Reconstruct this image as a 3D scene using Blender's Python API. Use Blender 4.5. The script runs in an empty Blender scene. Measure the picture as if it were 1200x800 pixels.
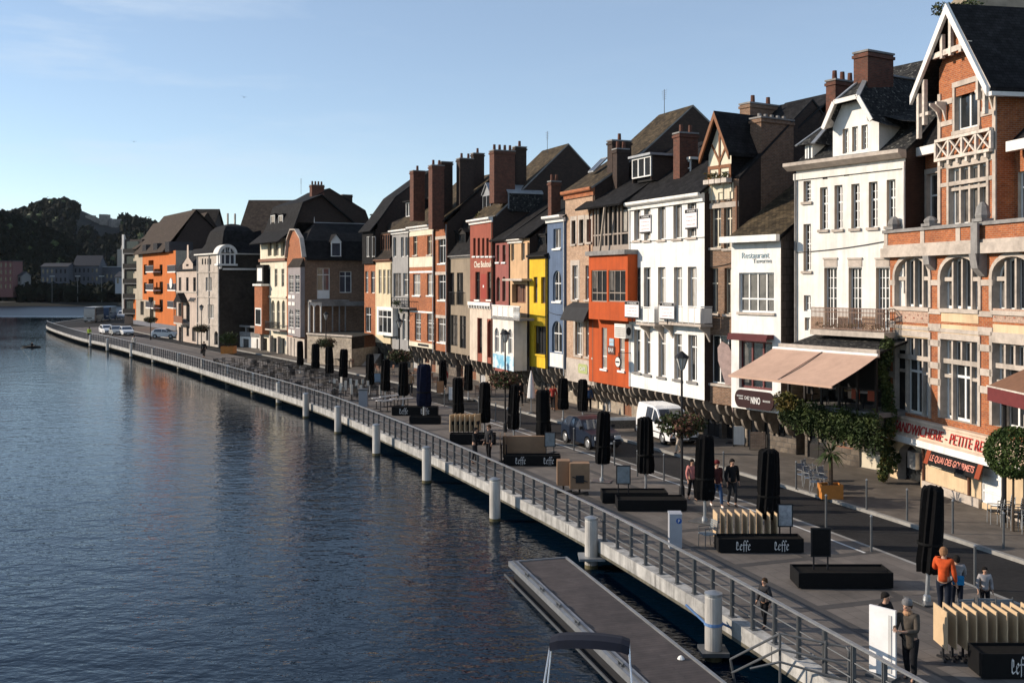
import bpy, bmesh, math, random
from mathutils import Vector, Matrix, noise as mnoise
R=math.radians
F=1200.0; HZ=330.0; CH=8.5; WL=-0.9      # focal length in photo pixels, horizon row, eye height over the quay, water level
scene=bpy.context.scene
C=scene.collection
# ---------------------------------------------------------------- camera, sky, sun, exposure
cd=bpy.data.cameras.new('camera'); cam=bpy.data.objects.new('camera',cd); C.objects.link(cam)
cam.location=(0,0,CH); cam.rotation_euler=(R(90),0,0)
cd.sensor_width=36; cd.lens=36; cd.shift_y=-70/1200; cd.clip_start=.1; cd.clip_end=9000
scene.camera=cam
SUN_EL=22.0; SUN_AZ=-84.0               # azimuth measured from +Y towards +X: the sun stands over the river, on the left
wd=bpy.data.worlds.new('World'); scene.world=wd; wd.use_nodes=True
nt=wd.node_tree; nt.nodes.clear()
wo=nt.nodes.new('ShaderNodeOutputWorld'); bg=nt.nodes.new('ShaderNodeBackground'); sky=nt.nodes.new('ShaderNodeTexSky')
sky.sky_type='NISHITA'; sky.sun_disc=False; sky.sun_elevation=R(SUN_EL); sky.sun_rotation=R(SUN_AZ)
sky.air_density=.8; sky.dust_density=0.0; sky.ozone_density=1.3
tc=nt.nodes.new('ShaderNodeTexCoord'); mp=nt.nodes.new('ShaderNodeMapping'); mp.inputs['Scale'].default_value=(1.6,1.6,9)
nz=nt.nodes.new('ShaderNodeTexNoise'); nz.inputs['Scale'].default_value=2.2; nz.inputs['Detail'].default_value=7; nz.inputs['Roughness'].default_value=.62
cr=nt.nodes.new('ShaderNodeValToRGB'); cr.color_ramp.elements[0].position=.50; cr.color_ramp.elements[1].position=.78
sx=nt.nodes.new('ShaderNodeSeparateXYZ'); mr=nt.nodes.new('ShaderNodeMapRange')
mr.inputs['From Min'].default_value=-.05; mr.inputs['From Max'].default_value=-.40; mr.inputs['To Min'].default_value=.05; mr.inputs['To Max'].default_value=.65
mm=nt.nodes.new('ShaderNodeMath'); mm.operation='MULTIPLY'
mx=nt.nodes.new('ShaderNodeMixRGB'); mx.inputs[2].default_value=(4.4,5.1,5.9,1)
L=nt.links.new
L(tc.outputs['Generated'],mp.inputs[0]); L(mp.outputs[0],nz.inputs['Vector']); L(nz.outputs['Fac'],cr.inputs[0])
L(tc.outputs['Generated'],sx.inputs[0]); L(sx.outputs['X'],mr.inputs['Value']); L(cr.outputs[0],mm.inputs[0]); L(mr.outputs[0],mm.inputs[1])
ve=nt.nodes.new('ShaderNodeMath'); ve.operation='ADD'; ve.inputs[1].default_value=.20; ve.use_clamp=True; L(mm.outputs[0],ve.inputs[0]); L(ve.outputs[0],mx.inputs[0]); L(sky.outputs[0],mx.inputs[1]); L(mx.outputs[0],bg.inputs['Color']); L(bg.outputs[0],wo.inputs['Surface'])
bg.inputs['Strength'].default_value=.15
sd=bpy.data.lights.new('sun','SUN'); sd.energy=5.0; sd.angle=R(.5); sd.color=(1,.86,.70)
so=bpy.data.objects.new('sun',sd); C.objects.link(so)
az,el=R(SUN_AZ),R(SUN_EL); sv=Vector((math.sin(az)*math.cos(el),math.cos(az)*math.cos(el),math.sin(el)))
so.rotation_euler=sv.to_track_quat('Z','Y').to_euler(); so.location=sv*80
scene.view_settings.view_transform='Standard'; scene.view_settings.look='None'
scene.view_settings.exposure=0.14; scene.view_settings.gamma=1
scene.render.engine='CYCLES'; scene.cycles.max_bounces=5; scene.cycles.diffuse_bounces=1; scene.cycles.glossy_bounces=3
scene.cycles.transparent_max_bounces=4; scene.cycles.caustics_reflective=False; scene.cycles.caustics_refractive=False
scene.cycles.volume_bounces=0
scene.cycles.use_denoising=True
rnd=random.Random(7)
# ---------------------------------------------------------------- materials
MATS={}
def mat(name,base=(.5,.5,.5),rough=.8,var=.12,vs=3.0,stain=.0,ss=.35,brick=None,bump=.0,speck=0,bs=40.,metal=0.,spec=.4,uvnoise=False,stretch=None,trans=0,col2=None,streak=0):
    if name in MATS: return MATS[name]
    m=bpy.data.materials.new(name); m.use_nodes=True; n=m.node_tree.nodes; l=m.node_tree.links.new
    b=n['Principled BSDF']; b.inputs['Roughness'].default_value=rough; b.inputs['Metallic'].default_value=metal
    b.inputs['Specular IOR Level'].default_value=spec
    if trans: b.inputs['Subsurface Weight'].default_value=trans
    geo=n.new('ShaderNodeNewGeometry'); uv=n.new('ShaderNodeUVMap')
    def nzn(scale,detail=4,src=None,rough_=.6,st=None):
        stretch_=st or stretch
        t=n.new('ShaderNodeTexNoise'); t.inputs['Scale'].default_value=scale; t.inputs['Detail'].default_value=detail; t.inputs['Roughness'].default_value=rough_
        s=src or geo.outputs['Position']
        if stretch_:
            mpn=n.new('ShaderNodeMapping'); mpn.inputs['Scale'].default_value=stretch_; l(s,mpn.inputs[0]); s=mpn.outputs[0]
        l(s,t.inputs['Vector']); return t
    def rng(sock,a,c,lo=.3,hi=.7):
        q=n.new('ShaderNodeMapRange'); q.inputs['From Min'].default_value=lo; q.inputs['From Max'].default_value=hi
        q.inputs['To Min'].default_value=a; q.inputs['To Max'].default_value=c; l(sock,q.inputs['Value']); return q.outputs[0]
    bh=None
    if brick:
        t=n.new('ShaderNodeTexBrick'); l(uv.outputs[0],t.inputs['Vector'])
        c1,c2,mo,bw,bhh,ms=brick
        t.inputs['Color1'].default_value=(*c1,1); t.inputs['Color2'].default_value=(*c2,1); t.inputs['Mortar'].default_value=(*mo,1)
        t.inputs['Scale'].default_value=1; t.inputs['Brick Width'].default_value=bw; t.inputs['Row Height'].default_value=bhh
        t.inputs['Mortar Size'].default_value=ms; t.inputs['Mortar Smooth'].default_value=.2
        col=t.outputs['Color']; bh=t.outputs['Fac']
    else:
        rgb=n.new('ShaderNodeRGB'); rgb.outputs[0].default_value=(*base,1); col=rgb.outputs[0]
        if col2:
            mc=n.new('ShaderNodeMixRGB'); mc.inputs[2].default_value=(*col2,1); l(col,mc.inputs[1])
            l(rng(nzn(vs*.7,5).outputs['Fac'],0,1,.42,.58),mc.inputs[0]); col=mc.outputs[0]
    def mul(col,fac):
        q=n.new('ShaderNodeMixRGB'); q.blend_type='MULTIPLY'; q.inputs[0].default_value=1; l(col,q.inputs[1]); l(fac,q.inputs[2]); return q.outputs[0]
    if var: col=mul(col,rng(nzn(vs,5).outputs['Fac'],1-var,1+var))
    if speck:
        mc=n.new('ShaderNodeMixRGB'); mc.inputs[2].default_value=(.30,.29,.25,1); l(col,mc.inputs[1]); l(rng(nzn(5.5,3,rough_=.7).outputs['Fac'],0,speck,.58,.66),mc.inputs[0]); col=mc.outputs[0]
    if stain:
        col=mul(col,rng(nzn(ss,6,rough_=.7).outputs['Fac'],1-stain,1.04,.34,.56))
    if streak:
        t=nzn(1.0,5,rough_=.65,st=(3.2,3.2,.22))
        col=mul(col,rng(t.outputs['Fac'],1-streak,1.03,.36,.56))
    l(col,b.inputs['Base Color'])
    if bump:
        bp=n.new('ShaderNodeBump'); bp.inputs['Strength'].default_value=bump; bp.inputs['Distance'].default_value=.02
        if bh is not None:
            iv=n.new('ShaderNodeMath'); iv.operation='SUBTRACT'; iv.inputs[0].default_value=1; l(bh,iv.inputs[1]); l(iv.outputs[0],bp.inputs['Height'])
        else: l(nzn(bs,3).outputs['Fac'],bp.inputs['Height'])
        l(bp.outputs[0],b.inputs['Normal'])
    MATS[name]=m; return m
def plaster(name,c,stain=.14,var=.06,streak=.13): return mat(name,c,.85,var,2.2,stain,.45,bump=.15,bs=14,streak=streak)
def brickm(name,c1,c2,mo=(.42,.38,.33),stain=.18): return mat(name,brick=(c1,c2,mo,.23,.078,.009),rough=.85,var=.22,vs=5,stain=stain,ss=.5,bump=.35)
def slate(name,c,c2=None,stain=.3): 
    c2=c2 or tuple(x*1.7 for x in c)
    return mat(name,brick=(c,c2,tuple(x*.5 for x in c),.24,.16,.012),rough=.85,var=.4,vs=2.2,stain=stain,ss=1.3,bump=.5,spec=.12)
def glassm(name,c,rough=.08,spec=.6): return mat(name,c,rough,.35,1.3,0,spec=spec)
WHITE=plaster('white_paint',(.80,.78,.74)); WHITE2=plaster('weathered_white_paint',(.78,.74,.68),.10)
FRAMEW=mat('white_joinery',(.78,.77,.74),.5,.05); FRAMEG=mat('grey_joinery',(.42,.41,.40),.5,.08); FRAMED=mat('dark_joinery',(.022,.019,.018),.6,.1,spec=.2)
FRAMEB=mat('brown_joinery',(.20,.085,.045),.5,.1); FRAMEC=mat('cream_joinery',(.62,.55,.42),.5,.08)
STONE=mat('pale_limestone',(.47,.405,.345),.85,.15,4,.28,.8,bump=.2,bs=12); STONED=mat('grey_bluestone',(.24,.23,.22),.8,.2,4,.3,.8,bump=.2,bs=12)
RUBBLE=mat('rubble_masonry',brick=((.40,.33,.25),(.28,.23,.18),(.34,.30,.25),.55,.28,.02),rough=.9,var=.3,vs=3,stain=.3,bump=.6)
BR_ORANGE=brickm('orange_brick',(.40,.112,.030),(.28,.068,.020),(.33,.22,.14)); BR_RED=brickm('red_brick',(.36,.10,.05),(.25,.065,.035))
BR_BROWN=brickm('brown_brick',(.23,.125,.07),(.15,.08,.045),(.24,.2,.16)); BR_DARK=brickm('shade_dark_brick',(.048,.026,.018),(.03,.017,.012),(.04,.032,.027))  # BR_DARK: near-black so flank and gable walls carry their shade in the colour
BR_PALE=brickm('pale_brick',(.46,.29,.18),(.36,.21,.13),(.46,.38,.30)); BR_CHIM=brickm('chimney_brick',(.15,.046,.026),(.09,.03,.018),(.09,.07,.05))
SLATE=slate('blue_slate',(.014,.0135,.014)); SLATE_M=slate('mossy_slate',(.050,.039,.026),(.115,.085,.05),.5); SLATE_B=slate('brown_slate',(.036,.029,.024),(.05,.04,.032))
SLATE_T=slate('plain_brown_tiles',(.058,.043,.033),(.075,.056,.043),.2)
SLATE_S=mat('lichened_slate',(.02,.02,.02),.85,.5,6,.0,1.3,spec=.12,brick=((.02,.02,.021),(.045,.044,.042),(.012,.012,.012),.24,.16,.012),bump=.5,speck=.55)
ZINC=mat('zinc',(.34,.35,.36),.45,.15,3,.2,metal=.5); DARKMETAL=mat('dark_metal',(.014,.014,.015),.65,.1,spec=.15); STEEL=mat('galvanised_steel',(.36,.37,.38),.42,.16,4,.15,metal=.75)
STEELD=mat('grey_painted_steel',(.10,.105,.11),.45,.12,metal=.3)
GLASS=glassm('window_glass',(.022,.024,.026)); GLASSC=mat('curtained_glass',(.34,.31,.27),.25,.25,2.5,spec=.6); GLASSM=mat('dim_curtained_glass',(.12,.11,.10),.15,.4,2,spec=.6)
GLASSB=glassm('sky_lit_glass',(.05,.06,.08),.03,.9)
BLACKF=mat('black_cover_fabric',(.0045,.0045,.005),.9,.3,6,bump=.3,bs=9,spec=.08); BLACKP=mat('black_planter_paint',(.006,.006,.0065),.65,.2,5,spec=.15)
CONC=mat('quay_concrete',(.40,.39,.37),.85,.15,3,.35,1.2,bump=.25,bs=10,streak=.35); CORB=mat('corbel_stone',(.25,.21,.17),.9,.35,2.5,.45,1.0,bump=.3,bs=12); DRUB=mat('shade_toned_masonry',brick=((.16,.13,.10),(.10,.08,.065),(.09,.08,.07),.5,.26,.02),rough=.9,var=.35,vs=3,stain=.45,bump=.6); DARKVOID=mat('shade_dark_concrete',(.03,.028,.025),.9,.2)  # DRUB and DARKVOID carry the dimness under overhangs and quay deck in their colour
TAN=mat('beech_tabletop',(.56,.40,.24),.55,.08,5); BROWNP=mat('brown_tabletop',(.27,.16,.09),.55,.1,4)
def paint(name,c,rough=.6,var=.08): return mat(name,c,rough,var,3,spec=.2)
# ---------------------------------------------------------------- mesh builder
class MB:
    def __init__(s): s.v=[]; s.f=[]; s.m=[]; s.uv=[]
    def poly(s,pts,m,uv=None):
        i=len(s.v); s.v+= [tuple(p) for p in pts]; s.f.append(tuple(range(i,i+len(pts)))); s.m.append(m); s.uv.append(uv)
    def box(s,x0,x1,y0,y1,z0,z1,m):
        p=[(x0,y0,z0),(x1,y0,z0),(x1,y1,z0),(x0,y1,z0),(x0,y0,z1),(x1,y0,z1),(x1,y1,z1),(x0,y1,z1)]
        for q in ((3,2,1,0),(4,5,6,7),(0,1,5,4),(1,2,6,5),(2,3,7,6),(3,0,4,7)): s.poly([p[k] for k in q],m)
    def obox(s,c,ax,ay,az_,m):
        c=Vector(c); ax,ay,az_=Vector(ax),Vector(ay),Vector(az_)
        p=[c-ax-ay-az_,c+ax-ay-az_,c+ax+ay-az_,c-ax+ay-az_,c-ax-ay+az_,c+ax-ay+az_,c+ax+ay+az_,c-ax+ay+az_]
        for q in ((3,2,1,0),(4,5,6,7),(0,1,5,4),(1,2,6,5),(2,3,7,6),(3,0,4,7)): s.poly([p[k] for k in q],m)
    def bar(s,a,b,w,h,m,up=(0,0,1)):
        a,b=Vector(a),Vector(b); d=(b-a); ln=d.length; d.normalize(); up=Vector(up)
        if abs(d.dot(up))>.98: up=Vector((0,1,0))
        sx=d.cross(up).normalized(); uu=sx.cross(d)
        s.obox((a+b)/2,sx*w/2,d*ln/2,uu*h/2,m)
    def tube(s,a,b,r0,r1,m,n=10,cap=True):
        a,b=Vector(a),Vector(b); d=(b-a).normalized(); u=d.orthogonal().normalized(); w=d.cross(u)
        A=[a+(u*math.cos(t)+w*math.sin(t))*r0 for t in [2*math.pi*k/n for k in range(n)]]
        B=[b+(u*math.cos(t)+w*math.sin(t))*r1 for t in [2*math.pi*k/n for k in range(n)]]
        for k in range(n): s.poly([A[k],A[(k+1)%n],B[(k+1)%n],B[k]],m)
        if cap: s.poly(A[::-1],m); s.poly(B,m)
    def path(s,pts,r,m,n=6):
        for a,b in zip(pts,pts[1:]): s.tube(a,b,r,r,m,n)
    def lathe(s,c,prof,m,n=16,sx=1,sy=1):
        c=Vector(c); rings=[[c+Vector((r*sx*math.cos(2*math.pi*k/n),r*sy*math.sin(2*math.pi*k/n),z)) for k in range(n)] for r,z in prof]
        for A,B in zip(rings,rings[1:]):
            for k in range(n): s.poly([A[k],A[(k+1)%n],B[(k+1)%n],B[k]],m)
        s.poly(rings[0][::-1],m); s.poly(rings[-1],m)
    def prism_u(s,prof,u0,u1,m,mend=None):      # profile of (v,z) swept along u
        n=len(prof)
        for k in range(n):
            a,b=prof[k],prof[(k+1)%n]
            s.poly([(u0,a[0],a[1]),(u1,a[0],a[1]),(u1,b[0],b[1]),(u0,b[0],b[1])],m)
        s.poly([(u0,a[0],a[1]) for a in prof],mend or m); s.poly([(u1,a[0],a[1]) for a in prof[::-1]],mend or m)
    def prism_v(s,prof,v0,v1,m,mend=None):      # profile of (u,z) swept along v
        n=len(prof)
        for k in range(n):
            a,b=prof[k],prof[(k+1)%n]
            s.poly([(a[0],v0,a[1]),(b[0],v0,b[1]),(b[0],v1,b[1]),(a[0],v1,a[1])],m)
        s.poly([(a[0],v0,a[1]) for a in prof],mend or m); s.poly([(a[0],v1,a[1]) for a in prof[::-1]],mend or m)
    def prism_z(s,prof,z0,z1,m,mtop=None):
        n=len(prof)
        for k in range(n):
            a,b=prof[k],prof[(k+1)%n]
            s.poly([(a[0],a[1],z0),(b[0],b[1],z0),(b[0],b[1],z1),(a[0],a[1],z1)],m)
        s.poly([(a[0],a[1],z0) for a in prof[::-1]],m); s.poly([(a[0],a[1],z1) for a in prof],mtop or m)
    def shell(s,prof,u0,u1,th,m,me=None):       # roof skin along a (v,z) profile
        off=[]
        for k in range(len(prof)):
            a=prof[max(0,k-1)]; b=prof[min(len(prof)-1,k+1)]
            d=Vector((b[0]-a[0],b[1]-a[1])).normalized(); off.append((prof[k][0]+d.y*th, prof[k][1]-d.x*th))
        for k in range(len(prof)-1):
            a,b,c,d=prof[k],prof[k+1],off[k+1],off[k]
            s.poly([(u0,*a),(u1,*a),(u1,*b),(u0,*b)],m); s.poly([(u0,*d),(u0,*c),(u1,*c),(u1,*d)],me or m)
            s.poly([(u0,*a),(u0,*b),(u0,*c),(u0,*d)],me or m); s.poly([(u1,*a),(u1,*d),(u1,*c),(u1,*b)],me or m)
        for k in (0,-1): s.poly([(u0,*prof[k]),(u1,*prof[k]),(u1,*off[k]),(u0,*off[k])],me or m)
    def build(s,name,parent=None,smooth=False,loc=None):
        me=bpy.data.meshes.new(name); me.from_pydata(s.v,[],s.f)
        ml=[]; 
        for m in s.m:
            if m not in ml: ml.append(m)
        for m in ml: me.materials.append(m)
        me.polygons.foreach_set('material_index',[ml.index(m) for m in s.m])
        uvl=me.uv_layers.new(name='UVMap'); data=[]
        for f,cu in zip(s.f,s.uv):
            if cu: 
                for q in cu: data+= [q[0],q[1]]
                continue
            p=[Vector(s.v[k]) for k in f]
            nn=Vector((0,0,0))
            for k in range(len(p)): nn+=p[k].cross(p[(k+1)%len(p)])
            if len(p)>2: nn=(p[1]-p[0]).cross(p[2]-p[0]) if nn.length<1e-9 else sum(((p[k]-p[0]).cross(p[k+1]-p[0]) for k in range(1,len(p)-1)),Vector((0,0,0)))
            nn=nn.normalized() if nn.length>1e-12 else Vector((0,0,1))
            t=Vector((0,0,1)).cross(nn)
            t=Vector((1,0,0)) if t.length<.05 else t.normalized()
            bb=nn.cross(t)
            for q in p: data+=[q.dot(t),q.dot(bb)]
        uvl.data.foreach_set('uv',data)
        if smooth: me.polygons.foreach_set('use_smooth',[True]*len(me.polygons))
        me.update()
        o=bpy.data.objects.new(name,me); C.objects.link(o)
        if parent is not None: o.parent=parent
        if loc is not None: o.location=loc
        return o
def tag(o,label,cat,group=None,kind=None):
    o['label']=label; o['category']=cat
    if group: o['group']=group
    if kind: o['kind']=kind
    return o
def thing(name,label,cat,loc=(0,0,0),rz=0,group=None):
    o=bpy.data.objects.new(name,None); o.empty_display_size=.2; C.objects.link(o); o.location=loc; o.rotation_euler=(0,0,rz)
    return tag(o,label,cat,group)
def struct(o): o['kind']='structure'; return o
KIDS={}
def kids(o):
    return [c for c in C.objects if c.parent==o]
def dup(o,loc,rz=0,label=None,parent=None,tree=None):
    tree=tree or mktree(o)
    c=o.copy(); C.objects.link(c); c.location=loc; c.rotation_euler=(0,0,rz)
    if label: c['label']=label
    for ch,sub in tree:
        d=ch.copy(); C.objects.link(d); d.parent=c
        for g in sub: e=g.copy(); C.objects.link(e); e.parent=d
    return c
def mktree(o): return [(ch,kids(ch)) for ch in kids(o)]
def gp(px,py,z=0.): 
    Y=F*(CH-z)/(py-HZ); return Vector(((px-600)/F*Y,Y,z))
def sc_at(py,z=0.): return (py-HZ)/(CH-z)
def text_part(txt,name,parent,m,loc,width,height=None,rz=0,tilt=90,ext=.012,align='CENTER',bold=0,shear=0):
    cu=bpy.data.curves.new(name,'FONT'); cu.body=txt; cu.extrude=ext; cu.align_x=align; cu.size=1; cu.offset=bold; cu.shear=shear
    t=bpy.data.objects.new(name+'_tmp',cu); C.objects.link(t)
    dg=bpy.context.evaluated_depsgraph_get(); me=bpy.data.meshes.new_from_object(t.evaluated_get(dg))
    C.objects.unlink(t); bpy.data.objects.remove(t)
    xs=[v.co.x for v in me.vertices]; ys=[v.co.y for v in me.vertices]
    w=max(xs)-min(xs); h=max(ys)-min(ys); k=width/w; ky=(height/h) if height else k
    cx=(max(xs)+min(xs))/2; cy=(max(ys)+min(ys))/2
    for v in me.vertices: v.co=Vector(((v.co.x-cx)*k,(v.co.y-cy)*ky,v.co.z))
    me.materials.clear(); me.materials.append(m)
    o=bpy.data.objects.new(name,me); C.objects.link(o); o.parent=parent; o.location=loc; o.rotation_euler=(R(tilt),0,rz)
    return o
# ---------------------------------------------------------------- foliage
def leafmat(name,c,c2,spec=.22):
    return mat(name,c,.65,.45,1.6,0,col2=c2,spec=spec)
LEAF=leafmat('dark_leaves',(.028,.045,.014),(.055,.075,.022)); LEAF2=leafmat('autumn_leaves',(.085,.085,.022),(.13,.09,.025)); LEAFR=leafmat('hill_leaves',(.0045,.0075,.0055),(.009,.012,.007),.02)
BARK=mat('bark',(.07,.05,.035),.9,.3,8,bump=.5,bs=12)
def leaves(mb,c,rad,n,size,m,rg,shell=.55,m2=None,flat=1.0):
    c=Vector(c)
    if shell>.7:
        for k in range(n):
            d=Vector((rg.gauss(0,1),rg.gauss(0,1),rg.gauss(0,1))).normalized()*rg.uniform(shell,1.0); p=c+Vector((d.x*rad[0],d.y*rad[1],d.z*rad[2]))
            a=Vector((rg.gauss(0,1),rg.gauss(0,1),rg.gauss(0,1))).normalized(); b=a.orthogonal().normalized(); w=a.cross(b); sz=size*rg.uniform(.6,1.3)
            mb.poly([p-b*sz,p+w*sz*.45,p+b*sz,p-w*sz*.45],m2 if (m2 and rg.random()<.3) else m)
        return
    nb=max(3,n//60); blobs=[]
    for k in range(nb):
        d=Vector((rg.gauss(0,1),rg.gauss(0,1),rg.gauss(0,1))).normalized(); blobs.append((d*rg.uniform(.35,.85),rg.uniform(.25,.5)))
    for k in range(n):
        if rg.random()<.35: d=Vector((rg.gauss(0,1),rg.gauss(0,1),rg.gauss(0,1))).normalized()*rg.uniform(shell,1.0)
        else:
            b=rg.choice(blobs); d=b[0]+Vector((rg.gauss(0,1),rg.gauss(0,1),rg.gauss(0,1))).normalized()*b[1]*rg.uniform(.6,1)
        p=c+Vector((d.x*rad[0],d.y*rad[1],d.z*rad[2]))
        a=Vector((rg.gauss(0,1),rg.gauss(0,1),rg.gauss(0,1)*flat)).normalized(); b=a.orthogonal().normalized()
        t=rg.uniform(0,6.28); b=(b*math.cos(t)+a.cross(b)*math.sin(t)); w=a.cross(b); sz=size*rg.uniform(.6,1.3)
        mm=m2 if (m2 and rg.random()<.3) else m
        mb.poly([p-b*sz,p+w*sz*.45,p+b*sz,p-w*sz*.45],mm)
# ---------------------------------------------------------------- quay line
QPX=[(58,384),(90.7,395),(125,402.5),(159,411.3),(210,425),(270,443.5),(325,460.5),(380,479),(447.5,508),(506,534.5),(590,575.5),(687.5,625.5),(800,692),(860,728),(920,767)]
Q=[gp(*p) for p in QPX]
d_=(Q[-1]-Q[-3]).normalized(); Q.append(Q[-1]+d_*8); Q.append(Q[-1]+d_*14)
d0=Vector((-97,222,0)); Q=[Vector((-97,330,0)),Vector((-99,250,0)),Vector((-96.5,222,0)),Vector((-92.5,204,0))]+Q
def resample(P,step):
    out=[P[0].copy()]; 
    def cat(p0,p1,p2,p3,t): return .5*((2*p1)+(-p0+p2)*t+(2*p0-5*p1+4*p2-p3)*t*t+(-p0+3*p1-3*p2+p3)*t**3)
    dense=[]
    for k in range(len(P)-1):
        p0=P[max(0,k-1)]; p3=P[min(len(P)-1,k+2)]
        for j in range(60): dense.append(cat(p0,P[k],P[k+1],p3,j/60))
    dense.append(P[-1]); acc=0
    for a,b in zip(dense,dense[1:]):
        acc+=(b-a).length
        if acc>=step: out.append(b.copy()); acc=0
    return out
QL=resample(Q,1.0)
for _ in range(6): QL=[QL[0]]+[(QL[k-1]+QL[k]*2+QL[k+1])/4 for k in range(1,len(QL)-1)]+[QL[-1]]
def nrm(P,k):
    d=(P[min(k+1,len(P)-1)]-P[max(k-1,0)]).normalized(); return Vector((-d.y,d.x,0))     # list runs far -> near, so this points to the land side
NQ=[nrm(QL,k) for k in range(len(QL))]
for _ in range(4): NQ=[NQ[0]]+[(NQ[k-1]+NQ[k]*2+NQ[k+1]).normalized() for k in range(1,len(NQ)-1)]+[NQ[-1]]
def off(k,d,z=0): p=QL[k]+NQ[k]*d; return Vector((p.x,p.y,z))
def qnear(X=None,Y=None):
    return min(range(len(QL)),key=lambda k:abs(QL[k].y-Y))
kT=next(k for k in range(len(QL)) if QL[k].y<188)       # bands start here; beyond it the quay bends away
W_PROM,W_ROAD=8.0,3.3
def pavemat():
    m=mat('promenade_paving',brick=((.155,.134,.116),(.120,.104,.091),(.07,.062,.056),.9,.45,.008),rough=.75,var=.16,vs=1.1,stain=.30,ss=.35,bump=.15)
    return m
PAVE=pavemat(); PAVE2=mat('pavement_slabs',brick=((.145,.123,.102),(.114,.098,.082),(.068,.06,.053),.6,.4,.008),rough=.8,var=.18,vs=1.4,stain=.30,ss=.4,bump=.15)
BAND=mat('dark_paving_band',(.062,.057,.054),.75,.15,4,.2); ASPH=mat('asphalt',(.026,.025,.025),.92,.2,6,.25,.5,bump=.3,bs=60,spec=.15); KERB=mat('kerb_stone',(.27,.26,.24),.8,.15,4,.2)
def strip(mb,d0,d1,z,m,ks,uo=0):
    for a,b in zip(ks,ks[1:]):
        mb.poly([off(a,d0,z),off(b,d0,z),off(b,d1,z),off(a,d1,z)],m,[(a,d0),(b,d0),(b,d1),(a,d1)])
KS=list(range(kT,len(QL),1))
mb=MB()
pts=[Vector((p.x,p.y,-.12)) for p in QL]; land=pts+[Vector((3000,-60,-.12)),Vector((3000,4000,-.12)),Vector((-97,4000,-.12))]
land=[Vector((p.x+ .3*NQ[k].x,p.y+.3*NQ[k].y,-.12)) if k<len(QL) else p for k,p in enumerate(land)]
mb.poly(land,ASPH); struct(mb.build('ground'))
mb=MB(); strip(mb,.35,W_PROM-.16,0,PAVE,KS)
for k in KS[::4]:
    if k+1<len(QL):
        a,b=off(k,.4,.004),off(k,W_PROM-.2,.004); t=(QL[min(k+1,len(QL)-1)]-QL[k]).normalized()*.16
        mb.poly([a-t,a+t,b+t,b-t],BAND)
for dd in (2.6,5.3): strip(mb,dd-.16,dd+.16,.0045,BAND,KS)
struct(mb.build('promenade'))
mb=MB(); strip(mb,W_PROM,W_PROM+W_ROAD,-.114,ASPH,KS)
struct(mb.build('road'))
LINE=paint('road_paint',(.55,.55,.53),.7,.2)
mb=MB(); strip(mb,W_PROM+W_ROAD+.16,46,0,PAVE2,KS)
struct(mb.build('pavement'))
mb=MB()
for d,w in ((W_PROM-.16,.16),(W_PROM+W_ROAD,.16)):
    for a,b in zip(KS,KS[1:]):
        mb.poly([off(a,d,.006),off(b,d,.006),off(b,d+w,.006),off(a,d+w,.006)],KERB)
        f=d+w if d<W_PROM else d
        mb.poly([off(a,f,.006),off(b,f,.006),off(b,f,-.12),off(a,f,-.12)],KERB)
struct(mb.build('kerb'))
mb=MB()      # far quay car park beyond the bend
far=[Vector((p.x+.4*NQ[k].x,p.y+.4*NQ[k].y,-.1)) for k,p in enumerate(QL[:kT+1])]
mb.poly(far+[off(kT,46,-.1),Vector((-30,330,-.1))],ASPH); struct(mb.build('parking_lot'))
mb=MB()      # painted line beside the parking strip
for k in range(qnear(Y=60),qnear(Y=30)):
    mb.poly([off(k,W_PROM-.75,.005),off(k+1,W_PROM-.75,.005),off(k+1,W_PROM-.65,.005),off(k,W_PROM-.65,.005)],LINE)
struct(mb.build('road_marking'))
# quay deck edge: pale concrete fascia over an open void, its shade painted dark
ALGAE=mat('algae_stained_concrete',(.11,.10,.075),.9,.5,2.5,.4,1.0)
mb=MB(); KA=list(range(0,len(QL)))
for a,b in zip(KA,KA[1:]):
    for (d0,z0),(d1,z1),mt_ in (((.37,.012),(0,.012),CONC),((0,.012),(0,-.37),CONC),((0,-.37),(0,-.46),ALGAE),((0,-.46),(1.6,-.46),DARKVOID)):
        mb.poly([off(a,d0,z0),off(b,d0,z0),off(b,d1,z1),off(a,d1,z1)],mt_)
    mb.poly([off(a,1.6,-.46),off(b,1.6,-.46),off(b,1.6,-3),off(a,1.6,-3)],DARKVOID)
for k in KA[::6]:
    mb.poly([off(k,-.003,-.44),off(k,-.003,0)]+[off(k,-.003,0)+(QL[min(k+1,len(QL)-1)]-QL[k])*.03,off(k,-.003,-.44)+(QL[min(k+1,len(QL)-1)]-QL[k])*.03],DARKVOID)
o=tag(mb.build('quay_wall'),'long pale concrete quay edge running beside the dark river','quay'); o['kind']='structure'
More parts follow.
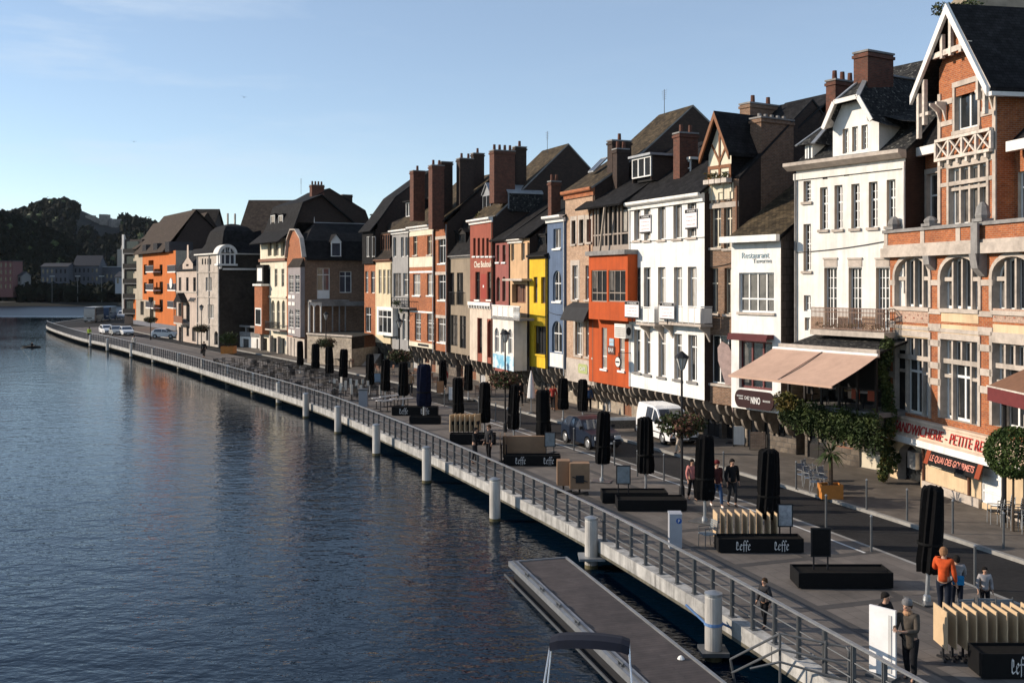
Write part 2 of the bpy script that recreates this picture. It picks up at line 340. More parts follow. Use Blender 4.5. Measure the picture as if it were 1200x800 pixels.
# ---------------------------------------------------------------- river
def watermat():
    m=bpy.data.materials.new('river_water'); m.use_nodes=True; n=m.node_tree.nodes; l=m.node_tree.links.new
    b=n['Principled BSDF']; b.inputs['Base Color'].default_value=(.001,.007,.016,1); b.inputs['IOR'].default_value=1.33; b.inputs['Specular IOR Level'].default_value=.36
    g=n.new('ShaderNodeNewGeometry'); sp=n.new('ShaderNodeSeparateXYZ'); l(g.outputs['Position'],sp.inputs[0])
    def noise(scale,det,sx=1,sy=1,rot=.5):
        mp=n.new('ShaderNodeMapping'); mp.inputs['Scale'].default_value=(sx,sy,1); mp.inputs['Rotation'].default_value=(0,0,rot); l(g.outputs['Position'],mp.inputs[0])
        t=n.new('ShaderNodeTexNoise'); t.inputs['Scale'].default_value=scale; t.inputs['Detail'].default_value=det; t.inputs['Roughness'].default_value=.55; l(mp.outputs[0],t.inputs['Vector']); return t.outputs['Fac']
    def math_(op,a,c):
        q=n.new('ShaderNodeMath'); q.operation=op
        for i,x in enumerate((a,c)):
            if isinstance(x,(int,float)): q.inputs[i].default_value=x
            else: l(x,q.inputs[i])
        return q.outputs[0]
    def rng(s,a,c,lo,hi):
        q=n.new('ShaderNodeMapRange'); q.inputs['From Min'].default_value=lo; q.inputs['From Max'].default_value=hi; q.inputs['To Min'].default_value=a; q.inputs['To Max'].default_value=c; l(s,q.inputs['Value']); return q.outputs[0]
    big=noise(.55,3,1.0,1.5,.35); mid=noise(1.7,3,1,1.6,.2); fine=noise(6.0,2,1,1.3,-.3)
    h=math_('ADD',math_('MULTIPLY',big,.55),math_('ADD',math_('MULTIPLY',mid,.34),math_('MULTIPLY',fine,.045)))
    patch=noise(.018,3,1,1.8,.1)
    wind=rng(patch,.75,1.25,.38,.62)
    farw=rng(sp.outputs['Y'],0,1,262,285)                    # the far reach is ruffled by wind
    bp=n.new('ShaderNodeBump'); bp.inputs['Distance'].default_value=.42; l(h,bp.inputs['Height'])
    near=rng(sp.outputs['Y'],.38,.13,18,90); st=math_('MULTIPLY',wind,near); l(st,bp.inputs['Strength']); l(bp.outputs[0],b.inputs['Normal'])
    l(math_('ADD',math_('MULTIPLY',farw,.42),.018),b.inputs['Roughness'])
    return m
mb=MB(); WATER=watermat()
mb.poly([(-3000,-80,WL),(400,-80,WL),(400,3000,WL),(-3000,3000,WL)],WATER); struct(mb.build('river_water'))
# ---------------------------------------------------------------- hills on the far bank
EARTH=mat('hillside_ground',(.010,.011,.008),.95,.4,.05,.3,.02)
def lerp(a,b,t): return a+(b-a)*t
def interp(x,T):
    if x<=T[0][0]: return T[0][1]
    for (a,p),(b,q) in zip(T,T[1:]):
        if x<=b: return lerp(p,q,(x-a)/(b-a))
    return T[-1][1]
def sms(t): t=max(0,min(1,t)); return t*t*(3-2*t)
RID1=[(-900,40),(-400,50),(-250,60),(-120,100),(-50,180),(0,227),(40,240),(80,264),(110,292),(140,326),(170,333)]  # entries off the left edge: unseen ridge, added to shade the near hill
RID2=[(-300,230),(0,245),(30,238),(50,228),(75,229),(100,239),(125,249),(150,248),(200,256),(300,262),(420,280),(700,320)]
def hz(X,Y):
    px=600+F*X/Y
    z=0.4
    r1=(HZ-interp(px,RID1))/F*600-5; t=sms((Y-408)/175); z=max(z,.4+max(0,r1)*t*(1-.35*sms((Y-600)/200)))
    r2=(HZ-interp(px,RID2))/F*1080-6; t=sms((Y-640)/430); z=max(z,max(0,r2)*t)
    return z+ (mnoise.noise(Vector((X*.02,Y*.02,1)))*4+mnoise.noise(Vector((X*.006,Y*.006,4)))*5)*sms((z-4)/25)
mb=MB(); NX,NY=96,64; 
Ys=[392+ (1420-392)*(j/(NY-1))**1.35 for j in range(NY)]; pxs=[-1000+1740*i/(NX-1) for i in range(NX)]
grid=[[((px-600)/F*Y,Y,(hz((px-600)/F*Y,Y) if j else WL-1)) for px in pxs] for j,Y in enumerate(Ys)]
for j in range(NY-1):
    for i in range(NX-1):
        if Ys[j]<620 and pxs[i]>200: continue
        mb.poly([grid[j][i],grid[j][i+1],grid[j+1][i+1],grid[j+1][i]],EARTH)
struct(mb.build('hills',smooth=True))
rg=random.Random(3); mb=MB()
def clump(mb,c,r,h,m,rg,sub=1):
    t=(1+5**.5)/2
    V=[Vector(v).normalized() for v in ((-1,t,0),(1,t,0),(-1,-t,0),(1,-t,0),(0,-1,t),(0,1,t),(0,-1,-t),(0,1,-t),(t,0,-1),(t,0,1),(-t,0,-1),(-t,0,1))]
    Fc=[(0,11,5),(0,5,1),(0,1,7),(0,7,10),(0,10,11),(1,5,9),(5,11,4),(11,10,2),(10,7,6),(7,1,8),(3,9,4),(3,4,2),(3,2,6),(3,6,8),(3,8,9),(4,9,5),(2,4,11),(6,2,10),(8,6,7),(9,8,1)]
    W=[c+Vector((v.x*r,v.y*r,v.z*h))*rg.uniform(.6,1.25) for v in V]
    for f in Fc: mb.poly([W[k] for k in f],m)
    for k in range(5):
        v=rg.choice(V); q=c+Vector((v.x*r,v.y*r,abs(v.z)*h))*.9; s=r*.45
        P=[q+Vector((rg.uniform(-s,s),rg.uniform(-s,s),rg.uniform(-s,s)*1.1)) for _ in range(4)]
        for f in ((0,1,2),(0,1,3),(0,2,3),(1,2,3)): mb.poly([P[j] for j in f],m)
for i in range(7600):
    px=rg.uniform(-90,330 if i%2 else 175); 
    Y=rg.uniform(415,690) if i<4800 else rg.uniform(690,1150)
    X=(px-600)/F*Y
    if Y<640 and px>168: continue
    z=hz(X,Y)
    if z<2.5 and Y>450: continue
    # clearing round the ruined walls
    if 92<px<140 and Y>930 and z>42: continue
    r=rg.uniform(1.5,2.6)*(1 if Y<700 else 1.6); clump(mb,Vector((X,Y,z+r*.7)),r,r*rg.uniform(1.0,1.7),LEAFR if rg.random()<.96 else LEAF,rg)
for i in range(150):     # the band of trees along the far bank
    px=rg.uniform(18,150); Y=rg.uniform(398,420); X=(px-600)/F*Y; r=rg.uniform(2.0,3.4); clump(mb,Vector((X,Y,1+r)),r,r*rg.uniform(1,1.5),LEAFR,rg)
o=mb.build('forest'); tag(o,'dark wooded hillside rising beyond the far river bank','forest',kind='stuff')
# ruined walls on the hill
mb=MB(); RU=mat('ruin_stone',(.27,.24,.21),.9,.3,.3,.3,.1)
Yr=985; k=Yr/F
for (x0,x1,yt,yb) in ((100,107,252,263),(107,116,256,266),(116,124,251,261),(117,126,255,268)):
    X0,X1=(x0-600)*k,(x1-600)*k; zt,zb=CH+(HZ-yt)*k,CH+(HZ-yb)*k
    mb.prism_z([(X0,Yr),(X1,Yr+2),(X1+1,Yr+9),(X0+1,Yr+9)],zb-6,zt,RU)
mb.lathe(((133-600)*k,Yr+4,CH+(HZ-269)*k-5),[(6.4,0),(6.2,12),(5.9,15.2)],RU,14)
tag(mb.build('ruined_fort'),'pale ruined stone fort with a round tower high on the hill','fort')
# cliff behind the houses on the right
ROCK=mat('cliff_rock',(.30,.245,.18),.95,.3,.35,.4,.25,bump=.8,bs=1.5)
mb=MB(); nu,nz_=34,10
def cl(i,j):
    X=43.5+i*2.4; Y=96+i*.9-2*math.sin(i*.5); z=j/(nz_-1)*(36.0+.8*i+1.2*math.sin(i*.9)+.8*math.sin(i*2.3)); q=Vector((X,Y,z))
    w=mnoise.noise(q*.22)*3.5+mnoise.noise(q*.7)*1.2
    return (X+w*.3,Y+w+j*.7,z)
for i in range(nu-1):
    for j in range(nz_-1): mb.poly([cl(i,j),cl(i+1,j),cl(i+1,j+1),cl(i,j+1)],ROCK)
for i in range(nu-1):
    a,b=cl(i,nz_-1),cl(i+1,nz_-1); mb.poly([a,b,(b[0]*1.4+4,b[1]*1.4,b[2]+2),(a[0]*1.4+4,a[1]*1.4,a[2]+2)],EARTH)
o=struct(mb.build('cliff')); 
rg=random.Random(11)
for px,py,lab in ((1108,4,'leafy bush on the cliff top above the brick gable'),(1134,2,'second bush on the cliff edge, right of the brick gable peak')):
    Y=97; X=(px-600)/F*Y; z=CH+(HZ-py)/F*Y
    t=thing('cliff_bush',lab,'bush',(X,Y,z-2.2),group='bushes on the cliff'); m_=MB(); leaves(m_,(0,0,1.6),(1.5,1.3,.8),420,.16,LEAF,rg,m2=LEAF2); m_.build('foliage',t)
    m_=MB(); m_.tube((0,0,-1.6),(0.1,0,1.6),.12,.05,BARK,6); m_.build('stem',t)
# ---------------------------------------------------------------- houses: a local frame per facade (x along the street, y inwards, z up)
LET_W=paint('white_lettering',(.75,.73,.70)); LET_R=paint('red_lettering',(.42,.035,.03)); LET_K=paint('black_lettering',(.02,.02,.022)); LET_P=paint('coral_lettering',(.72,.27,.20))
class House:
    def __init__(s,name,label,x0,s0,x1,s1,cat='house',group='houses along the riverfront',setb=0):
        A=Vector(((x0-600)/s0,F/s0)); B=Vector(((x1-600)/s1,F/s1)); s.U=(B-A).normalized(); s.N=Vector((-s.U.y,s.U.x))
        A=A+s.N*setb; s.A=A; s.L=(B-A+s.N*setb).dot(s.U) if False else (B-Vector(((x0-600)/s0,F/s0))).length
        s.root=thing(name,label,cat,(A.x,A.y,0),math.atan2(s.U.y,s.U.x),group); s.pl={0:[]}
    def uz(s,x,y,v=0):
        d=Vector(((x-600)/F,1)); t=(v+s.A.dot(s.N))/d.dot(s.N); P=d*t; return (P-s.A).dot(s.U), CH-(y-HZ)/F*t
    def vz(s,x,y,u):
        d=Vector(((x-600)/F,1)); t=(u+s.A.dot(s.U))/d.dot(s.U); P=d*t; return (P-s.A).dot(s.N), CH-(y-HZ)/F*t
    def rect(s,xl,xr,yt,yb,v=0):
        xm=(xl+xr)/2; return s.uz(xl,yt,v)[0],s.uz(xr,yt,v)[0],s.uz(xm,yb,v)[1],s.uz(xm,yt,v)[1]
    def w(s,xl,xr,yt,yb,v=0,**k):
        u0,u1,z0,z1=s.rect(xl,xr,yt,yb,v); s.wu(u0,u1,z0,z1,v,**k); return u0,u1,z0,z1
    def wu(s,u0,u1,z0,z1,v=0,cols=2,tr=(.3,),fc=None,g=None,arch=0,bars=None,sill=None,rv=.2,name='window',hole=True,fw=.06,label=None,open_=False,door=None):
        fc=fc or FRAMEW
        if hole: s.pl.setdefault(v,[]).append((u0,u1,z0,z1,arch,rv))
        if open_: return
        g=g or (GLASS if rnd.random()<.6 else GLASSM); y=v+rv-.03; W,Hh=u1-u0,z1-z0; fw=min(fw,W*.16)
        m=MB(); za=z1-arch*min(W/2,Hh) if arch else z1; ra=z1-za
        m.box(u0,u0+fw,y-.03,y+.04,z0,za,fc); m.box(u1-fw,u1,y-.03,y+.04,z0,za,fc); m.box(u0+fw,u1-fw,y-.03,y+.04,z0,z0+fw*1.2,fc)
        def top(u): 
            if not arch: return z1
            q=(u-(u0+u1)/2)/(W/2); return za+ra*math.sqrt(max(0,1-q*q))
        if not arch: m.box(u0+fw,u1-fw,y-.03,y+.04,z1-fw,z1,fc)
        else:
            n=10
            for k in range(n):
                a,b=math.pi*k/n,math.pi*(k+1)/n; cu=(u0+u1)/2
                o1=(cu-math.cos(a)*W/2,za+math.sin(a)*ra); o2=(cu-math.cos(b)*W/2,za+math.sin(b)*ra)
                i1=(cu-math.cos(a)*(W/2-fw),za+math.sin(a)*max(.02,ra-fw)); i2=(cu-math.cos(b)*(W/2-fw),za+math.sin(b)*max(.02,ra-fw))
                m.prism_v([o1,o2,i2,i1],y-.03,y+.04,fc)
        trz=[z1-t*Hh for t in tr]
        for t in trz: m.box(u0+fw,u1-fw,y-.04,y+.03,t-fw*.55,t+fw*.55,fc)
        for k in range(1,cols):
            uc=u0+W*k/cols; m.box(uc-fw*.55,uc+fw*.55,y-.035,y+.035,z0+fw*1.2,top(uc)-fw*.8,fc)
        if bars:
            nc,nr=bars
            for k in range(1,nc):
                uc=u0+W*k/nc; m.box(uc-.016,uc+.016,y-.02,y+.02,z0+fw,top(uc)-fw*.8,fc)
            for k in range(1,nr):
                zc=z0+Hh*k/nr
                if zc<za: m.box(u0+fw,u1-fw,y-.021,y+.021,zc-.016,zc+.016,fc)
        if door: m.box(u0+fw,u1-fw,y-.02,y+.03,z0+fw,z0+Hh*door,fc)
        o=m.build(name,s.root)
        if label: o['label']=label
        m=MB(); yy=y+.012
        P=[(u0,yy,z0),(u1,yy,z0),(u1,yy,za)]+([((u0+u1)/2+math.cos(math.pi*k/10)*W/2,yy,za+math.sin(math.pi*k/10)*ra) for k in range(1,10)] if arch else [])+[(u0,yy,za)]
        m.poly(P,g)
        if g is GLASS and rnd.random()<.55:       # curtains drawn partly aside behind the pane
            m.mq=1; cw=W*rnd.uniform(.15,.32); hh=rnd.uniform(0,.5)
            m.poly([(u0+fw,yy-.004,z0+hh*Hh),(u0+fw+cw,yy-.004,z0+hh*Hh),(u0+fw+cw*.8,yy-.004,za-fw),(u0+fw,yy-.004,za-fw)],GLASSM)
        m.build('pane',o)
        if sill:
            m=MB(); m.box(u0-.09,u1+.09,v-.10,v+rv-.035,z0-.13,z0-.003,sill); m.build('sill',o)
    def front(s,m,u0,u1,z0,z1,v,wm,rm=None,holes=None):
        holes=[h for h in (s.pl.get(v,[]) if holes is None else holes) if h[1]>u0 and h[0]<u1 and h[3]>z0 and h[2]<z1]; rm=rm or wm
        us=sorted({u0,u1,*[min(max(x,u0),u1) for h in holes for x in h[:2]]}); zs=sorted({z0,z1,*[min(max(x,z0),z1) for h in holes for x in h[2:4]]})
        for a,b in zip(us,us[1:]):
            run=None
            for c,d in zip(zs,zs[1:]):
                um,zm=(a+b)/2,(c+d)/2
                solid=not any(h[0]<um<h[1] and h[2]<zm<h[3] for h in holes)
                if solid: run=(run[0],d) if run else (c,d)
                if (not solid or d==zs[-1]) and run:
                    m.poly([(a,v,run[0]),(b,v,run[0]),(b,v,run[1]),(a,v,run[1])],wm); run=None
        for (a,b,c,d,arch,rv) in holes:
            y=v+rv; W=b-a; za=d-arch*min(W/2,d-c) if arch else d; ra=d-za; cu=(a+b)/2
            m.poly([(a,v,c),(a,y,c),(a,y,za),(a,v,za)],rm); m.poly([(b,v,c),(b,v,za),(b,y,za),(b,y,c)],rm); m.poly([(a,v,c),(b,v,c),(b,y,c),(a,y,c)],rm)
            if not arch: m.poly([(a,v,d),(a,y,d),(b,y,d),(b,v,d)],rm)
            else:
                P=[(cu-math.cos(math.pi*k/12)*W/2,za+math.sin(math.pi*k/12)*ra) for k in range(13)]
                for p,q in zip(P,P[1:]):
                    m.poly([(p[0],v,p[1]),(q[0],v,q[1]),(q[0],v,d),(p[0],v,d)],wm); m.poly([(p[0],v,p[1]),(p[0],y,p[1]),(q[0],y,q[1]),(q[0],v,q[1])],rm)
    def body(s,ze,zb,wm,sm,prof=None,depth=9,rm=None,gv=1.0,gm=None,u0=0,u1=None,corb=True,ncor=None,ghole=True,vf=0,doors=True,cw=.15):
        """front wall with openings, side walls with gables under the roof profile, recessed ground storey and corbels if zb>0"""
        u1=s.L if u1 is None else u1; m=MB(); s.front(m,u0,u1,zb,ze,vf,wm,rm)
        prof=prof or [(0,ze),(depth/2,ze+4),(depth,ze)]
        D=prof[-1][0]
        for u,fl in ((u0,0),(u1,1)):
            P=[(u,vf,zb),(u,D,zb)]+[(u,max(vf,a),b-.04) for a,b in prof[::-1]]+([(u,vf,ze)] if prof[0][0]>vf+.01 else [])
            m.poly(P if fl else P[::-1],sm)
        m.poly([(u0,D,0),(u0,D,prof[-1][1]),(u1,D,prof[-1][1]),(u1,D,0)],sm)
        if zb>0:
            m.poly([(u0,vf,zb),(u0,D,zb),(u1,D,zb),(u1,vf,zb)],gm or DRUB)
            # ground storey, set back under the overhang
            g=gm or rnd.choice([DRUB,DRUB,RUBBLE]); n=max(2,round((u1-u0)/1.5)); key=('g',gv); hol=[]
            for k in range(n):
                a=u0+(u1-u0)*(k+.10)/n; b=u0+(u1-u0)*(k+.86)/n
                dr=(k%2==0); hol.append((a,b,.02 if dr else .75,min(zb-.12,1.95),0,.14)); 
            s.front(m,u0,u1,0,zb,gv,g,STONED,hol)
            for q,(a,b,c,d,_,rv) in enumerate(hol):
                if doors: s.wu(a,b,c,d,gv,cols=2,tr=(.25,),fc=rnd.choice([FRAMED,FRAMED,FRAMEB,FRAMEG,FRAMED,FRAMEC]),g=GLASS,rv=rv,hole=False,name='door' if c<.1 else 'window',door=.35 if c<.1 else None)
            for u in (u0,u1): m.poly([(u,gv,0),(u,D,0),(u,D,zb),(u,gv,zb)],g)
        s.wall=m.build('wall',s.root)
        if zb>0 and corb: s.corbels(u0,u1,zb,gv,ncor,cw,vf)
        return s.wall
    def corbels(s,u0,u1,zb,gv,n=None,cw=.2,vf=0,mt=None):
        n=n or max(3,round((u1-u0)/.95)); 
        for k in range(n+1):
            u=u0+.12+(u1-u0-.24-cw)*k/n+(rnd.uniform(-.12,.12) if 0<k<n else 0); m=MB()
            d=gv-vf; P=[(gv+.05,zb-.004),(vf+.03,zb-.004)]
            for j in range(2):          # two long scrolls, each curling back under the last
                v0,z0=vf+.03+.46*d*j, zb-.02-.56*j
                for q in range(9):
                    t=q/8; P.append((v0+.50*d*t**1.7*.9+ (.05*d if q==0 else 0), z0-.60*math.sin(t*math.pi/2)))
                P.append((v0+.46*d+.05*d,z0-.50))
            P.append((gv+.05,zb-1.36))
            m.prism_u(P,u,u+cw,mt or CORB); m.build('corbel',s.root)
    def roof(s,prof,m,u0=None,u1=None,oh=.12,th=.12,me=None,name='roof'):
        u0=-oh if u0 is None else u0; u1=s.L+oh if u1 is None else u1
        b=MB(); b.shell([(a,z+.06) for a,z in prof],u0,u1,th,m,me or DARKMETAL); s.rf=b.build(name,s.root); return s.rf
    def cornice(s,ze,m,h=.3,pr=.35,u0=None,u1=None,v=0,name='cornice'):
        u0=-.02 if u0 is None else u0; u1=s.L+.02 if u1 is None else u1
        b=MB(); b.prism_u([(v-.002,ze-h),(v-pr*.3,ze-h),(v-pr*.35,ze-h*.55),(v-pr*.9,ze-h*.35),(v-pr,ze-h*.2),(v-pr,ze+.04),(v-.002,ze+.04)],u0,u1,m); return b.build(name,s.root)
    def chim(s,u,xl,xr,yt,yb,m=None,du=.7,pots=2,cap=True,sink=2.0,par=None):
        m=m or BR_CHIM; (v0,z1),(v1,_),(_,z0)=s.vz(xl,yt,u),s.vz(xr,yt,u),s.vz((xl+xr)/2,yb,u)
        b=MB(); b.box(u-du,u,v0,v1,z0-sink,z1,m)
        if cap: b.box(u-du-.06,u+.06,v0-.06,v1+.06,z1-.22,z1-.08,m); b.box(u-du-.05,u+.05,v0-.05,v1+.05,z1+.002,z1+.09,STONED)
        for k in range(pots):
            vv=v0+(v1-v0)*(k+.5)/pots; b.tube((u-du/2,vv,z1+.08),(u-du/2,vv,z1+.55),.13,.11,BR_CHIM,8); 
        return b.build('chimney',par or s.rf)
    def dormer(s,xl,xr,yt,yb,v,depth=2.2,roofm=None,cheek=None,fc=None,cols=2,tr=(),rt='flat',rise=.5,oh=.12,g=None,bars=None,head=.12):
        u0,u1,z0,z1=s.rect(xl,xr,yt,yb,v); fc=fc or FRAMEW; cheek=cheek or SLATE; roofm=roofm or ZINC
        b=MB(); 
        for a,c in ((u0,u0+.07),(u1-.07,u1)): b.box(a,c,v+.004,v+depth,z0-.25,z1,cheek)
        b.box(u0+.07,u1-.07,v+.25,v+depth,z0-.25,z1-.02,DARKMETAL)
        if rt=='flat': b.box(u0-oh,u1+oh,v-oh,v+depth,z1+.002,z1+.14,roofm)
        elif rt=='gable':
            c=(u0+u1)/2; b.prism_v([(u0,z1+.002),(c,z1+rise-.08),(u1,z1+.002)],v+.02,v+depth,fc)
            for sg in (-1,1):
                e=u0-oh if sg<0 else u1+oh
                b.prism_v([(e,z1-.05),(c,z1+rise),(c,z1+rise+.1),(e,z1+.06)],v-oh,v+depth,roofm)
        o=b.build('dormer',s.root); m=MB(); y=v+.02; fw=.07; W=u1-u0
        m.box(u0,u0+fw,y-.05,y+.05,z0,z1,fc); m.box(u1-fw,u1,y-.05,y+.05,z0,z1,fc); m.box(u0+fw,u1-fw,y-.05,y+.05,z0,z0+fw,fc); m.box(u0+fw,u1-fw,y-.05,y+.05,z1-head,z1,fc)
        for k in range(1,cols): uc=u0+W*k/cols; m.box(uc-.05,uc+.05,y-.045,y+.045,z0+fw,z1-head,fc)
        for t in tr: zc=z1-t*(z1-z0); m.box(u0+fw,u1-fw,y-.04,y+.04,zc-.035,zc+.035,fc)
        m.poly([(u0+fw,y+.02,z0+fw),(u1-fw,y+.02,z0+fw),(u1-fw,y+.02,z1-head),(u0+fw,y+.02,z1-head)],g or GLASS); m.build('window',o)
        return o
    def add(s,name,m,parent=None,label=None,smooth=False):
        o=m.build(name,parent or s.root,smooth)
        if label: o['label']=label
        return o
    def band(s,y,x,h,pr,m,name='string_course',u0=0,u1=None,v=0):
        z=s.uz(x,y,v)[1]; b=MB(); b.box(u0,s.L if u1 is None else u1,v-pr,v-.003,z-h,z,m); return s.add(name,b)
    def pipe(s,u,z0,z1,m=None,v=-.08):
        b=MB(); b.tube((u,v,z0),(u,v,z1),.05,.05,m or DARKMETAL,8); return s.add('downpipe',b)
    def text(s,t,x,y,wpx,m,v=-.02,hpx=None,name='lettering',parent=None,bold=0,wm=None,hm=None):
        u,z=s.uz(x,y,v); k=s.uz(x+wpx/2,y,v)[0]-s.uz(x-wpx/2,y,v)[0]
        hm=hm or ((s.uz(x,y-hpx/2,v)[1]-s.uz(x,y+hpx/2,v)[1]) if hpx else None)
        return text_part(t,name,s.root if parent is None else parent,m,(u,v,z),k,hm,bold=bold)
def gab(h,pts,u=None,eave=None):
    u=h.L if u is None else u; P=[h.vz(x,y,u) for x,y in pts]
    if eave: P=[eave]+P
    r=P[-1]; return P+[(2*r[0]-P[0][0],P[0][1])]
GREYPL=plaster('grey_render',(.30,.29,.28)); CREAM=plaster('cream_render',(.66,.55,.36)); CREAM2=plaster('ivory_render',(.72,.65,.50))
TAUPE=plaster('taupe_render',(.27,.215,.155)); REDP=plaster('oxide_red_paint',(.29,.075,.045)); MAUVE=plaster('dusky_red_paint',(.27,.085,.07))
BEIGE=plaster('apricot_render',(.56,.36,.20)); YEL=plaster('yolk_yellow_paint',(.72,.46,.02)); BLUEP=plaster('slate_blue_paint',(.095,.138,.22)); ORP=plaster('vermilion_paint',(.43,.070,.010)); ORDARK=plaster('shaded_rust_paint',(.50,.10,.022))
TIMBER=mat('oiled_timber',(.20,.075,.025),.7,.2,5)
# ================= red brick house with the sandwich shop =================
h=House('brick_house','ornate orange brick house with arched triple windows and a white-edged street gable',1043,26.8,1200,33.2); BR=h
Lx=h.uz(1262,300)[0]
for xl,xr,yt,yb in ((1049.6,1089,301.7,359.5),(1103,1147.3,301.4,362),(1163.8,1212,300.5,364.5)):
    h.w(xl,xr,yt,yb,cols=4,tr=(),arch=.62,fc=FRAMEW,rv=.34,fw=.085,g=GLASS)
for xl,xr,yt,yb in ((1050,1088.8,394.6,485),(1103,1146.5,399.5,494),(1163.8,1210,404,503)):
    h.w(xl,xr,yt,yb,cols=4,tr=(.27,.45),fc=FRAMEW,rv=.34,fw=.09,g=GLASS)
h.w(1088,1117,527,550,cols=2,tr=(),fc=FRAMEC,rv=.15); h.w(1150,1175,534,592,cols=1,tr=(.15,.3,.45,.6,.75),fc=FRAMEW,g=WHITE,rv=.1,name='shutter_door')
h.w(1052,1079,521,566,cols=1,tr=(),arch=.8,fc=FRAMED,g=GLASS,rv=.45,name='door')
z_s0=h.uz(1044,511)[1]; z_s1=h.uz(1044,483)[1]; zpar=10.72
m=MB(); CREAMP=plaster('shop_front_cream',(.62,.46,.29))
zt3=9.75
h.front(m,0,Lx,z_s1,zt3,0,BR_ORANGE,STONE)
h.front(m,0,Lx,0,z_s1,0.0,CREAMP,STONE)
m.poly([(0,0,0),(0,9,0),(0,9,10.2),(0,0,10.2)],BR_ORANGE); m.poly([(Lx,0,0),(Lx,0,10.2),(Lx,9,10.2),(Lx,9,0)],BR_ORANGE)
m.poly([(0,0,zt3),(Lx,0,zt3),(Lx,2.0,zt3),(0,2.0,zt3)],STONED)
# set-back top storey and the projecting gable bay
vb,vg=1.55,.75
ub0,ub1=h.uz(1100.5,220,vg)[0],h.uz(1167.5,220,vg)[0]; ul=h.uz(1073,230,vb)[0]
ze=h.uz(1098,173,vb)[1]; zgl=h.uz(1100,125,vg)[1]
h.w(1087,1100,203.5,264,v=vb,cols=1,tr=(.42,),rv=.2); h.w(1113,1157,194,263,v=vg,cols=4,tr=(.34,),rv=.25,fw=.1); h.w(1120,1147,99,151,v=vg,cols=2,tr=(),rv=.22,fw=.09)
h.w(1193,1212,200,262,v=vb,cols=2,tr=(.3,),rv=.2)
h.front(m,ul,ub0,zt3,ze,vb,BR_ORANGE,STONE); h.front(m,ub1,Lx,zt3,ze-.3,vb,BR_ORANGE,STONE)
vE=.15
ap=h.uz(1110,9,vE); eL=h.uz(1068,117,vE); eR=h.uz(1158,106,vE)
ape=(ap[0],ap[1]-.35)
def gl(u): 
    a=eL if u<ap[0] else eR; return lerp(ap[1],a[1],(u-ap[0])/(a[0]-ap[0]))-.25
zsh=min(gl(ub0),gl(ub1))
h.front(m,ub0,ub1,zt3,zsh,vg,BR_ORANGE,STONE)
m.poly([(ub0,vg,zsh),(ub1,vg,zsh),(ub1,vg,gl(ub1)),(ap[0],vg,gl(ap[0])),(ub0,vg,gl(ub0))],BR_ORANGE)
for u in (ub0,ub1): m.poly([(u,vg,zt3),(u,9,zt3),(u,9,gl(u)),(u,vg,gl(u))],BR_ORANGE)
m.poly([(ul,vb,zt3),(ul,9,zt3),(ul,9,ze),(ul,vb,ze)],BR_RED)
h.add('wall',m)
# stone dressings: bands on the piers, window surrounds
m=MB()
for y in (381,325.5):
    pass
def pier_band(y,hh,x0=1043,x1=1212):
    z=h.uz(1095,y)[1]
    for a,b in ((0,h.uz(1049.6,y)[0]),(h.uz(1089,y)[0],h.uz(1103,y)[0]),(h.uz(1147.3,y)[0],h.uz(1163.8,y)[0])): m.box(a-.02,b+.02,-.05,.06,z-hh,z,STONE)
for y,hh in ((328,.22),(362,.2),(379,.3),(398,.25),(424,.26),(443,.26)): pier_band(y,hh)
for xl,xr,yt,yb in ((1049.6,1089,301.7,359.5),(1103,1147.3,301.4,362),(1163.8,1212,300.5,364.5)):
    u0,u1,z0,z1=h.rect(xl,xr,yt,yb); m.box(u0-.05,u1+.05,-.09,.05,z0-.16,z0-.004,STONE); W=u1-u0; ra=.62*W/2; za=z1-ra; cu=(u0+u1)/2
    for k in range(12):
        a,b=math.pi*k/12,math.pi*(k+1)/12
        m.prism_v([(cu-math.cos(t)*(W/2+q),za+math.sin(t)*(ra+q)) for t,q in ((a,.005),(b,.005),(b,.17),(a,.17))],-.06,.05,STONE)
    m.box(u0-.17,u0-.005,-.06,.05,z0,za,STONE); m.box(u1+.005,u1+.17,-.06,.05,z0,za,STONE)
    m.box(u0-.1,u1+.1,-.05,.05,z0-.95,z0-.80,STONE)
    for k in range(1,4):     # stone mullions standing forward of the joinery
        uc=u0+W*k/4; zt=za+ra*math.sqrt(max(0,1-((uc-cu)/(W/2))**2)); m.box(uc-.05,uc+.05,.10,.24,z0,zt-.02,STONE)
    for a,b in ((u0,u0+W/4),(u1-W/4,u1)): m.box(a,b,.12,.23,za-.18,za-.02,STONE)
for xl,xr,yt,yb in ((1050,1088.8,394.6,485),(1103,1146.5,399.5,494),(1163.8,1210,404,503)):
    u0,u1,z0,z1=h.rect(xl,xr,yt,yb); W=u1-u0; H_=z1-z0
    m.box(u0-.16,u0-.004,-.05,.05,z0,z1+.02,STONE); m.box(u1+.004,u1+.16,-.05,.05,z0,z1+.02,STONE); m.box(u0-.16,u1+.16,-.055,.05,z1+.022,z1+.26,STONE)
    m.box(u0-.01,u1+.01,.08,.22,z1-H_*.30,z1-H_*.24,STONE)
    for k in range(1,4):
        uc=u0+W*k/4; m.box(uc-.05,uc+.05,.09,.24,z1-H_*.24,z1,STONE)
        if k!=2: m.box(uc-.05,uc+.05,.09,.24,z0,z1-H_*.30,STONE)
    for a,b in ((u0,u0+W/4),(u1-W/4,u1)): m.box(a,b,.12,.22,z1-H_*.48,z1-H_*.44,STONE)
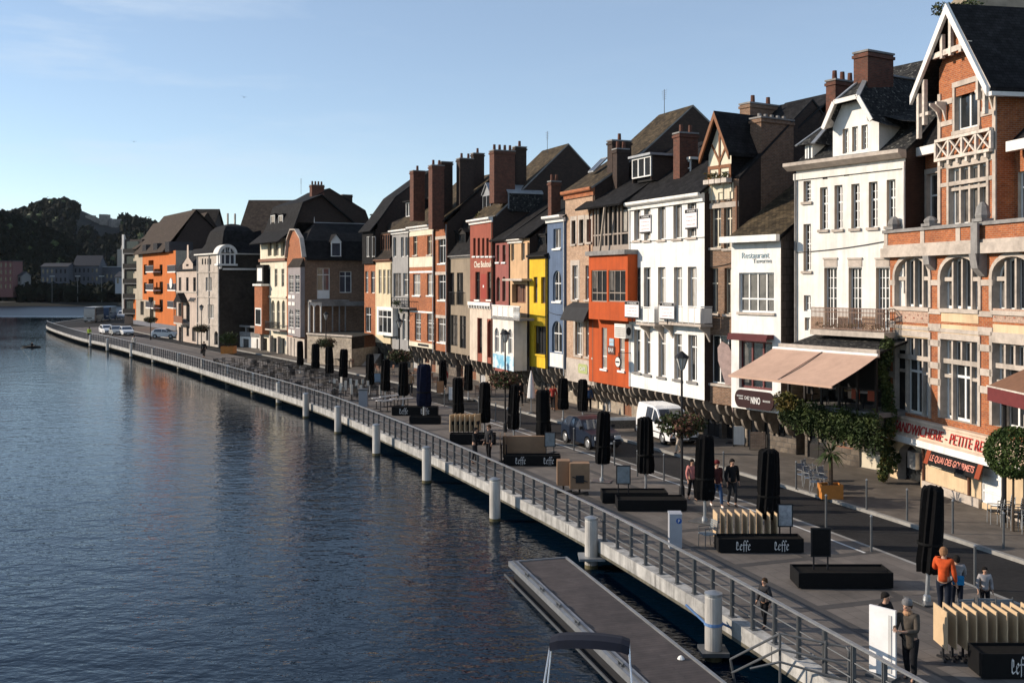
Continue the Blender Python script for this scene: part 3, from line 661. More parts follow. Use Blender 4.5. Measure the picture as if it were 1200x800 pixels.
# upper bay dressings
for y,hh in ((118,.22),(143,.2),(188,.34),(215,.16)):
    z=h.uz(1105,y,vg)[1]
    if y in (118,143):
        wa,wb=h.uz(1119,y,vg)[0]-.12,h.uz(1148,y,vg)[0]+.12; m.box(ub0-.03,wa,vg-.05,vg-.002,z-hh,z,STONE); m.box(wb,ub1+.03,vg-.05,vg-.002,z-hh,z,STONE)
    else: m.box(ub0-.03,ub1+.03,vg-.05,vg-.002,z-hh,z,STONE)
for a in (ub0-.03,ub1-.17): m.box(a,a+.2,vg-.06,vg-.002,zt3,zsh+.3,STONE)
for xl,xr,yt,yb,v in ((1113,1157,194,263,vg),(1120,1147,99,151,vg),(1087,1100,203.5,264,vb)):
    u0,u1,z0,z1=h.rect(xl,xr,yt,yb,v); m.box(u0-.14,u0-.003,v-.06,v+.03,z0,z1,STONE); m.box(u1+.003,u1+.14,v-.06,v+.03,z0,z1,STONE); m.box(u0-.16,u1+.16,v-.07,v+.03,z1+.003,z1+.22,STONE); m.box(u0-.16,u1+.16,v-.1,v+.03,z0-.16,z0-.003,STONE)
    if v==vg and xr==1157:
        W=u1-u0
        for k in range(1,4): uc=u0+W*k/4; m.box(uc-.06,uc+.06,vg+.05,vg+.2,z0,z1,STONE)
        zz=z1-.36*(z1-z0); m.box(u0,u1,vg+.055,vg+.205,zz-.08,zz+.05,STONE)
h.add('stone_dressing',m)
# panels of patterned stone between the window storeys
m=MB()
PINKST=mat('carved_pink_stone',(.42,.29,.22),.85,.35,14,.2,1.2)
for i,(xl,xr) in enumerate(((1050,1088.8),(1103.5,1147),(1164,1210))):
    u0,u1,z0,z1=h.rect(xl,xr,362,378); m.box(u0,u1,-.02,-.004,z0,z1,CREAMP if i==1 else PINKST); u0,u1,z0,z1=h.rect(xl,xr,381,394); m.box(u0,u1,-.02,-.004,z0-.05,z1,CREAMP)
    if i!=1:
        for k in range(8): uc=u0+(u1-u0)*(k+.5)/8; zc=h.uz((xl+xr)/2,370)[1]; m.box(uc-.05,uc+.05,-.035,-.02,zc-.06+(k%2)*.12-.05,zc+.0+(k%2)*.12-.05,BR_RED)
h.add('panel',m)
# parapet of the roof terrace
m=MB(); m.box(-.25,Lx,-.32,.1,9.55,9.95,STONE); m.box(-.2,Lx,-.22,.06,9.952,10.08,STONE); m.box(-.02,Lx,-.14,.05,10.082,10.6,BR_ORANGE); m.box(-.25,Lx,-.24,.16,10.602,10.74,STONED)
for x in (1042,1085,1127,1146,1214): u=h.uz(x,270)[0]; m.box(u-.14,u+.14,-.17,.07,10.083,10.598,STONE)
for x,tall in ((1049,.45),(1092,.3),(1153,.62)):
    u=h.uz(x,262)[0]; m.box(u-.3,u+.3,-.3,.2,10.745,10.86,STONED); m.lathe((u,-.05,10.86),[(.24,0),(.28,.12),(.22,tall*.7),(.08,tall)],STONED,8)
u=h.uz(1153,285)[0]; m.box(u-.2,u+.2,-.42,-.325,9.1,10.7,STONED); m.prism_u([(-.324,9.55),(-.5,9.55),(-.4,9.0),(-.1,8.7),(-.003,8.7),(-.003,9.55)],u-.2,u+.2,STONED)
u=h.uz(1093.5,300)[0]; m.prism_u([(-.003,9.55),(-.36,9.55),(-.3,9.2),(-.003,8.95)],u-.2,u+.2,STONED)
h.add('parapet',m)
# half-timber balustrade below the gable window
m=MB(); u0,u1,z0,z1=h.rect(1101,1166,157,181,vg)
WOODW=mat('weathered_pale_wood',(.60,.53,.46),.8,.15,6,.25,1.5)
m.box(u0,u1,vg-.26,vg-.06,z0-.1,z0+.02,WOODW); m.box(u0,u1,vg-.24,vg-.08,z1-.12,z1,WOODW)
for k in range(5): uc=u0+(u1-u0)*k/4; m.box(uc-.06,uc+.06,vg-.22,vg-.1,z0+.02,z1-.12,WOODW)
for k in range(4):
    a=u0+(u1-u0)*k/4+.06; b=u0+(u1-u0)*(k+1)/4-.06
    m.bar((a,vg-.16,z0+.02),(b,vg-.16,z1-.12),.09,.07,WOODW); m.bar((a,vg-.15,z1-.12),(b,vg-.15,z0+.02),.09,.07,WOODW)
for k in range(6): uc=u0+(u1-u0)*(k+.5)/6; m.box(uc-.07,uc+.07,vg-.22,vg-.055,z0-.3,z0-.1,WOODW)
h.add('timber_balustrade',m)
# gable roof with bargeboards
m=MB(); dep=11
for e in (eL,eR):
    m.prism_v([(e[0],e[1]-.05),(ap[0],ap[1]-.05),(ap[0],ap[1]+.16),(e[0]+(-.05 if e is eL else .05),e[1]+.13)],vE+.06,dep,SLATE,WOODW)
rf=h.add('roof',m); h.rf=rf
m=MB(); BARGE=mat('white_bargeboard',(.74,.71,.67),.7,.1,5)
for e in (eL,eR):
    m.prism_v([(e[0],e[1]-.22),(ap[0],ap[1]-.26),(ap[0],ap[1]+.17),(e[0],e[1]+.14)],vE-.08,vE+.055,BARGE)
def tie(t,w=.16): 
    z=lerp(ap[1],eL[1],t); a=lerp(ap[0],eL[0],t)+.05; b=lerp(ap[0],eR[0],t)-.05; return a,b,z
a,b,z=tie(.50); m.box(a,b,vE+.1,vE+.25,z-.2,z+.02,WOODW)
for uu in (ap[0]-.55,ap[0]+.02,ap[0]+.7): m.box(uu-.08,uu+.08,vE+.08,vE+.22,z-.3,min(gl(uu),z+1.9),WOODW)
for sg,e in ((-1,eL),(1,eR)):
    for q in (.86,.70):
        uu=lerp(ap[0],e[0],q); m.box(uu-.08,uu+.08,vE+.06,vE+.22,gl(uu)-1.9,gl(uu)-.02,WOODW) if sg<0 else m.box(uu-.07,uu+.07,vE+.06,vE+.22,gl(uu)-1.1,gl(uu)-.02,WOODW)
    uu=lerp(ap[0],e[0],.80); m.box(min(uu,e[0]*.9+ap[0]*.1),max(uu,ub0 if sg<0 else ub1),vE+.1,vE+.24,gl(uu)-1.2,gl(uu)-1.06,WOODW)
    for uu in ((ub0+.06,ub0+.5) if sg<0 else (ub1-.2,ub1-.6)): m.prism_u([(vg-.06,zsh-.9),(vg-.06,zsh-.1),(vE+.1,zsh-.1),(vE+.1,zsh-.2),(vg-.2,zsh-.45)],uu,uu+.09,WOODW)
h.add('bargeboard',m,rf)
# lower roof left of the bay, gutters
m=MB(); uL0=-.3; P=[(vb-.35,ze),(vb+.5,ze+1.0),(vb+1.6,ze+2.6),(vb+3.2,ze+5.2)]
m.shell([(a,z+.06) for a,z in P],uL0,ub0-.01,.14,SLATE,DARKMETAL); zr=h.uz(1172,172,vb-.3)[1]
m.shell([(vb-.35,zr),(vb+3.5,zr+3.6)],ub1+.01,Lx,.14,SLATE,DARKMETAL); h.add('roof',m)
m=MB(); m.box(uL0,ub0-.02,vb-.6,vb-.36,ze-.32,ze+.05,BARGE); m.box(ub1+.3,Lx,vb-.62,vb-.36,zr-.3,zr+.08,BARGE); e=eR; m.box(e[0]-.02,e[0]+.2,vE,dep,e[1]-.22,e[1]-.06,BARGE); h.add('gutter',m)
m=MB(); u=h.uz(1078,240,vb)[0]; m.tube((u,vb-.12,10.8),(u,vb-.12,ze-1.0),.06,.06,DARKMETAL); m.path([(u,vb-.12,ze-1.0),(u-.25,vb-.25,ze-.3)],.06,DARKMETAL); m.lathe((u,vb-.12,ze-1.15),[(.06,0),(.16,.2),(.16,.3)],DARKMETAL,8); h.add('downpipe',m)
# shop fascia and signs
m=MB(); SIGNP=plaster('painted_fascia',(.66,.50,.38)); m.prism_u([(-.003,z_s0),(-.42,z_s0),(-.42,z_s0+.28),(-.30,z_s0+.34),(-.2,z_s1-.12),(-.26,z_s1-.1),(-.26,z_s1),(-.003,z_s1)],-.1,h.uz(1215,520)[0],SIGNP)
m.box(-.1,h.uz(1215,520)[0],-.44,-.422,z_s0+.0,z_s0+.27,WHITE); fo=h.add('shop_fascia',m)
zc=(z_s0+.34+z_s1-.12)/2
a=h.uz(1049,495,-.27)[0]; b=h.uz(1157,513,-.27)[0]
text_part('SANDWICHERIE - PETITE RES','lettering',fo,LET_R,((a+b)/2,-.285,zc-.01),b-a,.42,tilt=76)
m=MB(); sb=MB(); u0,u1,z0,z1=h.rect(1084.5,1149.5,510.5,528,-.5); zz1=z_s0-.02
sb.prism_u([(-.38,zz1),(-.42,zz1),(-.60,zz1-.52),(-.56,zz1-.54)],u0+.28,u1-.28,BLACKP)
for a,b in ((u0,u0+.277),(u1-.277,u1)): sb.prism_u([(-.38,zz1),(-.42,zz1),(-.60,zz1-.52),(-.56,zz1-.54)],a,b,paint('orange_sign_end',(.27,.05,.018)))
sg=h.add('shop_sign',sb); text_part('LE QUAI DES GOURMETS','lettering',sg,LET_P,((u0+u1)/2,-.525,zz1-.26),(u1-u0)-.75,.30,tilt=71,bold=.01)
m=MB(); u0,u1,z0,z1=h.rect(1119.3,1134.5,532,560); m.box(u0,u1,-.05,-.004,z0,z1,FRAMED); m.box(u0+.06,u1-.06,-.058,-.05,z0+.06,z1-.06,mat('chalkboard',(.03,.03,.03),.7,.5,9)); mb_=h.add('menu_board',m)
for i in range(6): text_part(rnd.choice(['- - --- --','--- -- ---','-- ---- -']),'lettering',mb_,paint('chalk',(.4,.4,.4)),((u0+u1)/2,-.06,z1-.14-i*.13),(u1-u0)*.7,.03)
m=MB(); a,b=h.uz(1083,575)[0],h.uz(1150,590)[0]; m.box(a,b,-.12,-.004,0,.33,STONE); c,d=h.uz(1175,600)[0],Lx; m.box(c,d,-.1,-.004,0,.3,STONE); h.add('plinth',m)
m=MB(); 
for x in (1083.5,1137): u=h.uz(x,560)[0]; m.tube((u,-.07,.1),(u,-.07,z_s0-.02),.05,.05,mat('brown_pipe',(.16,.07,.04),.5),8)
h.add('downpipe',m)
m=MB(); u=h.uz(1077,557)[0]; m.box(u-.3,u+.3,-.35,-.02,.75,1.45,STEEL); h.add('meter_box',m)
# ================= big white house with the balcony =================
h=House('balcony_house','large white rendered house with an iron balcony and a clipped-gable attic',933,24.3,1061,27.2); BW=h
ZB=3.9
for r in ((941.5,950.3,212,236.5),(960.8,969.8,219.5,269),(977.8,987.2,217,268.5),(997.5,1007.2,215.5,267.5),(1018,1028.3,213,266.5),(1039,1049.2,210.5,265)):
    h.w(*r,cols=1 if r[0]<950 else 2,tr=(.38,),sill=STONE,bars=(2,5),rv=.24,fw=.05)
h.w(941.5,950.3,262.5,317.5,cols=2,tr=(.42,),bars=(2,6),sill=STONE,rv=.24,fw=.05); h.w(942,950,346,364.5,cols=2,tr=(),bars=(2,2),rv=.2); h.w(943,949.5,372,387,cols=2,tr=(),rv=.2)
for xl,xr in ((965.8,981.2),(994.4,1010.2),(1026.4,1042.7)):
    h.w(xl,xr,313.5,385.5,cols=2,tr=(),bars=(4,6),rv=.26,fw=.05,name='french_window')
ze=h.uz(940,193)[1]; gv=.9
prof=[(-.05,ze),(1.2,ze+.9),(6.0,ze+5.2),(12,ze)]
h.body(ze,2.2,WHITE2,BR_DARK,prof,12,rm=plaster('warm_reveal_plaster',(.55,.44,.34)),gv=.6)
h.roof(prof,SLATE_S,oh=.05)
m=MB(); m.box(-.1,h.L,-.10,-.003,ze-.72,ze-.42,WHITE2); m.prism_u([(-.003,ze-.28),(-.25,ze-.28),(-.55,ze-.08),(-.55,ze+.08),(-.003,ze+.08)],-.35,h.L+.05,STONE); h.add('cornice',m)
m=MB()
for x in (967,992,1018,1055): u,z=h.uz(x,207-(x-967)*.15); m.box(u-.14,u+.14,-.012,-.004,z-.12,z+.12,DARKMETAL)
h.add('vent',m)
m=MB()
for xl,xr in ((965.8,981.2),(994.4,1010.2),(1026.4,1042.7)): u0,u1,z0,z1=h.rect(xl,xr,304,312.5); m.box(u0,u1,-.03,-.004,z0,z1,STONE); m.box(u0-.03,u1+.03,-.07,-.005,z1+.002,z1+.08,STONE)
h.add('lintel',m)
m=MB(); 
for a,b in ((941.5+9,965),(982,994),(1011,1026)): u0,u1,z0,z1=h.rect(a,b,371,386); m.box(u0,u1,-.012,-.004,z0,z1,BR_PALE)
h.add('bare_brick_patch',m)
h.pipe(.02,2.2,ze-.4,STONED); h.pipe(h.L-.02,8,ze-.6,WHITE2)
# balcony
m=MB(); u0,u1=h.uz(950,387,-1.0)[0],h.uz(1037,387,-1.0)[0]; zb=h.uz(1000,387.5,-1.0)[1]; m.box(u0,u1,-1.05,-.01,zb-.26,zb-.02,STONE); bal=h.add('balcony',m)
m=MB(); zt=zb+1.0; RUST=mat('rusty_iron',(.20,.12,.085),.7,.3,8)
for zz in (zb+.06,zt-.02,zt-.2): m.box(u0+.03,u1-.03,-1.0,-.965,zz-.018,zz+.018,RUST); m.box(u1-.06,u1-.03,-1.0,-.03,zz-.018,zz+.018,RUST)
n=52
for k in range(n+1): u=u0+.04+(u1-u0-.09)*k/n; m.box(u-.011,u+.011,-.995,-.972,zb,zt,RUST)
for k in range(6): m.box(u1-.055,u1-.035,-.95+k*.16,-.93+k*.16,zb,zt,RUST)
h.add('balustrade',m,bal)
rg=random.Random(5); m=MB()
for k in range(9): leaves(m,(u0+.5+k*(u1-u0-1)/8,-.8,zb+.18),(.35,.12,.16),26,.08,LEAF2,rg)
h.add('balcony_plants',m,bal)
# lean-to glass roof and terrace restaurant below
vT=-2.2
m=MB(); uT0,uT1=h.uz(918,410,vT)[0],h.uz(1029,418,vT)[0]; zg=h.uz(980,409.5,vT)[1]
m.shell([(vT,zg),(-.02,zb-.28)],uT0+.05,uT1,.1,SLATE_S,DARKMETAL); m.box(uT0-.1,uT1+.1,vT-.22,vT-.01,zg-.2,zg+.12,STONE); h.add('lean_to_roof',m)
zf=h.uz(980,478,vT)[1]
m=MB(); m.box(uT0+.1,uT1,vT+.05,-.02,zf-.2,zf,STONED)
for k in range(6): u=uT0+.2+(uT1-uT0-.4)*k/5; m.box(u-.05,u+.05,vT+.08,vT+.18,zf,zg-.2,FRAMED)
m.box(uT0+.1,uT1,vT+.1,vT+.14,zf+.9,zf+.96,FRAMED); 
m.box(uT0+.25,uT0+.32,vT+.2,-.03,zf,zg-.1,BR_PALE)
h.add('terrace',m)
m=MB(); m.poly([(uT0,-.03,zf),(uT1,-.03,zf),(uT1,-.03,zg),(uT0,-.03,zg)],DARKMETAL); h.add('dark_interior_sheet',m)  # flat dark sheet stands in for the dim interior behind the terrace
h.corbels(uT0+.1,uT1-.2,zf-.2,.0,6,.22,vT+.1)
# attic: white clipped gable, small hipped dormer, chimneys
vA=.15; m=MB(); vA2=vA
for r in ((987.4,994.2,151,180),(998.5,1005.3,148.5,177.5),(1009.4,1016.8,146.5,175)): h.w(*r,v=vA,cols=2,tr=(),bars=(2,4),rv=.2,fw=.05)
u0,u1=h.uz(976,150,vA)[0],h.uz(1030,150,vA)[0]; zk0=ze+.1; zk1=h.uz(1025,141,vA)[1]
h.front(m,u0,u1,zk0,zk1,vA,WHITE,plaster('warm_reveal_plaster',(.55,.44,.34)))
tl=h.uz(986,123,vA); tr_=h.uz(1008,117,vA); e1=h.uz(1017,141,vA)
m.poly([(u0,vA,zk1),(e1[0],vA,zk1),(e1[0],vA,zk1+.02),(tr_[0],vA,tr_[1]),(tl[0],vA,tl[1]),(u0+.15,vA,zk1+.9)],WHITE)
m.poly([(u1,vA,zk0),(u1,vA+4,zk0),(u1,vA+4,zk1),(u1,vA,zk1)],WHITE); m.poly([(u0,vA,zk0),(u0,vA,zk1),(u0,vA+4,zk1),(u0,vA+4,zk0)],WHITE)
h.add('attic_gable',m)
m=MB(); vo=-.45; rid=h.vz(1018,86,(u0+u1)/2-.2); cu=(u0+u1)/2-.2
lo=h.uz(964,151,vo); ml=h.uz(977,120,vo); mr_=h.uz(1005,113,vo); ro=h.uz(1021,141,vo); 
rz,rv_=rid[1],rid[0]
back=9
def tri(*p): m.poly(p,SLATE_S)
# jerkin-head roof: two slopes and the clipped front hip
tri((ml[0],vo,ml[1]),(mr_[0],vo,mr_[1]),(cu,rv_,rz))
tri((lo[0],vo,lo[1]),(ml[0],vo,ml[1]),(cu,rv_,rz),(cu,back,rz),(lo[0],back,lo[1]))
tri((mr_[0],vo,mr_[1]),(ro[0],vo,ro[1]),(ro[0]+.35,vo+.6,ro[1]-.2),(u1+1.2,back,ro[1]-.5),(cu,back,rz),(cu,rv_,rz))
m.poly([(u1-.6,vA+.3,zk1+.4),(u1+.9,.6,zk1-.15),(u1+2.8,6,zk1-.2),(cu,6,rz-.05)],SLATE_S)
for a,b in (((mr_[0],vo,mr_[1]+.03),(cu,rv_,rz+.04)),((ml[0],vo,ml[1]+.03),(cu,rv_,rz+.04))): m.bar(a,b,.22,.06,ZINC)
m.bar((cu,rv_,rz+.05),(cu,back,rz+.05),.2,.08,ZINC)
for a,b in (((lo[0],vo,lo[1]),(ml[0],vo,ml[1])),((ml[0],vo,ml[1]),(mr_[0],vo,mr_[1])),((mr_[0],vo,mr_[1]),(ro[0],vo,ro[1]))): m.bar(a,b,.06,.2,BARGE)
m.poly([(lo[0],vo,lo[1]-.06),(ml[0],vo,ml[1]-.06),(tl[0],vA,tl[1]),(u0,vA,zk1)],WOODW)
arf=h.add('attic_roof',m)
h.chim(cu+.5,1017,1047,60,86,BR_CHIM,.8,0,par=arf); h.chim(-.3,979,1006,94,112,BR_CHIM,.6,3,par=arf)
m=MB(); a=h.uz(943.5,170,.3); b=h.uz(952,170,.3); z0=ze; z1=h.uz(947,169,.3)[1]
m.box(a[0],b[0],.3,3,z0,z1,WHITE); m.box(a[0]+.1,b[0]-.1,.285,.298,z0+.2,z1-.1,GLASS); m.box((a[0]+b[0])/2-.04,(a[0]+b[0])/2+.04,.27,.284,z0+.2,z1-.1,FRAMEW)
c=((a[0]+b[0])/2,2.0,h.uz(957,143,2.0)[1]); q=[(a[0]-.3,0,z1-.05),(b[0]+.3,0,z1-.05),(b[0]+.5,3.4,z1-.05),(a[0]-.5,3.4,z1-.05)]
for i in range(4): m.poly([q[i],q[(i+1)%4],c],SLATE_S)
for i in (0,1): m.bar(q[i],c,.2,.06,ZINC)
h.add('dormer',m)
# ================= tall dark slate roof behind the white house =================
hb=House('rear_house','dark slate gabled rear house between the brick chimney stack and the white attic',905,20.5,945,21.4,group='houses behind the riverfront'); 
p1=hb.vz(922,160,hb.L); p2=hb.vz(982,108,hb.L); prof=[(p1[0]-1.5,p1[1]-1.6),p1,p2,(p2[0]+6,p2[1]-5)]
hb.body(prof[0][1],0,BR_DARK,BR_DARK,prof,prof[-1][0]); hb.roof(prof,SLATE,u0=-1.5)
# ================= small white restaurant =================
h=House('small_white_house','narrow low white house with the oval red restaurant sign and slate lean-to roof',857,22.9,915,24.15); SW=h
h.w(866,907,319.5,366,cols=4,tr=(.66,),rv=.2,fw=.07,sill=STONE); h.w(866,905,400,456,cols=3,tr=(),fc=mat('maroon_joinery',(.12,.02,.02),.5),g=GLASS,rv=.25,fw=.09)
ze=h.uz(857,281)[1]; p=h.vz(930,218,0.); prof=[(-.35,ze-.05),(p[0],p[1]),(p[0]+1.5,p[1]-1.2)]
zb=h.uz(880,480)[1]
sm=mat('diamond_slate_cladding',brick=((.13,.10,.08),(.10,.078,.062),(.05,.04,.03),.42,.42,.02),rough=.75,var=.2,vs=3,stain=.2)
h.body(ze-.15,zb,WHITE,sm,prof,prof[-1][0],gv=1.1); h.roof(prof,SLATE_M,oh=.1)
m=MB(); m.box(-.25,h.L+.25,-.62,-.36,ze-.18,ze+.14,WHITE); h.add('gutter',m)
FAINT=paint('faded_blue_lettering',(.34,.45,.50)); h.text('Restaurant',885,299,32,FAINT,hpx=7); h.text('Taverne',893,305.5,22,paint('faded_grey_lettering',(.30,.33,.34)),hpx=5)
m=MB(); a,b=h.uz(861,393)[0],h.uz(907,397)[0]; z=h.uz(884,394)[1]; m.box(a,b,-.5,-.01,z-.08,z+.12,mat('maroon_awning',(.10,.02,.022),.8)); m.box(a,b,-.56,-.5,z-.2,z-.02,mat('maroon_awning',(.10,.02,.022),.8)); h.add('awning_cassette',m)
m=MB(); u0,u1,z0,z1=h.rect(861.5,907,458,479,-.35); P=[]; r=(z1-z0)*.5; 
for k in range(13): t=math.pi/2+math.pi*k/12; P.append((u0+r*.75+r*.75*math.cos(t),(z0+z1)/2+r*math.sin(t)))
for k in range(13): t=-math.pi/2+math.pi*k/12; P.append((u1-r*.75+r*.75*math.cos(t),(z0+z1)/2+r*math.sin(t)))
m.prism_v(P,-.38,-.30,paint('dark_red_signboard',(.028,.007,.008))); 
for u in (u0+.4,u1-.4): m.box(u-.03,u+.03,-.30,-.003,(z0+z1)/2,(z0+z1)/2+.06,DARKMETAL)
sg=h.add('restaurant_sign',m); uc=(u0+u1)/2; zc=(z0+z1)/2; Wd=u1-u0
text_part('CHEZ','lettering',sg,LET_W,(uc-.17*Wd,-.39,zc+.06),Wd*.13,.17); text_part('NINO','lettering',sg,LET_W,(uc+.05*Wd,-.39,zc-.02),Wd*.24,.34,bold=.02)
text_part('RESTAURANT','lettering',sg,LET_W,(uc-.35*Wd,-.39,zc+.13),Wd*.17,.075); text_part('TAVERNE','lettering',sg,LET_W,(uc-.33*Wd,-.39,zc+.0),Wd*.12,.075); text_part('BRASSERIE','lettering',sg,LET_W,(uc+.33*Wd,-.39,zc-.0),Wd*.18,.09)
# ================= narrow brown brick house with the timbered gable =================
h=House('timbered_house','narrow brown brick house topped by a half-timbered cream gable and a huge brick stack',825.5,21.6,866,22.5); TB=h
for r in ((833,845,239,290),(848.3,858,238,291),(831,841.5,314,367),(849,859,314,368)): h.w(*r,cols=2,tr=(.34,),rv=.24,fc=FRAMEC,sill=STONE)
h.w(832,860,393,450,cols=3,tr=(),rv=.26,fc=FRAMEW,sill=STONE)
ze=h.uz(840,212)[1]; zb=h.uz(840,473)[1]; pz=[h.vz(x,y,h.L) for x,y in ((866,195),(892,178))]
prof=[(-.02,ze),(2.0,ze+1.7),(5.5,ze+4.6),(11,ze)]
h.body(ze,zb,BR_BROWN,BR_DARK,prof,11,gv=1.0); h.roof(prof,SLATE,oh=.05); h.band(238,840,.28,.03,STONE,'lintel_band'); 
u0,u1,z0,z1=h.rect(827,864,222,234); m=MB(); m.box(0,h.L-.4,-.04,-.003,z0,z1+.3,CREAM2); h.add('frieze',m)
vD=-.1; u0,u1=h.uz(830.5,230,vD)[0],h.uz(857,230,vD)[0]; za=h.uz(842,134,vD); zl=h.uz(830,182,vD)[1]; z0=ze+.05
h.w(833.5,841.5,203,238,v=vD,cols=2,tr=(),rv=.16,fc=FRAMEW); h.w(847,855,201,235,v=vD,cols=2,tr=(),rv=.16,fc=FRAMEW)
m=MB(); zw=h.uz(843,196,vD)[1]; h.front(m,u0,u1,z0-.7,zw,vD,CREAM2); ac=(u0+u1)/2
m.poly([(u0,vD,zw),(u1,vD,zw),(u1,vD,zl),(ac,vD,za[1]-.3),(u0,vD,zl)],CREAM2)
for u in (u0,u1): m.poly([(u,vD,z0-.7),(u,4,z0-.7),(u,4,zl),(u,vD,zl)],SLATE)
h.add('timbered_gable',m)
m=MB()
for u in (u0+.06,ac,u1-.06): m.box(u-.07,u+.07,vD-.05,vD-.002,z0-.3,zw,TIMBER)
m.box(u0,u1,vD-.055,vD-.003,zw-.08,zw+.1,TIMBER); m.box(u0,u1,vD-.055,vD-.003,z0-.1,z0+.06,TIMBER)
m.bar((ac,vD-.03,za[1]-.5),(ac,vD-.03,zw),.1,.05,TIMBER,(0,1,0))
for sg_ in (-1,1): m.bar((ac,vD-.025,zw+.25),(ac+sg_*.6,vD-.025,zw+1.25),.1,.05,TIMBER,(0,1,0))
for sg_,ue in ((-1,u0-.3),(1,u1+.25)): m.prism_v([(ue,zl-.45),(ac,za[1]-.28),(ac,za[1]+.12),(ue,zl-.1)],vD-.45,vD-.33,TIMBER)
h.add('timber_frame',m)
m=MB()
for ue in (u0-.32,u1+.27): m.prism_v([(ue,zl-.25),(ac,za[1]-.1),(ac,za[1]+.14),(ue,zl-.05)],vD-.44,4.5,SLATE)
drf=h.add('dormer_roof',m)
m=MB(); rg=random.Random(8)
for k in range(4): leaves(m,(u0+.3+k*.45,vD-.35,z0+.15),(.28,.14,.25),30,.09,LEAF2,rg); m.box(u0+.1+k*.45,u0+.5+k*.45,vD-.5,vD-.1,z0-.25,z0-.02,WOODW)
h.add('flower_box',m)
h.chim(h.L+.02,892,930,138,250,BR_BROWN,.8,0,sink=.5); 
m=MB(); (v0,z1)=h.vz(892,138,h.L+.02); v1=h.vz(930,138,h.L+.02)[0]
for k in range(5): m.tube((h.L-.4,v0+.3+k*(v1-v0-.6)/4,z1),(h.L-.4,v0+.3+k*(v1-v0-.6)/4,z1+.3),.11,.1,STONED,8)
h.add('chimney_pots',m,h.rf); h.chim(.3,879,915,121,137,BR_BROWN,.8,2,sink=3)
# ================= white house with for-sale boards =================
h=House('white_house','tall plain white three-storey house hung with for-sale boards',738.3,19.2,825.5,21.8); W_=h
ze=h.uz(738,239)[1]; zb=h.uz(741,453)[1]; gsd=[.9,1.1]
for r in ((743,750.6,244.5,281.5),(754.7,762.3,243.5,281.5),(771,779.9,241,280.8),(789,799,239,279.6),(805.6,816.2,236.5,278)): h.w(*r,cols=2,tr=(),sill=STONE,rv=.24,g=rnd.choice([GLASSM,GLASSC]))
for r in ((743,751,313.5,362),(754.4,762.6,313.3,363),(771,779.8,313,364),(789.6,799.2,313,365),(806,816.2,312.6,366)): h.w(*r,cols=2,tr=(.25,),rv=.26,g=rnd.choice([GLASS,GLASSC]))
for r in ((743,751,386,436),(755,763,388,438.5),(771.5,780.3,389,441.5),(790,799.3,391,444.5),(806.5,816.8,392.5,447)): h.w(*r,cols=2,tr=(.26,),sill=STONED,rv=.26,g=rnd.choice([GLASS,GLASSM,GLASSC]))
prof=[(-.35,ze),(4.4,ze+3.5),(9,ze)]
h.body(ze,zb,WHITE,BR_DARK,[(0,ze)]+prof[1:],9,rm=plaster('warm_reveal_plaster2',(.60,.52,.44)),gv=1.1,ncor=9); h.roof(prof,SLATE,oh=.08)
h.cornice(ze,WHITE,.42,.45); h.band(281.5,770,.05,.03,STONED,'cable_ledge')
m=MB(); m.tube((.0,-.02,zb),(.0,-.02,ze-.4),.06,.06,WHITE,8); h.add('downpipe',m)
for i,(x0,x1,yt,yb) in enumerate(((745,767,359,377),(772,821,357,377.5))):
    m=MB(); vB=-.75; u0,u1=h.uz(x0,378,vB)[0],h.uz(x1,378,vB)[0]; z=h.uz((x0+x1)/2,378.5,vB)[1]; m.box(u0,u1,vB,-.004,z-.14,z,STONE)
    for u in (u0+.2,u1-.35): m.prism_u([(-.004,z-.145),(vB+.1,z-.145),(vB+.12,z-.25),(-.25,z-.5),(-.004,z-.95)],u,u+.14,STONE)
    b=h.add('balcony',m); m=MB(); zt=z+.95
    m.box(u0,u1,vB,vB+.05,zt-.05,zt,FRAMEW); m.box(u1-.05,u1,vB+.05,-.01,zt-.05,zt,FRAMEW)
    n=max(2,int((u1-u0)/.55))
    for k in range(n): a=u0+(u1-u0)*k/n; m.box(a+.04,a+(u1-u0)/n-.04,vB+.01,vB+.035,z+.06,zt-.09,WHITE2); m.box(a,a+.035,vB,vB+.045,z,zt-.05,FRAMEW)
    m.box(u1-.04,u1-.012,vB+.06,-.02,z+.06,zt-.09,WHITE2); h.add('balustrade',m,b)
def board(xl,xr,yt,yb,v,lab,sticks=False):
    u0,u1,z0,z1=h.rect(xl,xr,yt,yb,v); P0=h.A+h.U*((u0+u1)/2)-h.N*(-v); w=(u1-u0)/2
    t=thing('sale_board',lab,'signboard',(P0.x,P0.y,z0),h.root.rotation_euler.z,'for-sale boards on the white house'); H_=z1-z0
    m=MB(); m.box(-w,w,-.02,.02,0,H_,paint('board_white',(.78,.74,.74))); m.build('panel',t)
    m=MB(); m.box(-w,w,-.026,-.021,H_*.80,H_*.985,LET_K); m.box(-w,w,-.026,-.021,0,H_*.07,LET_K); m.build('header_strip',t)
    text_part('A VENDRE','lettering',t,LET_W,(.08*w,-.032,H_*.89),w*1.35,H_*.10)
    PK=paint('faint_pink_lettering',(.62,.42,.42))
    for i in range(3): text_part(['-- ------- --','- --- -- --','------ ---'][i],'lettering',t,PK,(0,-.026,H_*(.62-.2*i)),w*1.4,H_*.03)
    if sticks:
        m=MB(); m.tube((0,.03,-.25),(0,.03,H_*.9),.03,.03,LET_K,6); m.build('bracket',t)
board(750,762.5,252,273,-.06,'for-sale board hanging over the second top-floor window of the white house'); board(803,816.5,245,268,-.06,'for-sale board hanging over the last top-floor window of the white house')
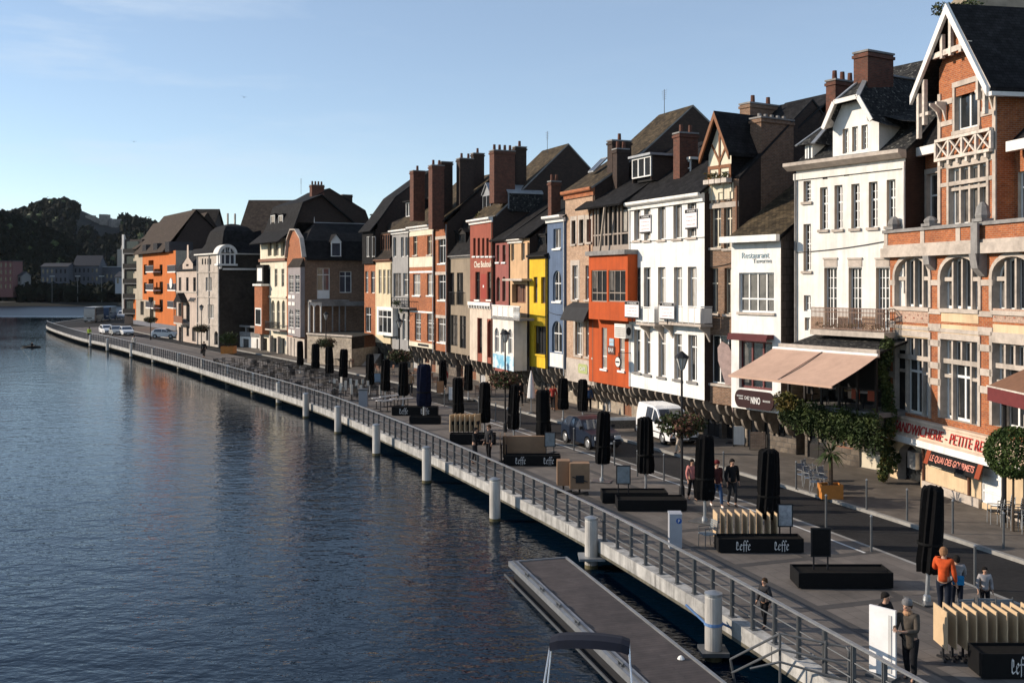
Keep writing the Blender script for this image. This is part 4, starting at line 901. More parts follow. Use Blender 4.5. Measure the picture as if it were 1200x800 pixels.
board(732.5,748.5,353,372.5,-.95,'for-sale board fixed to the smaller left balcony of the white house',True); board(773.5,790,354.5,374.5,-.95,'for-sale board fixed to the longer right balcony of the white house',True)
u=2.2
h.dormer(797,809.5,188,207.5,1.9,2.6,WHITE2,BR_DARK,cols=2,tr=(.5,),rt='flat'); h.chim(h.uz(797,185,2.6)[0]+2.0,796.5,818,156,187,BR_CHIM,.7,2,par=h.rf)
# ================= orange house =================
h=House('vermilion_house','bright vermilion house with a dark glazed attic loggia and a projecting bay',690,17.8,738.3,19.2); O_=h
ze=h.uz(737,238.5,-.5)[1]; zb=h.uz(738,455)[1]
ul=h.uz(696.5,380)[0]
h.w(705,711.3,384,432,cols=1,tr=(.7,),rv=.16,fc=FRAMEW,g=GLASSC,sill=WHITE); h.w(725.5,732,394,434,cols=1,tr=(.4,),rv=.16,fc=FRAMEW,g=GLASSC,sill=WHITE)
zl=h.uz(715,297)[1]
prof=[(-.75,ze)]+[h.vz(x,y,h.L) for x,y in ((752,221),(797,190))]; prof+=[(prof[-1][0]+2,prof[-1][1]+1.4),(11,ze)]
h.body(zl,zb,ORP,BR_RED,[(0,zl),(0.01,ze+.4)]+prof[1:],11,gv=1.0,ncor=7); h.roof(prof,SLATE,u0=-.6,u1=h.L+.05)
# bay box
m=MB(); u0,u1=h.uz(690,330,-.7)[0],h.uz(735.5,330,-.7)[0]; z0=h.uz(712,375,-.7)[1]; z1=h.uz(712,299,-.7)[1]; 
h.w(693,711,316.5,353.5,v=-.7,cols=3,tr=(.72,),fc=mat('grey_brown_joinery',(.28,.23,.19),.6),rv=.12,g=GLASS); h.w(713,733,316.5,353.5,v=-.7,cols=3,tr=(.72,),fc=mat('grey_brown_joinery',(.28,.23,.19),.6),rv=.12,g=GLASS)
h.front(m,u0,u1,z0,z1,-.7,ORP); 
for u in (u0,u1): m.poly([(u,-.7,z0),(u,-.005,z0),(u,-.005,z1),(u,-.7,z1)],ORP)
m.poly([(u0,-.7,z0),(u1,-.7,z0),(u1,-.005,z0),(u0,-.005,z0)],ORP); m.box(u0-.05,u1+.05,-.95,-.01,z1+.002,z1+.28,STONED); h.add('bay',m)
# loggia
m=MB(); a,b=h.uz(697,270,.1)[0],h.L; zz0,zz1=z1+.3,ze+.1
GB=mat('grey_brown_joinery',(.28,.23,.19),.6)
for x in (697.5,701,708.5,713,718.5,724,728,737): 
    u=h.uz(x,270,.0)[0]; m.box(u-.07,u+.07,-.02,.1,zz0,zz1,GB)
m.box(a,b,-.03,.1,zz0,zz0+.35,GB); m.box(a,b,-.01,.09,zz0+1.0,zz0+1.1,GB); m.bar((h.uz(709,262,-.6)[0],-.6,zz1),(h.uz(703,292,-.5)[0],-.5,zz0),.12,.12,mat('grey_wood',(.36,.30,.24)))
h.add('loggia_frame',m); m=MB(); m.poly([(a,.12,zz0),(b,.12,zz0),(b,.12,zz1),(a,.12,zz1)],GLASS); u0,u1,q0,q1=h.rect(729,735,246,271,.11); m.poly([(u0,.105,q0),(u1,.105,q0),(u1,.105,q1),(u0,.105,q1)],GLASSC); h.add('pane',m)
h.dormer(741,763,184,208,1.0,3.4,ZINC,BR_DARK,cols=3,rt='flat',oh=.2)
m=MB(); u0,u1,z0,z1=h.rect(720,733,379.5,396,-.5); m.box(u0,u1,-.5,-.05,z0,z1,WHITE2); 
for k in range(5): m.box(u0+.06,u1-.06,-.51,-.502,z0+.1+k*.12,z0+.15+k*.12,STONED)
ac_=h.add('air_conditioner',m); m=MB(); m.poly([(u1+.003,-.28+.17*math.cos(k*math.pi/8),(z0+z1)/2+.26*math.sin(k*math.pi/8)) for k in range(16)],LET_K); h.add('fan_grille',m,ac_)
m=MB(); uc,zc=h.uz(724,424,-.75); P=[(-.75+.30*math.cos(k*math.pi/10),zc+.34*math.sin(k*math.pi/10)) for k in range(20)]
m2=[]; b=MB(); b.prism_v([(uc+.34*math.cos(k*math.pi/12),zc+.34*math.sin(k*math.pi/12)) for k in range(24)],-.75,-.69,LET_K); b.prism_v([(uc+.29*math.cos(k*math.pi/12),zc+.29*math.sin(k*math.pi/12)) for k in range(24)],-.765,-.752,WHITE2); b.bar((uc,-.7,zc+.34),(uc,-.7,zc+.55),.03,.03,LET_K); b.bar((uc,-.7,zc+.55),(uc+.3,-.003,zc+.55),.03,.03,LET_K)
sg=h.add('round_sign',b); text_part('BRASSERIE','lettering',sg,LET_K,(uc,-.77,zc),.46,.09)
for x0,x1,y0,y1,c,t_ in ((715,720,396,405,(.35,.5,.6),'MENU'),(713,721,405,415,(.10,.05,.04),'BAR')):
    b=MB(); u0,u1,z0,z1=h.rect(x0,x1,y0,y1); b.box(u0,u1,-.06,-.004,z0,z1-.03,paint('sign_%s'%t_.lower(),c)); sg=h.add('wall_sign',b); text_part(t_,'lettering',sg,LET_W,((u0+u1)/2,-.065,(z0+z1)/2),(u1-u0)*.75)
# ================= pale brick house =================
h=House('pale_brick_house','pale pinkish brick house right of the blue one, with a black awning',662.5,16.9,697,17.95); PB=h
for r in ((670,674.6,258.5,286),(679,683.8,257.5,285),(687.7,693,257,283.7)): h.w(*r,cols=1,tr=(),fc=FRAMED,rv=.2,sill=STONE)
for r in ((671,677.3,311,351),(686,692,311,351),(674.3,681.6,377,416),(686.3,695.5,377,418)): h.w(*r,cols=2,tr=(.35,),rv=.2,sill=STONE)
ze=h.uz(663,226)[1]; zb=h.uz(697,452)[1]; prof=gab(h,((697.5,219),(752,179),(812,124)))
h.body(ze,zb,BR_PALE,BR_DARK,[(0,ze)]+prof[1:],prof[-1][0],gv=.9,ncor=5); h.roof([(-.3,ze-.05)]+prof[1:],SLATE_M,oh=.05,me=STONED); h.cornice(ze,BR_ORANGE,.5,.4); 
m=MB(); 
for r in ((670,674.6,258.5,286),(679,683.8,257.5,285),(687.7,693,257,283.7)): u0,u1,z0,z1=h.rect(*r); m.box(u0-.22,u0-.01,-.02,-.004,z0,z1,STONE); m.box(u1+.01,u1+.22,-.02,-.004,z0,z1,STONE); m.box(u0-.22,u1+.22,-.025,-.004,z1+.003,z1+.3,STONE)
for r in ((671,677.3,311,351),(674.3,681.6,377,416)): u0,u1,z0,z1=h.rect(*r); m.box(u0-.3,u0-.01,-.02,-.004,z0,z1,STONE); m.box(u1+.01,u1+.28,-.02,-.004,z0,z1,STONE); m.box(u0-.3,u1+.28,-.025,-.004,z1+.003,z1+.35,STONE)
h.add('stone_surround',m); b=MB(); b.box(0,h.L,-.03,-.004,zb,h.uz(680,421)[1],STONE); h.add('stone_base',b)
m=MB(); a,b_,z0,z1=h.rect(662,689.5,360,376,-.6); m.prism_u([(-.004,z1+.3),(-.55,z1),(-.95,z0+.1),(-.95,z0),(-.004,z1+.2)],a,b_,mat('black_awning_cloth',(.022,.022,.024),.85,.2)); h.add('awning',m)
m=MB(); u0,u1,z0,z1=h.rect(678.5,689,426.5,437.5); 
m.prism_v([(u0,z0+.06),(u0+.1,z0),(u1-.1,z0),(u1,z0+.06),(u1,z1-.1),(u1-.1,z1),(u0+.1,z1),(u0,z1-.1)],-.06,-.034,paint('sage_signboard',(.38,.42,.18))); sg=h.add('wall_sign',m); text_part('CAFE','lettering',sg,LET_W,((u0+u1)/2,-.07,(z0+z1)/2),(u1-u0)*.6)
h.chim(h.L,717.5,740,165,187,BR_DARK,.7,1); h.chim(h.L+.8,723,737,175,215,BR_DARK,.6,2,sink=1)
# ================= blue, yellow =================
h=House('blue_house','narrow slate-blue house with arched white windows',641.5,16.35,662.5,16.95); BL=h
h.w(648.5,657.2,268,291,cols=2,tr=(),sill=WHITE,rv=.2); h.w(648,657.6,317,353,cols=2,tr=(.42,),arch=.95,rv=.2,fc=FRAMEW,sill=WHITE); h.w(646.8,658.5,376,413,cols=2,tr=(.4,),arch=.9,rv=.22)
ze=h.uz(641,257.5)[1]; zb=h.uz(660,432)[1]; prof=[(-.25,ze),(4,ze+2.2),(9,ze)]
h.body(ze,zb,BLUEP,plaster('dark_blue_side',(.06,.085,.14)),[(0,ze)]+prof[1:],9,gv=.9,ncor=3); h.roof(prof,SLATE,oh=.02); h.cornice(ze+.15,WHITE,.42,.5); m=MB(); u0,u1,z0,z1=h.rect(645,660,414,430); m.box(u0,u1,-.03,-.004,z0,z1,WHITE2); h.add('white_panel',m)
h=House('yellow_house','narrow egg-yolk yellow house with a small black mansard',620.5,15.85,641.5,16.4); Y_=h
for r in ((625.3,629.8,324.5,355),(634,638.8,324.5,355.5)): h.w(*r,cols=1,tr=(),fc=FRAMEB,rv=.2)
h.w(626,639.2,382,415,cols=2,tr=(),fc=FRAMED,rv=.22,sill=YEL); ze=h.uz(621,300.5)[1]; zb=h.uz(622,429)[1]
prof=[(-.3,ze),(.5,ze+.3),(1.3,ze+2.2),(5,ze+3.4),(9,ze+.3)]
h.body(ze,zb,YEL,BR_DARK,[(0,ze)]+prof[1:],9,gv=.9,ncor=3); h.roof(prof,SLATE,oh=.04); h.dormer(630,640,276,296,.7,1.8,SLATE,SLATE,fc=FRAMED,cols=1,rt='flat'); h.cornice(ze,DARKMETAL,.2,.3)
h.chim(h.L+.2,646,657,213,250,BR_CHIM,.5,2,sink=3)
# ================= apricot & dusky red twins with the corner bay =================
h=House('apricot_house','apricot rendered house with a white balustraded balcony over its doorway',596,15.2,620.5,15.85); BE=h
for r in ((599,602.4,286,305.5),(610.8,615,285,305)): h.w(*r,cols=1,tr=(),fc=FRAMEC,rv=.2)
h.w(600,616,333,355,cols=2,tr=(),fc=FRAMEB,rv=.4,g=mat('brown_door',(.09,.035,.02),.5),name='door'); h.w(608.5,617,386,414,cols=1,tr=(.3,),fc=FRAMED,rv=.22)
ze=h.uz(596,281)[1]; zb=h.uz(618,434)[1]; prof=[(-.4,ze),(4.5,ze+3.3),(9,ze)]
h.body(ze,zb,BEIGE,BR_DARK,[(0,ze)]+prof[1:],9,gv=.9,ncor=3); h.roof(prof,SLATE,oh=.05); h.cornice(ze,WHITE2,.3,.35,u0=0,u1=h.L*.7)
m=MB(); u0,u1=h.uz(589,327,-.8)[0],h.uz(612,327,-.8)[0]; z=h.uz(600,326.5,-.8)[1]; m.box(u0,u1,-.85,-.004,z-.16,z,STONE); h.add('porch_canopy',m)
m=MB(); 
u0,u1,z0,z1=h.rect(596,620,417,433); m.box(u0,u1,-.03,-.004,z0,z1,STONE); h.add('stone_base',m)
h=House('dusky_red_house','narrow dusky red house with a white polygonal bay window over the blue poster',577.5,14.65,596,15.25); RM=h
for r in ((581.7,585.2,287,307),(588.8,592.5,287,307)): h.w(*r,cols=1,tr=(),fc=FRAMEB,rv=.2,sill=WHITE)
for r in ((581.6,586,324.5,353),(588.6,592.6,324,353)): h.w(*r,cols=1,tr=(),fc=FRAMEB,arch=.9,rv=.22)
ze=h.uz(578,283)[1]; zb=h.uz(590,436)[1]; prof=[(-.35,ze),(4.5,ze+3.4),(9,ze)]
h.body(ze,zb,MAUVE,BR_DARK,[(0,ze)]+prof[1:],9,gv=.9,ncor=3); h.roof(prof,SLATE,oh=.03); h.cornice(ze,DARKMETAL,.15,.3)
vq=-1.05
def bay(h,xa,xb,v,ytop,ybot,wins,pb=None,m_=STONE):
    u0,u1=h.uz(xa,ytop,v)[0],h.uz(xb,ytop,v)[0]; z1=h.uz((xa+xb)/2,ytop,v)[1]; z0=h.uz((xa+xb)/2,ybot,v)[1]; m=MB()
    for r,k in wins: h.w(*r,v=v,**k)
    h.front(m,u0,u1,z0,z1,v,m_)
    for u in (u0,u1): m.poly([(u,v,z0),(u,-.005,z0),(u,-.005,z1),(u,v,z1)],m_)
    m.poly([(u0,v,z0),(u1,v,z0),(u1,-.005,z0),(u0,-.005,z0)],m_); m.poly([(u0,v,z1),(u1,v,z1),(u1,-.005,z1),(u0,-.005,z1)],m_); h.add('bay',m); return u0,u1,z0,z1
u0,u1,z0,z1=bay(h,577.5,602,vq,374,432,[((579.6,584.6,384,413),dict(cols=2,tr=(.35,),arch=.9,rv=.16)),((586.8,592.6,385,414),dict(cols=2,tr=(.35,),arch=.9,rv=.16)),((595.4,600.4,385.5,415),dict(cols=2,tr=(.35,),arch=.9,rv=.16))],m_=plaster('bay_white',(.74,.69,.62)))
m=MB(); m.box(u0-.1,u1+1.4,vq-.12,-.01,z1+.002,z1+.16,STONED); zt=z1+1.05
m.box(u0-.06,u1+1.3,vq-.08,vq+.04,zt-.08,zt,WHITE); 
for k in range(5): a=u0+(u1-u0)*k/4; m.box(a-.05,a+.05,vq-.06,vq+.02,z1+.16,zt-.08,WHITE)
m.box(u0,u1,vq-.03,vq-.0,z1+.2,zt-.1,WHITE2)
for k in range(7): a=u1+.15+k*.17; m.lathe((a,vq-.02,z1+.16),[(.04,0),(.07,.2),(.03,.5),(.05,zt-z1-.26)],WHITE,6)
h.add('balcony',m)
m=MB(); ua,ub,za,zb_=h.rect(578,602,416,432.5,vq-.02); m.box(ua,ub,vq-.03,vq-.006,za,zb_,mat('blue_white_poster',(.62,.74,.78),.6,.1,col2=(.16,.42,.58),vs=2.2)); h.add('poster',m)
# ================= red house =================
h=House('red_house','oxide-red rendered house with painted lettering and five narrow attic windows',551,13.95,577.5,14.75); RD=h
for xl,xr in ((554.6,557.4),(559.7,562.4),(564.9,567.6),(569.9,572.7),(574.9,577.2)): h.w(xl,xr,279,300,cols=1,tr=(),fc=FRAMEB,rv=.2,sill=WHITE)
for xl,xr in ((557,562.3),(571,576.4)): h.w(xl,xr,318.5,351,cols=2,tr=(.3,),fc=FRAMED,rv=.2,sill=WHITE)
h.w(560,565,373,414,cols=1,tr=(.3,),fc=FRAMED,rv=.25); h.w(571.5,577,375,419,cols=1,tr=(),fc=FRAMED,arch=.8,rv=.3)
ze=h.uz(551,259)[1]; zb=h.uz(565,424)[1]; prof=gab(h,((580.5,253),(666,169)))
zl=h.uz(565,358)[1]
h.body(ze,zb,REDP,BR_DARK,[(0,ze)]+prof[1:],prof[-1][0],gv=.8,ncor=4); h.roof(prof,SLATE_M,oh=.05,me=STONED); h.cornice(ze,WHITE,.35,.4)
m=MB(); m.box(0,h.L,-.02,-.004,zb,h.uz(565,372)[1],STONE) if False else None
SB=plaster('stone_paint',(.62,.52,.42)); a=h.uz(560,394)[0]
for (xa,xb) in ((551,559.6),(565.4,571.1)): u0,u1,z0,z1=h.rect(xa,xb,366,421); m.box(max(0,u0),u1,-.03,-.004,zb,zl,SB)
u0,u1,z0,z1=h.rect(559.6,565.4,358,372.5); m.box(u0,h.L,-.031,-.004,z0,zl,SB); h.add('stone_base',m)
m=MB(); m.box(0,h.L,-.25,-.035,zl,zl+.28,WHITE)
for k in range(9): u=.1+k*(h.L-.3)/8; m.box(u,u+.12,-.2,-.036,zl-.25,zl-.002,WHITE)
h.add('dentil_cornice',m); h.text('Chez Bouboule',566,309.5,21,paint('cream_lettering',(.78,.66,.54)),hpx=7.5,bold=.02)
m=MB(); u0,u1,z0,z1=h.rect(563.6,570,321,350); m.box(u0,u1,-.02,-.004,z0,z1,paint('crimson_panel',(.30,.05,.035))); m.box((u0+u1)/2-.12,(u0+u1)/2+.12,-.03,-.021,z0+.9,z1-.9,WHITE); h.add('wall_panel',m)
for (xa,xb,ya,yb) in ((566,584,214,243),(585,605,213,243)):
    h.dormer(xa,xb-9,ya+14,yb+2,1.3,3.0,ZINC,SLATE_S,fc=ZINC,cols=2,rt='gable',rise=.9)
h.chim(h.L,579,603.5,176.5,216,BR_CHIM,1.0,4,sink=1.5); h.chim(h.L-.5,604,617,172.5,190,BR_DARK,.6,1,sink=2); 
m=MB(); u0,u1=h.uz(538,250,.5)[0],h.uz(551,250,.5)[0]; leaves(m,(.6,.6,ze+.4),(.6,.35,.35),90,.12,LEAF2,random.Random(4)); h.add('roof_garden_plant',m)
h.chim(.1,655,658.5,210,232,BR_CHIM,.3,0,sink=2)
# ================= taupe, orange-brick, cream-and-brick, grey, cream, far brick =================
h=House('taupe_house','taupe rendered house with twin curved dormers in a black mansard',521.5,13.1,551,13.95,setb=.35); TP=h
for xl,xr in ((526,532.3),(535.4,542.7)): h.w(xl,xr,319.5,357,cols=2,tr=(),fc=FRAMED,rv=.2)
for r in ((528.3,536.2,369,405),(538.7,546,370,408)): h.w(*r,cols=2,tr=(.3,),fc=FRAMED,rv=.2)
ze=h.uz(522,301)[1]; zb=h.uz(535,414)[1]; prof=[(-.25,ze),(.6,ze+1.3),(1.3,ze+3.2),(5,ze+5),(9.5,ze+.5)]
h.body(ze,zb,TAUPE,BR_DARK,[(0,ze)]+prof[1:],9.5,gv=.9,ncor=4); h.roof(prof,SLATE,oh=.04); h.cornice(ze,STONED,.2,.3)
for xa,xb in ((526,535),(537,546)): h.dormer(xa,xb,273,297,.45,1.6,SLATE,SLATE,fc=FRAMED,cols=1,rt='gable',rise=.35,g=GLASS)
for xl,xr in ((525.4,532.8),(534.8,543.2)):
    m=MB(); u0,u1,z0,z1=h.rect(xl,xr,342,357.5,-.15)
    for k in range(9): u=u0+(u1-u0)*k/8; m.box(u-.015,u+.015,-.16,-.13,z0,z1,LET_K)
    m.box(u0,u1,-.165,-.125,z1-.03,z1+.01,LET_K); h.add('window_rail',m)
h.chim(.2,539,555,186,233,BR_DARK,.9,2,sink=3); h.chim(-1,555,567.5,180,196,BR_DARK,.7,1,sink=4)
h=House('orange_brick_house','slim orange brick house with one tall white window per floor',508.5,12.75,524,13.15); OB=h
for r in ((513.7,522.3,279,308.5),(513.5,522.4,321,351.5),(513.2,522.8,371,401)): h.w(*r,cols=2,tr=(.3,),rv=.2,sill=WHITE)
ze=h.uz(511,262)[1]; zb=h.uz(515,411)[1]; prof=[(-.5,ze),(5,ze+4.6),(10,ze)]
h.body(ze,zb,BR_ORANGE,BR_DARK,[(0,ze)]+prof[1:],10,gv=.9,ncor=2); h.roof(prof,SLATE_M,oh=.03)
for y in (277,318.5,369): h.band(y,515,.28,.03,STONE,u0=.1,u1=h.L-.1)
h.chim(h.L,506.5,520.5,194,242,BR_CHIM,.9,2,sink=2); h.chim(h.L-1.2,517.5,530.5,190,206,BR_DARK,.8,0,sink=4)
h=House('striped_brick_house','cream and orange striped brick house with big white sash windows',480,12.1,508.5,12.8); CB=h
for r in ((484.2,489,277,299),(500.6,506,276,298.5)): h.w(*r,cols=2,tr=(.3,),rv=.2,fc=FRAMEC,sill=STONE)
for r in ((484,492.6,321,346),(500.4,508,320.5,346)): h.w(*r,cols=2,tr=(.4,),rv=.2,sill=WHITE,g=GLASSC)
for r in ((486,493.3,367,399),(500.4,509,367.5,400)): h.w(*r,cols=2,tr=(.35,),bars=(2,4),rv=.2,fc=FRAMEW,g=GLASSM)
ze=h.uz(480,267)[1]; zb=h.uz(482,405)[1]; prof=[(-.35,ze),(5,ze+4.6),(10,ze)]
h.body(ze,zb,BR_ORANGE,BR_DARK,[(0,ze)]+prof[1:],10,gv=.9,ncor=4); h.roof(prof,SLATE_M,oh=.04); h.cornice(ze,WHITE,.35,.4)
for y,hh in ((269,.55),(301,.95),(317.5,.18),(364.5,.16)): h.band(y,495,hh,.03,CREAM2 if hh>.3 else WHITE,u0=.02,u1=h.L-.02)
m=MB(); m.box(0,h.L,-.06,-.004,zb,zb+.45,CREAM2); sg=h.add('fascia_board',m); text_part('CAFE DE LA MEUSE','lettering',sg,LET_K,(h.L*.55,-.065,zb+.22),h.L*.55,.2) if False else None
m=MB(); m.box(h.L*.38,h.L*.82,-.075,-.062,zb+.12,zb+.34,LET_K); h.add('dark_sign_strip',m)
h.dormer(476,492.5,236,253,1.2,3.0,SLATE,SLATE,cols=5,rt='flat',oh=.3)
h.chim(h.L-.3,484.5,498,200.5,233,BR_CHIM,.9,1,sink=2)
h=House('grey_house','flat grey rendered house with a plant-filled balcony',459.5,11.6,480,12.1); GR=h
for r in ((460.8,464.2,278,301),(469.8,473.4,278,301),(475,479,278,300)): h.w(*r,cols=1,tr=(),rv=.18)
h.w(461,470,320,348,cols=2,tr=(),fc=FRAMEG,rv=.2); h.w(472.5,479.3,320,346,cols=2,tr=(.3,),rv=.2)
for r in ((464,469,366,398),(471.6,475.8,367,398),(477.5,481.4,368,399)): h.w(*r,cols=2,tr=(.25,),arch=.9,rv=.2)
ze=h.uz(460,271)[1]; zb=h.uz(470,410)[1]; prof=[(-.35,ze),(5,ze+4.4),(10,ze)]
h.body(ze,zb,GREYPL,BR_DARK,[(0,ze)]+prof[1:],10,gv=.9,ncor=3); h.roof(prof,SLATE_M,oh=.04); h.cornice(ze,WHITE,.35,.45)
m=MB(); u0,u1=h.uz(459,360,-.7)[0],h.uz(480,360,-.7)[0]; z=h.uz(470,360,-.7)[1]; m.box(u0,u1,-.75,-.004,z-.12,z,STONED)
for k in range(12): u=u0+(u1-u0)*k/11; m.box(u-.02,u+.02,-.74,-.7,z,z+.9,LET_K)
m.box(u0,u1,-.75,-.69,z+.88,z+.94,LET_K); b=h.add('balcony',m); m=MB(); leaves(m,(u0+1.2,-.65,z+.4),(1.2,.25,.4),120,.12,LEAF,random.Random(6)); leaves(m,(u0+2.6,-.75,z-.3),(.9,.2,.35),80,.1,LEAF,random.Random(7)); h.add('balcony_plants',m,b)
h=House('cream_house','slim cream house with a white boxed bay under a brown mansard',440,11.2,459.5,11.6); CR=h
for r in ((443.7,447.2,316,344),(449,452.2,316,344.5),(453.8,457.6,316,345)): h.w(*r,cols=2,tr=(.3,),rv=.16,fc=FRAMEC,g=GLASSC)
ze=h.uz(440,305)[1]; zb=h.uz(450,402)[1]; prof=[(-.3,ze),(.4,ze+.7),(1.5,ze+3.9),(5,ze+5.6),(10,ze+1)]
h.body(ze,zb,CREAM,BR_DARK,[(0,ze)]+prof[1:],10,gv=.9,ncor=3); h.roof(prof,SLATE_B,oh=.04); h.cornice(ze,FRAMEB,.22,.3)
h.dormer(446,457,274,297,.5,2,SLATE_B,SLATE_B,fc=FRAMEB,cols=4,rt='flat')
bay(h,441.5,460,-.6,359.5,393,[((443.2,458.6,363,390.5),dict(cols=3,tr=(.3,),rv=.1,fw=.09))],m_=WHITE)
h=House('far_brick_house','orange brick house with a slate-clad upper bay at the garden edge',427,10.9,440,11.2); OR_=h
for r in ((428,431.5,318,343),(434.6,439.2,318,343.5)): h.w(*r,cols=2,tr=(.3,),rv=.18)
h.w(428,434.8,360,389,cols=2,tr=(.3,),rv=.2)
ze=h.uz(428,309.5)[1]; zb=0; zt=h.uz(428,273)[1]
for r in ((429,432.8,277,301),(435.2,439,277,301)): h.w(*r,v=-.25,cols=2,tr=(),rv=.12)
prof=[(-.7,zt),(.5,zt+1.4),(2.2,zt+3.7),(6.5,zt+6.8),(13,zt)]
h.body(ze,zb,BR_ORANGE,BR_DARK,[(0,ze),(.01,zt)]+prof[1:],13); h.roof(prof,SLATE,oh=.1)
m=MB(); h.front(m,0,h.L,ze,zt+.2,-.25,SLATE); 
for u in (0,h.L): m.poly([(u,-.25,ze),(u,0,ze),(u,0,zt),(u,-.25,zt)],SLATE)
m.poly([(0,-.25,ze),(h.L,-.25,ze),(h.L,0,ze),(0,0,ze)],SLATE); h.add('slate_bay',m); h.dormer(435,443,252,270,1.3,2,SLATE,SLATE,fc=FRAMEG,cols=1,rt='flat')
# ================= the mansion with its garden terrace, and the houses beyond =================
GREYST=plaster('grey_oriel_stone',(.27,.24,.24)); 
h=House('garden_mansion','orange brick mansion turning a dark slate mansard flank to its raised garden',336,10.0,357,10.6,group='houses on the far bend'); MN=h
Dp=9.5
ze=h.uz(357,302)[1]
for r in ((345.8,350.8,285,301.5),): h.w(*r,cols=2,tr=(),rv=.15)
h.w(350,356,403,427,cols=1,tr=(),rv=.25,fc=FRAMED,name='door')
gp_=[h.uz(x,y) for x,y in ((336.3,302),(338.5,281),(342.5,269.5),(348,269.5),(354,280),(357,302))]
m=MB(); zt=gp_[0][1]-.3; h.front(m,0,h.L,0,zt,0,BR_ORANGE,STONE); 
m2=[g for g in gp_]; wl=[q for q in h.pl[0] if q[2]>zt-1]
# curved gable with its window opening left as a panel frame
m.poly([(0,0,zt),(h.L,0,zt)]+[(a,0,b) for a,b in gp_[::-1]],BR_ORANGE)
u1=h.L
side_w=[]
zr=h.vz(372,259,u1)[1]; zb_=h.vz(385,282,u1)[1]; zs=h.vz(385,303,u1)[1]
# flank wall facing the garden: built in (v,z) with openings
def flank(m,u,v0,v1,z0,z1,holes,wm,rm,dp=.2):
    vs=sorted({v0,v1,*[x for q in holes for x in q[:2]]}); zz=sorted({z0,z1,*[x for q in holes for x in q[2:4]]})
    for a,b in zip(vs,vs[1:]):
        for c,d in zip(zz,zz[1:]):
            if not any(q[0]<(a+b)/2<q[1] and q[2]<(c+d)/2<q[3] for q in holes): m.poly([(u,a,c),(u,b,c),(u,b,d),(u,a,d)],wm)
    for a,b,c,d in holes:
        y=u-dp
        m.poly([(u,a,c),(y,a,c),(y,a,d),(u,a,d)],rm); m.poly([(u,b,c),(u,b,d),(y,b,d),(y,b,c)],rm); m.poly([(u,a,c),(u,b,c),(y,b,c),(y,a,c)],rm); m.poly([(u,a,d),(y,a,d),(y,b,d),(u,b,d)],rm)
def fwin(h,u,a,b,c,d,fc,cols=2,tr=(),solid=0,g=None,dp=.2,name='window'):
    m=MB(); x=u-dp+.05
    for p,q in ((a,a+.07),(b-.07,b)): m.box(x-.05,x+.03,p,q,c,d,fc)
    m.box(x-.05,x+.03,a+.07,b-.07,c,c+.08,fc); m.box(x-.05,x+.03,a+.07,b-.07,d-.08,d,fc)
    for k in range(1,cols): vc=a+(b-a)*k/cols; m.box(x-.05,x+.025,vc-.04,vc+.04,c+.08,d-.08,fc)
    for t in tr: zc=d-t*(d-c); m.box(x-.05,x+.025,a+.07,b-.07,zc-.04,zc+.04,fc)
    if solid: m.box(x-.03,x+.01,a+.07,b-.07,c+.08,c+solid*(d-c),fc)
    o=m.build(name,h.root); m=MB(); m.poly([(x-.02,a,c),(x-.02,b,c),(x-.02,b,d),(x-.02,a,d)],g or GLASSB); m.build('pane',o)
def frect(h,u,xl,xr,yt,yb): 
    xm=(xl+xr)/2; return h.vz(xl,yt,u)[0],h.vz(xr,yt,u)[0],h.vz(xm,yb,u)[1],h.vz(xm,yt,u)[1]
fw_=[frect(h,u1,371.5,386.5,314,350),frect(h,u1,398,412,318,343)]
flank(m,u1,0,Dp,0,zs,fw_,BR_BROWN,BR_BROWN); m.poly([(0,0,0),(0,Dp,0),(0,Dp,zs),(0,0,zs)],BR_BROWN); m.poly([(0,Dp,0),(u1,Dp,0),(u1,Dp,zs),(0,Dp,zs)],BR_BROWN)
h.add('wall',m)
fwin(h,u1,*fw_[0],FRAMEW,2,(.22,),.28,name='french_window'); fwin(h,u1,*fw_[1],FRAMEW,2,(.22,))
# mansard of the flank: sweeps from the eave to a break, then to the ridge (profile across u)
m=MB(); uc=u1/2; sec=[(u1+.25,zs),(u1-.15,zs+.9),(u1-.5,zb_),(uc,zr)]
full=sec+[(u1-a,b) for a,b in sec[::-1][1:]]
for (a,b),(c,d) in zip(full,full[1:]): m.poly([(a,.25,b),(a,Dp,b),(c,Dp,d),(c,.25 if abs(c-uc)>.01 else 2.2,d)] if True else [],SLATE)
m.poly([(full[2][0],.25,full[2][1]),(uc,2.2,zr),(full[4][0],.25,full[4][1])],SLATE)
m.bar((uc,2.2,zr+.05),(uc,Dp,zr+.05),.15,.1,ZINC); m.box(u1+.0,u1+.35,.1,Dp,zs-.22,zs-.02,DARKMETAL)
m.tube((uc,2.2,zr),(uc,2.2,zr+.7),.06,.02,ZINC,6)
h.rf=h.add('roof',m)
m=MB()
for (a,b),(c,d) in zip(gp_,gp_[1:]): m.bar((a,-.06,b+.05),(c,-.06,d+.05),.5,.16,STONE)
h.add('gable_coping',m)
q=frect(h,u1+.1,389,398.5,284,299.5); m=MB(); a,b,c,d=q; m.box(u1-2.2,u1+.08,a-.12,b+.12,c-.2,d,SLATE); m.box(u1+.085,u1+.13,a-.12,a,c-.1,d+.05,FRAMEW); m.box(u1+.085,u1+.13,b,b+.12,c-.1,d+.05,FRAMEW); m.box(u1+.085,u1+.13,a,b,d-.1,d+.06,FRAMEW); m.box(u1+.085,u1+.14,a-.15,b+.15,c-.2,c-.02,FRAMEW); m.box(u1+.084,u1+.1,a,b,c-.02,d-.1,GLASSB)
mid=(a+b)/2; 
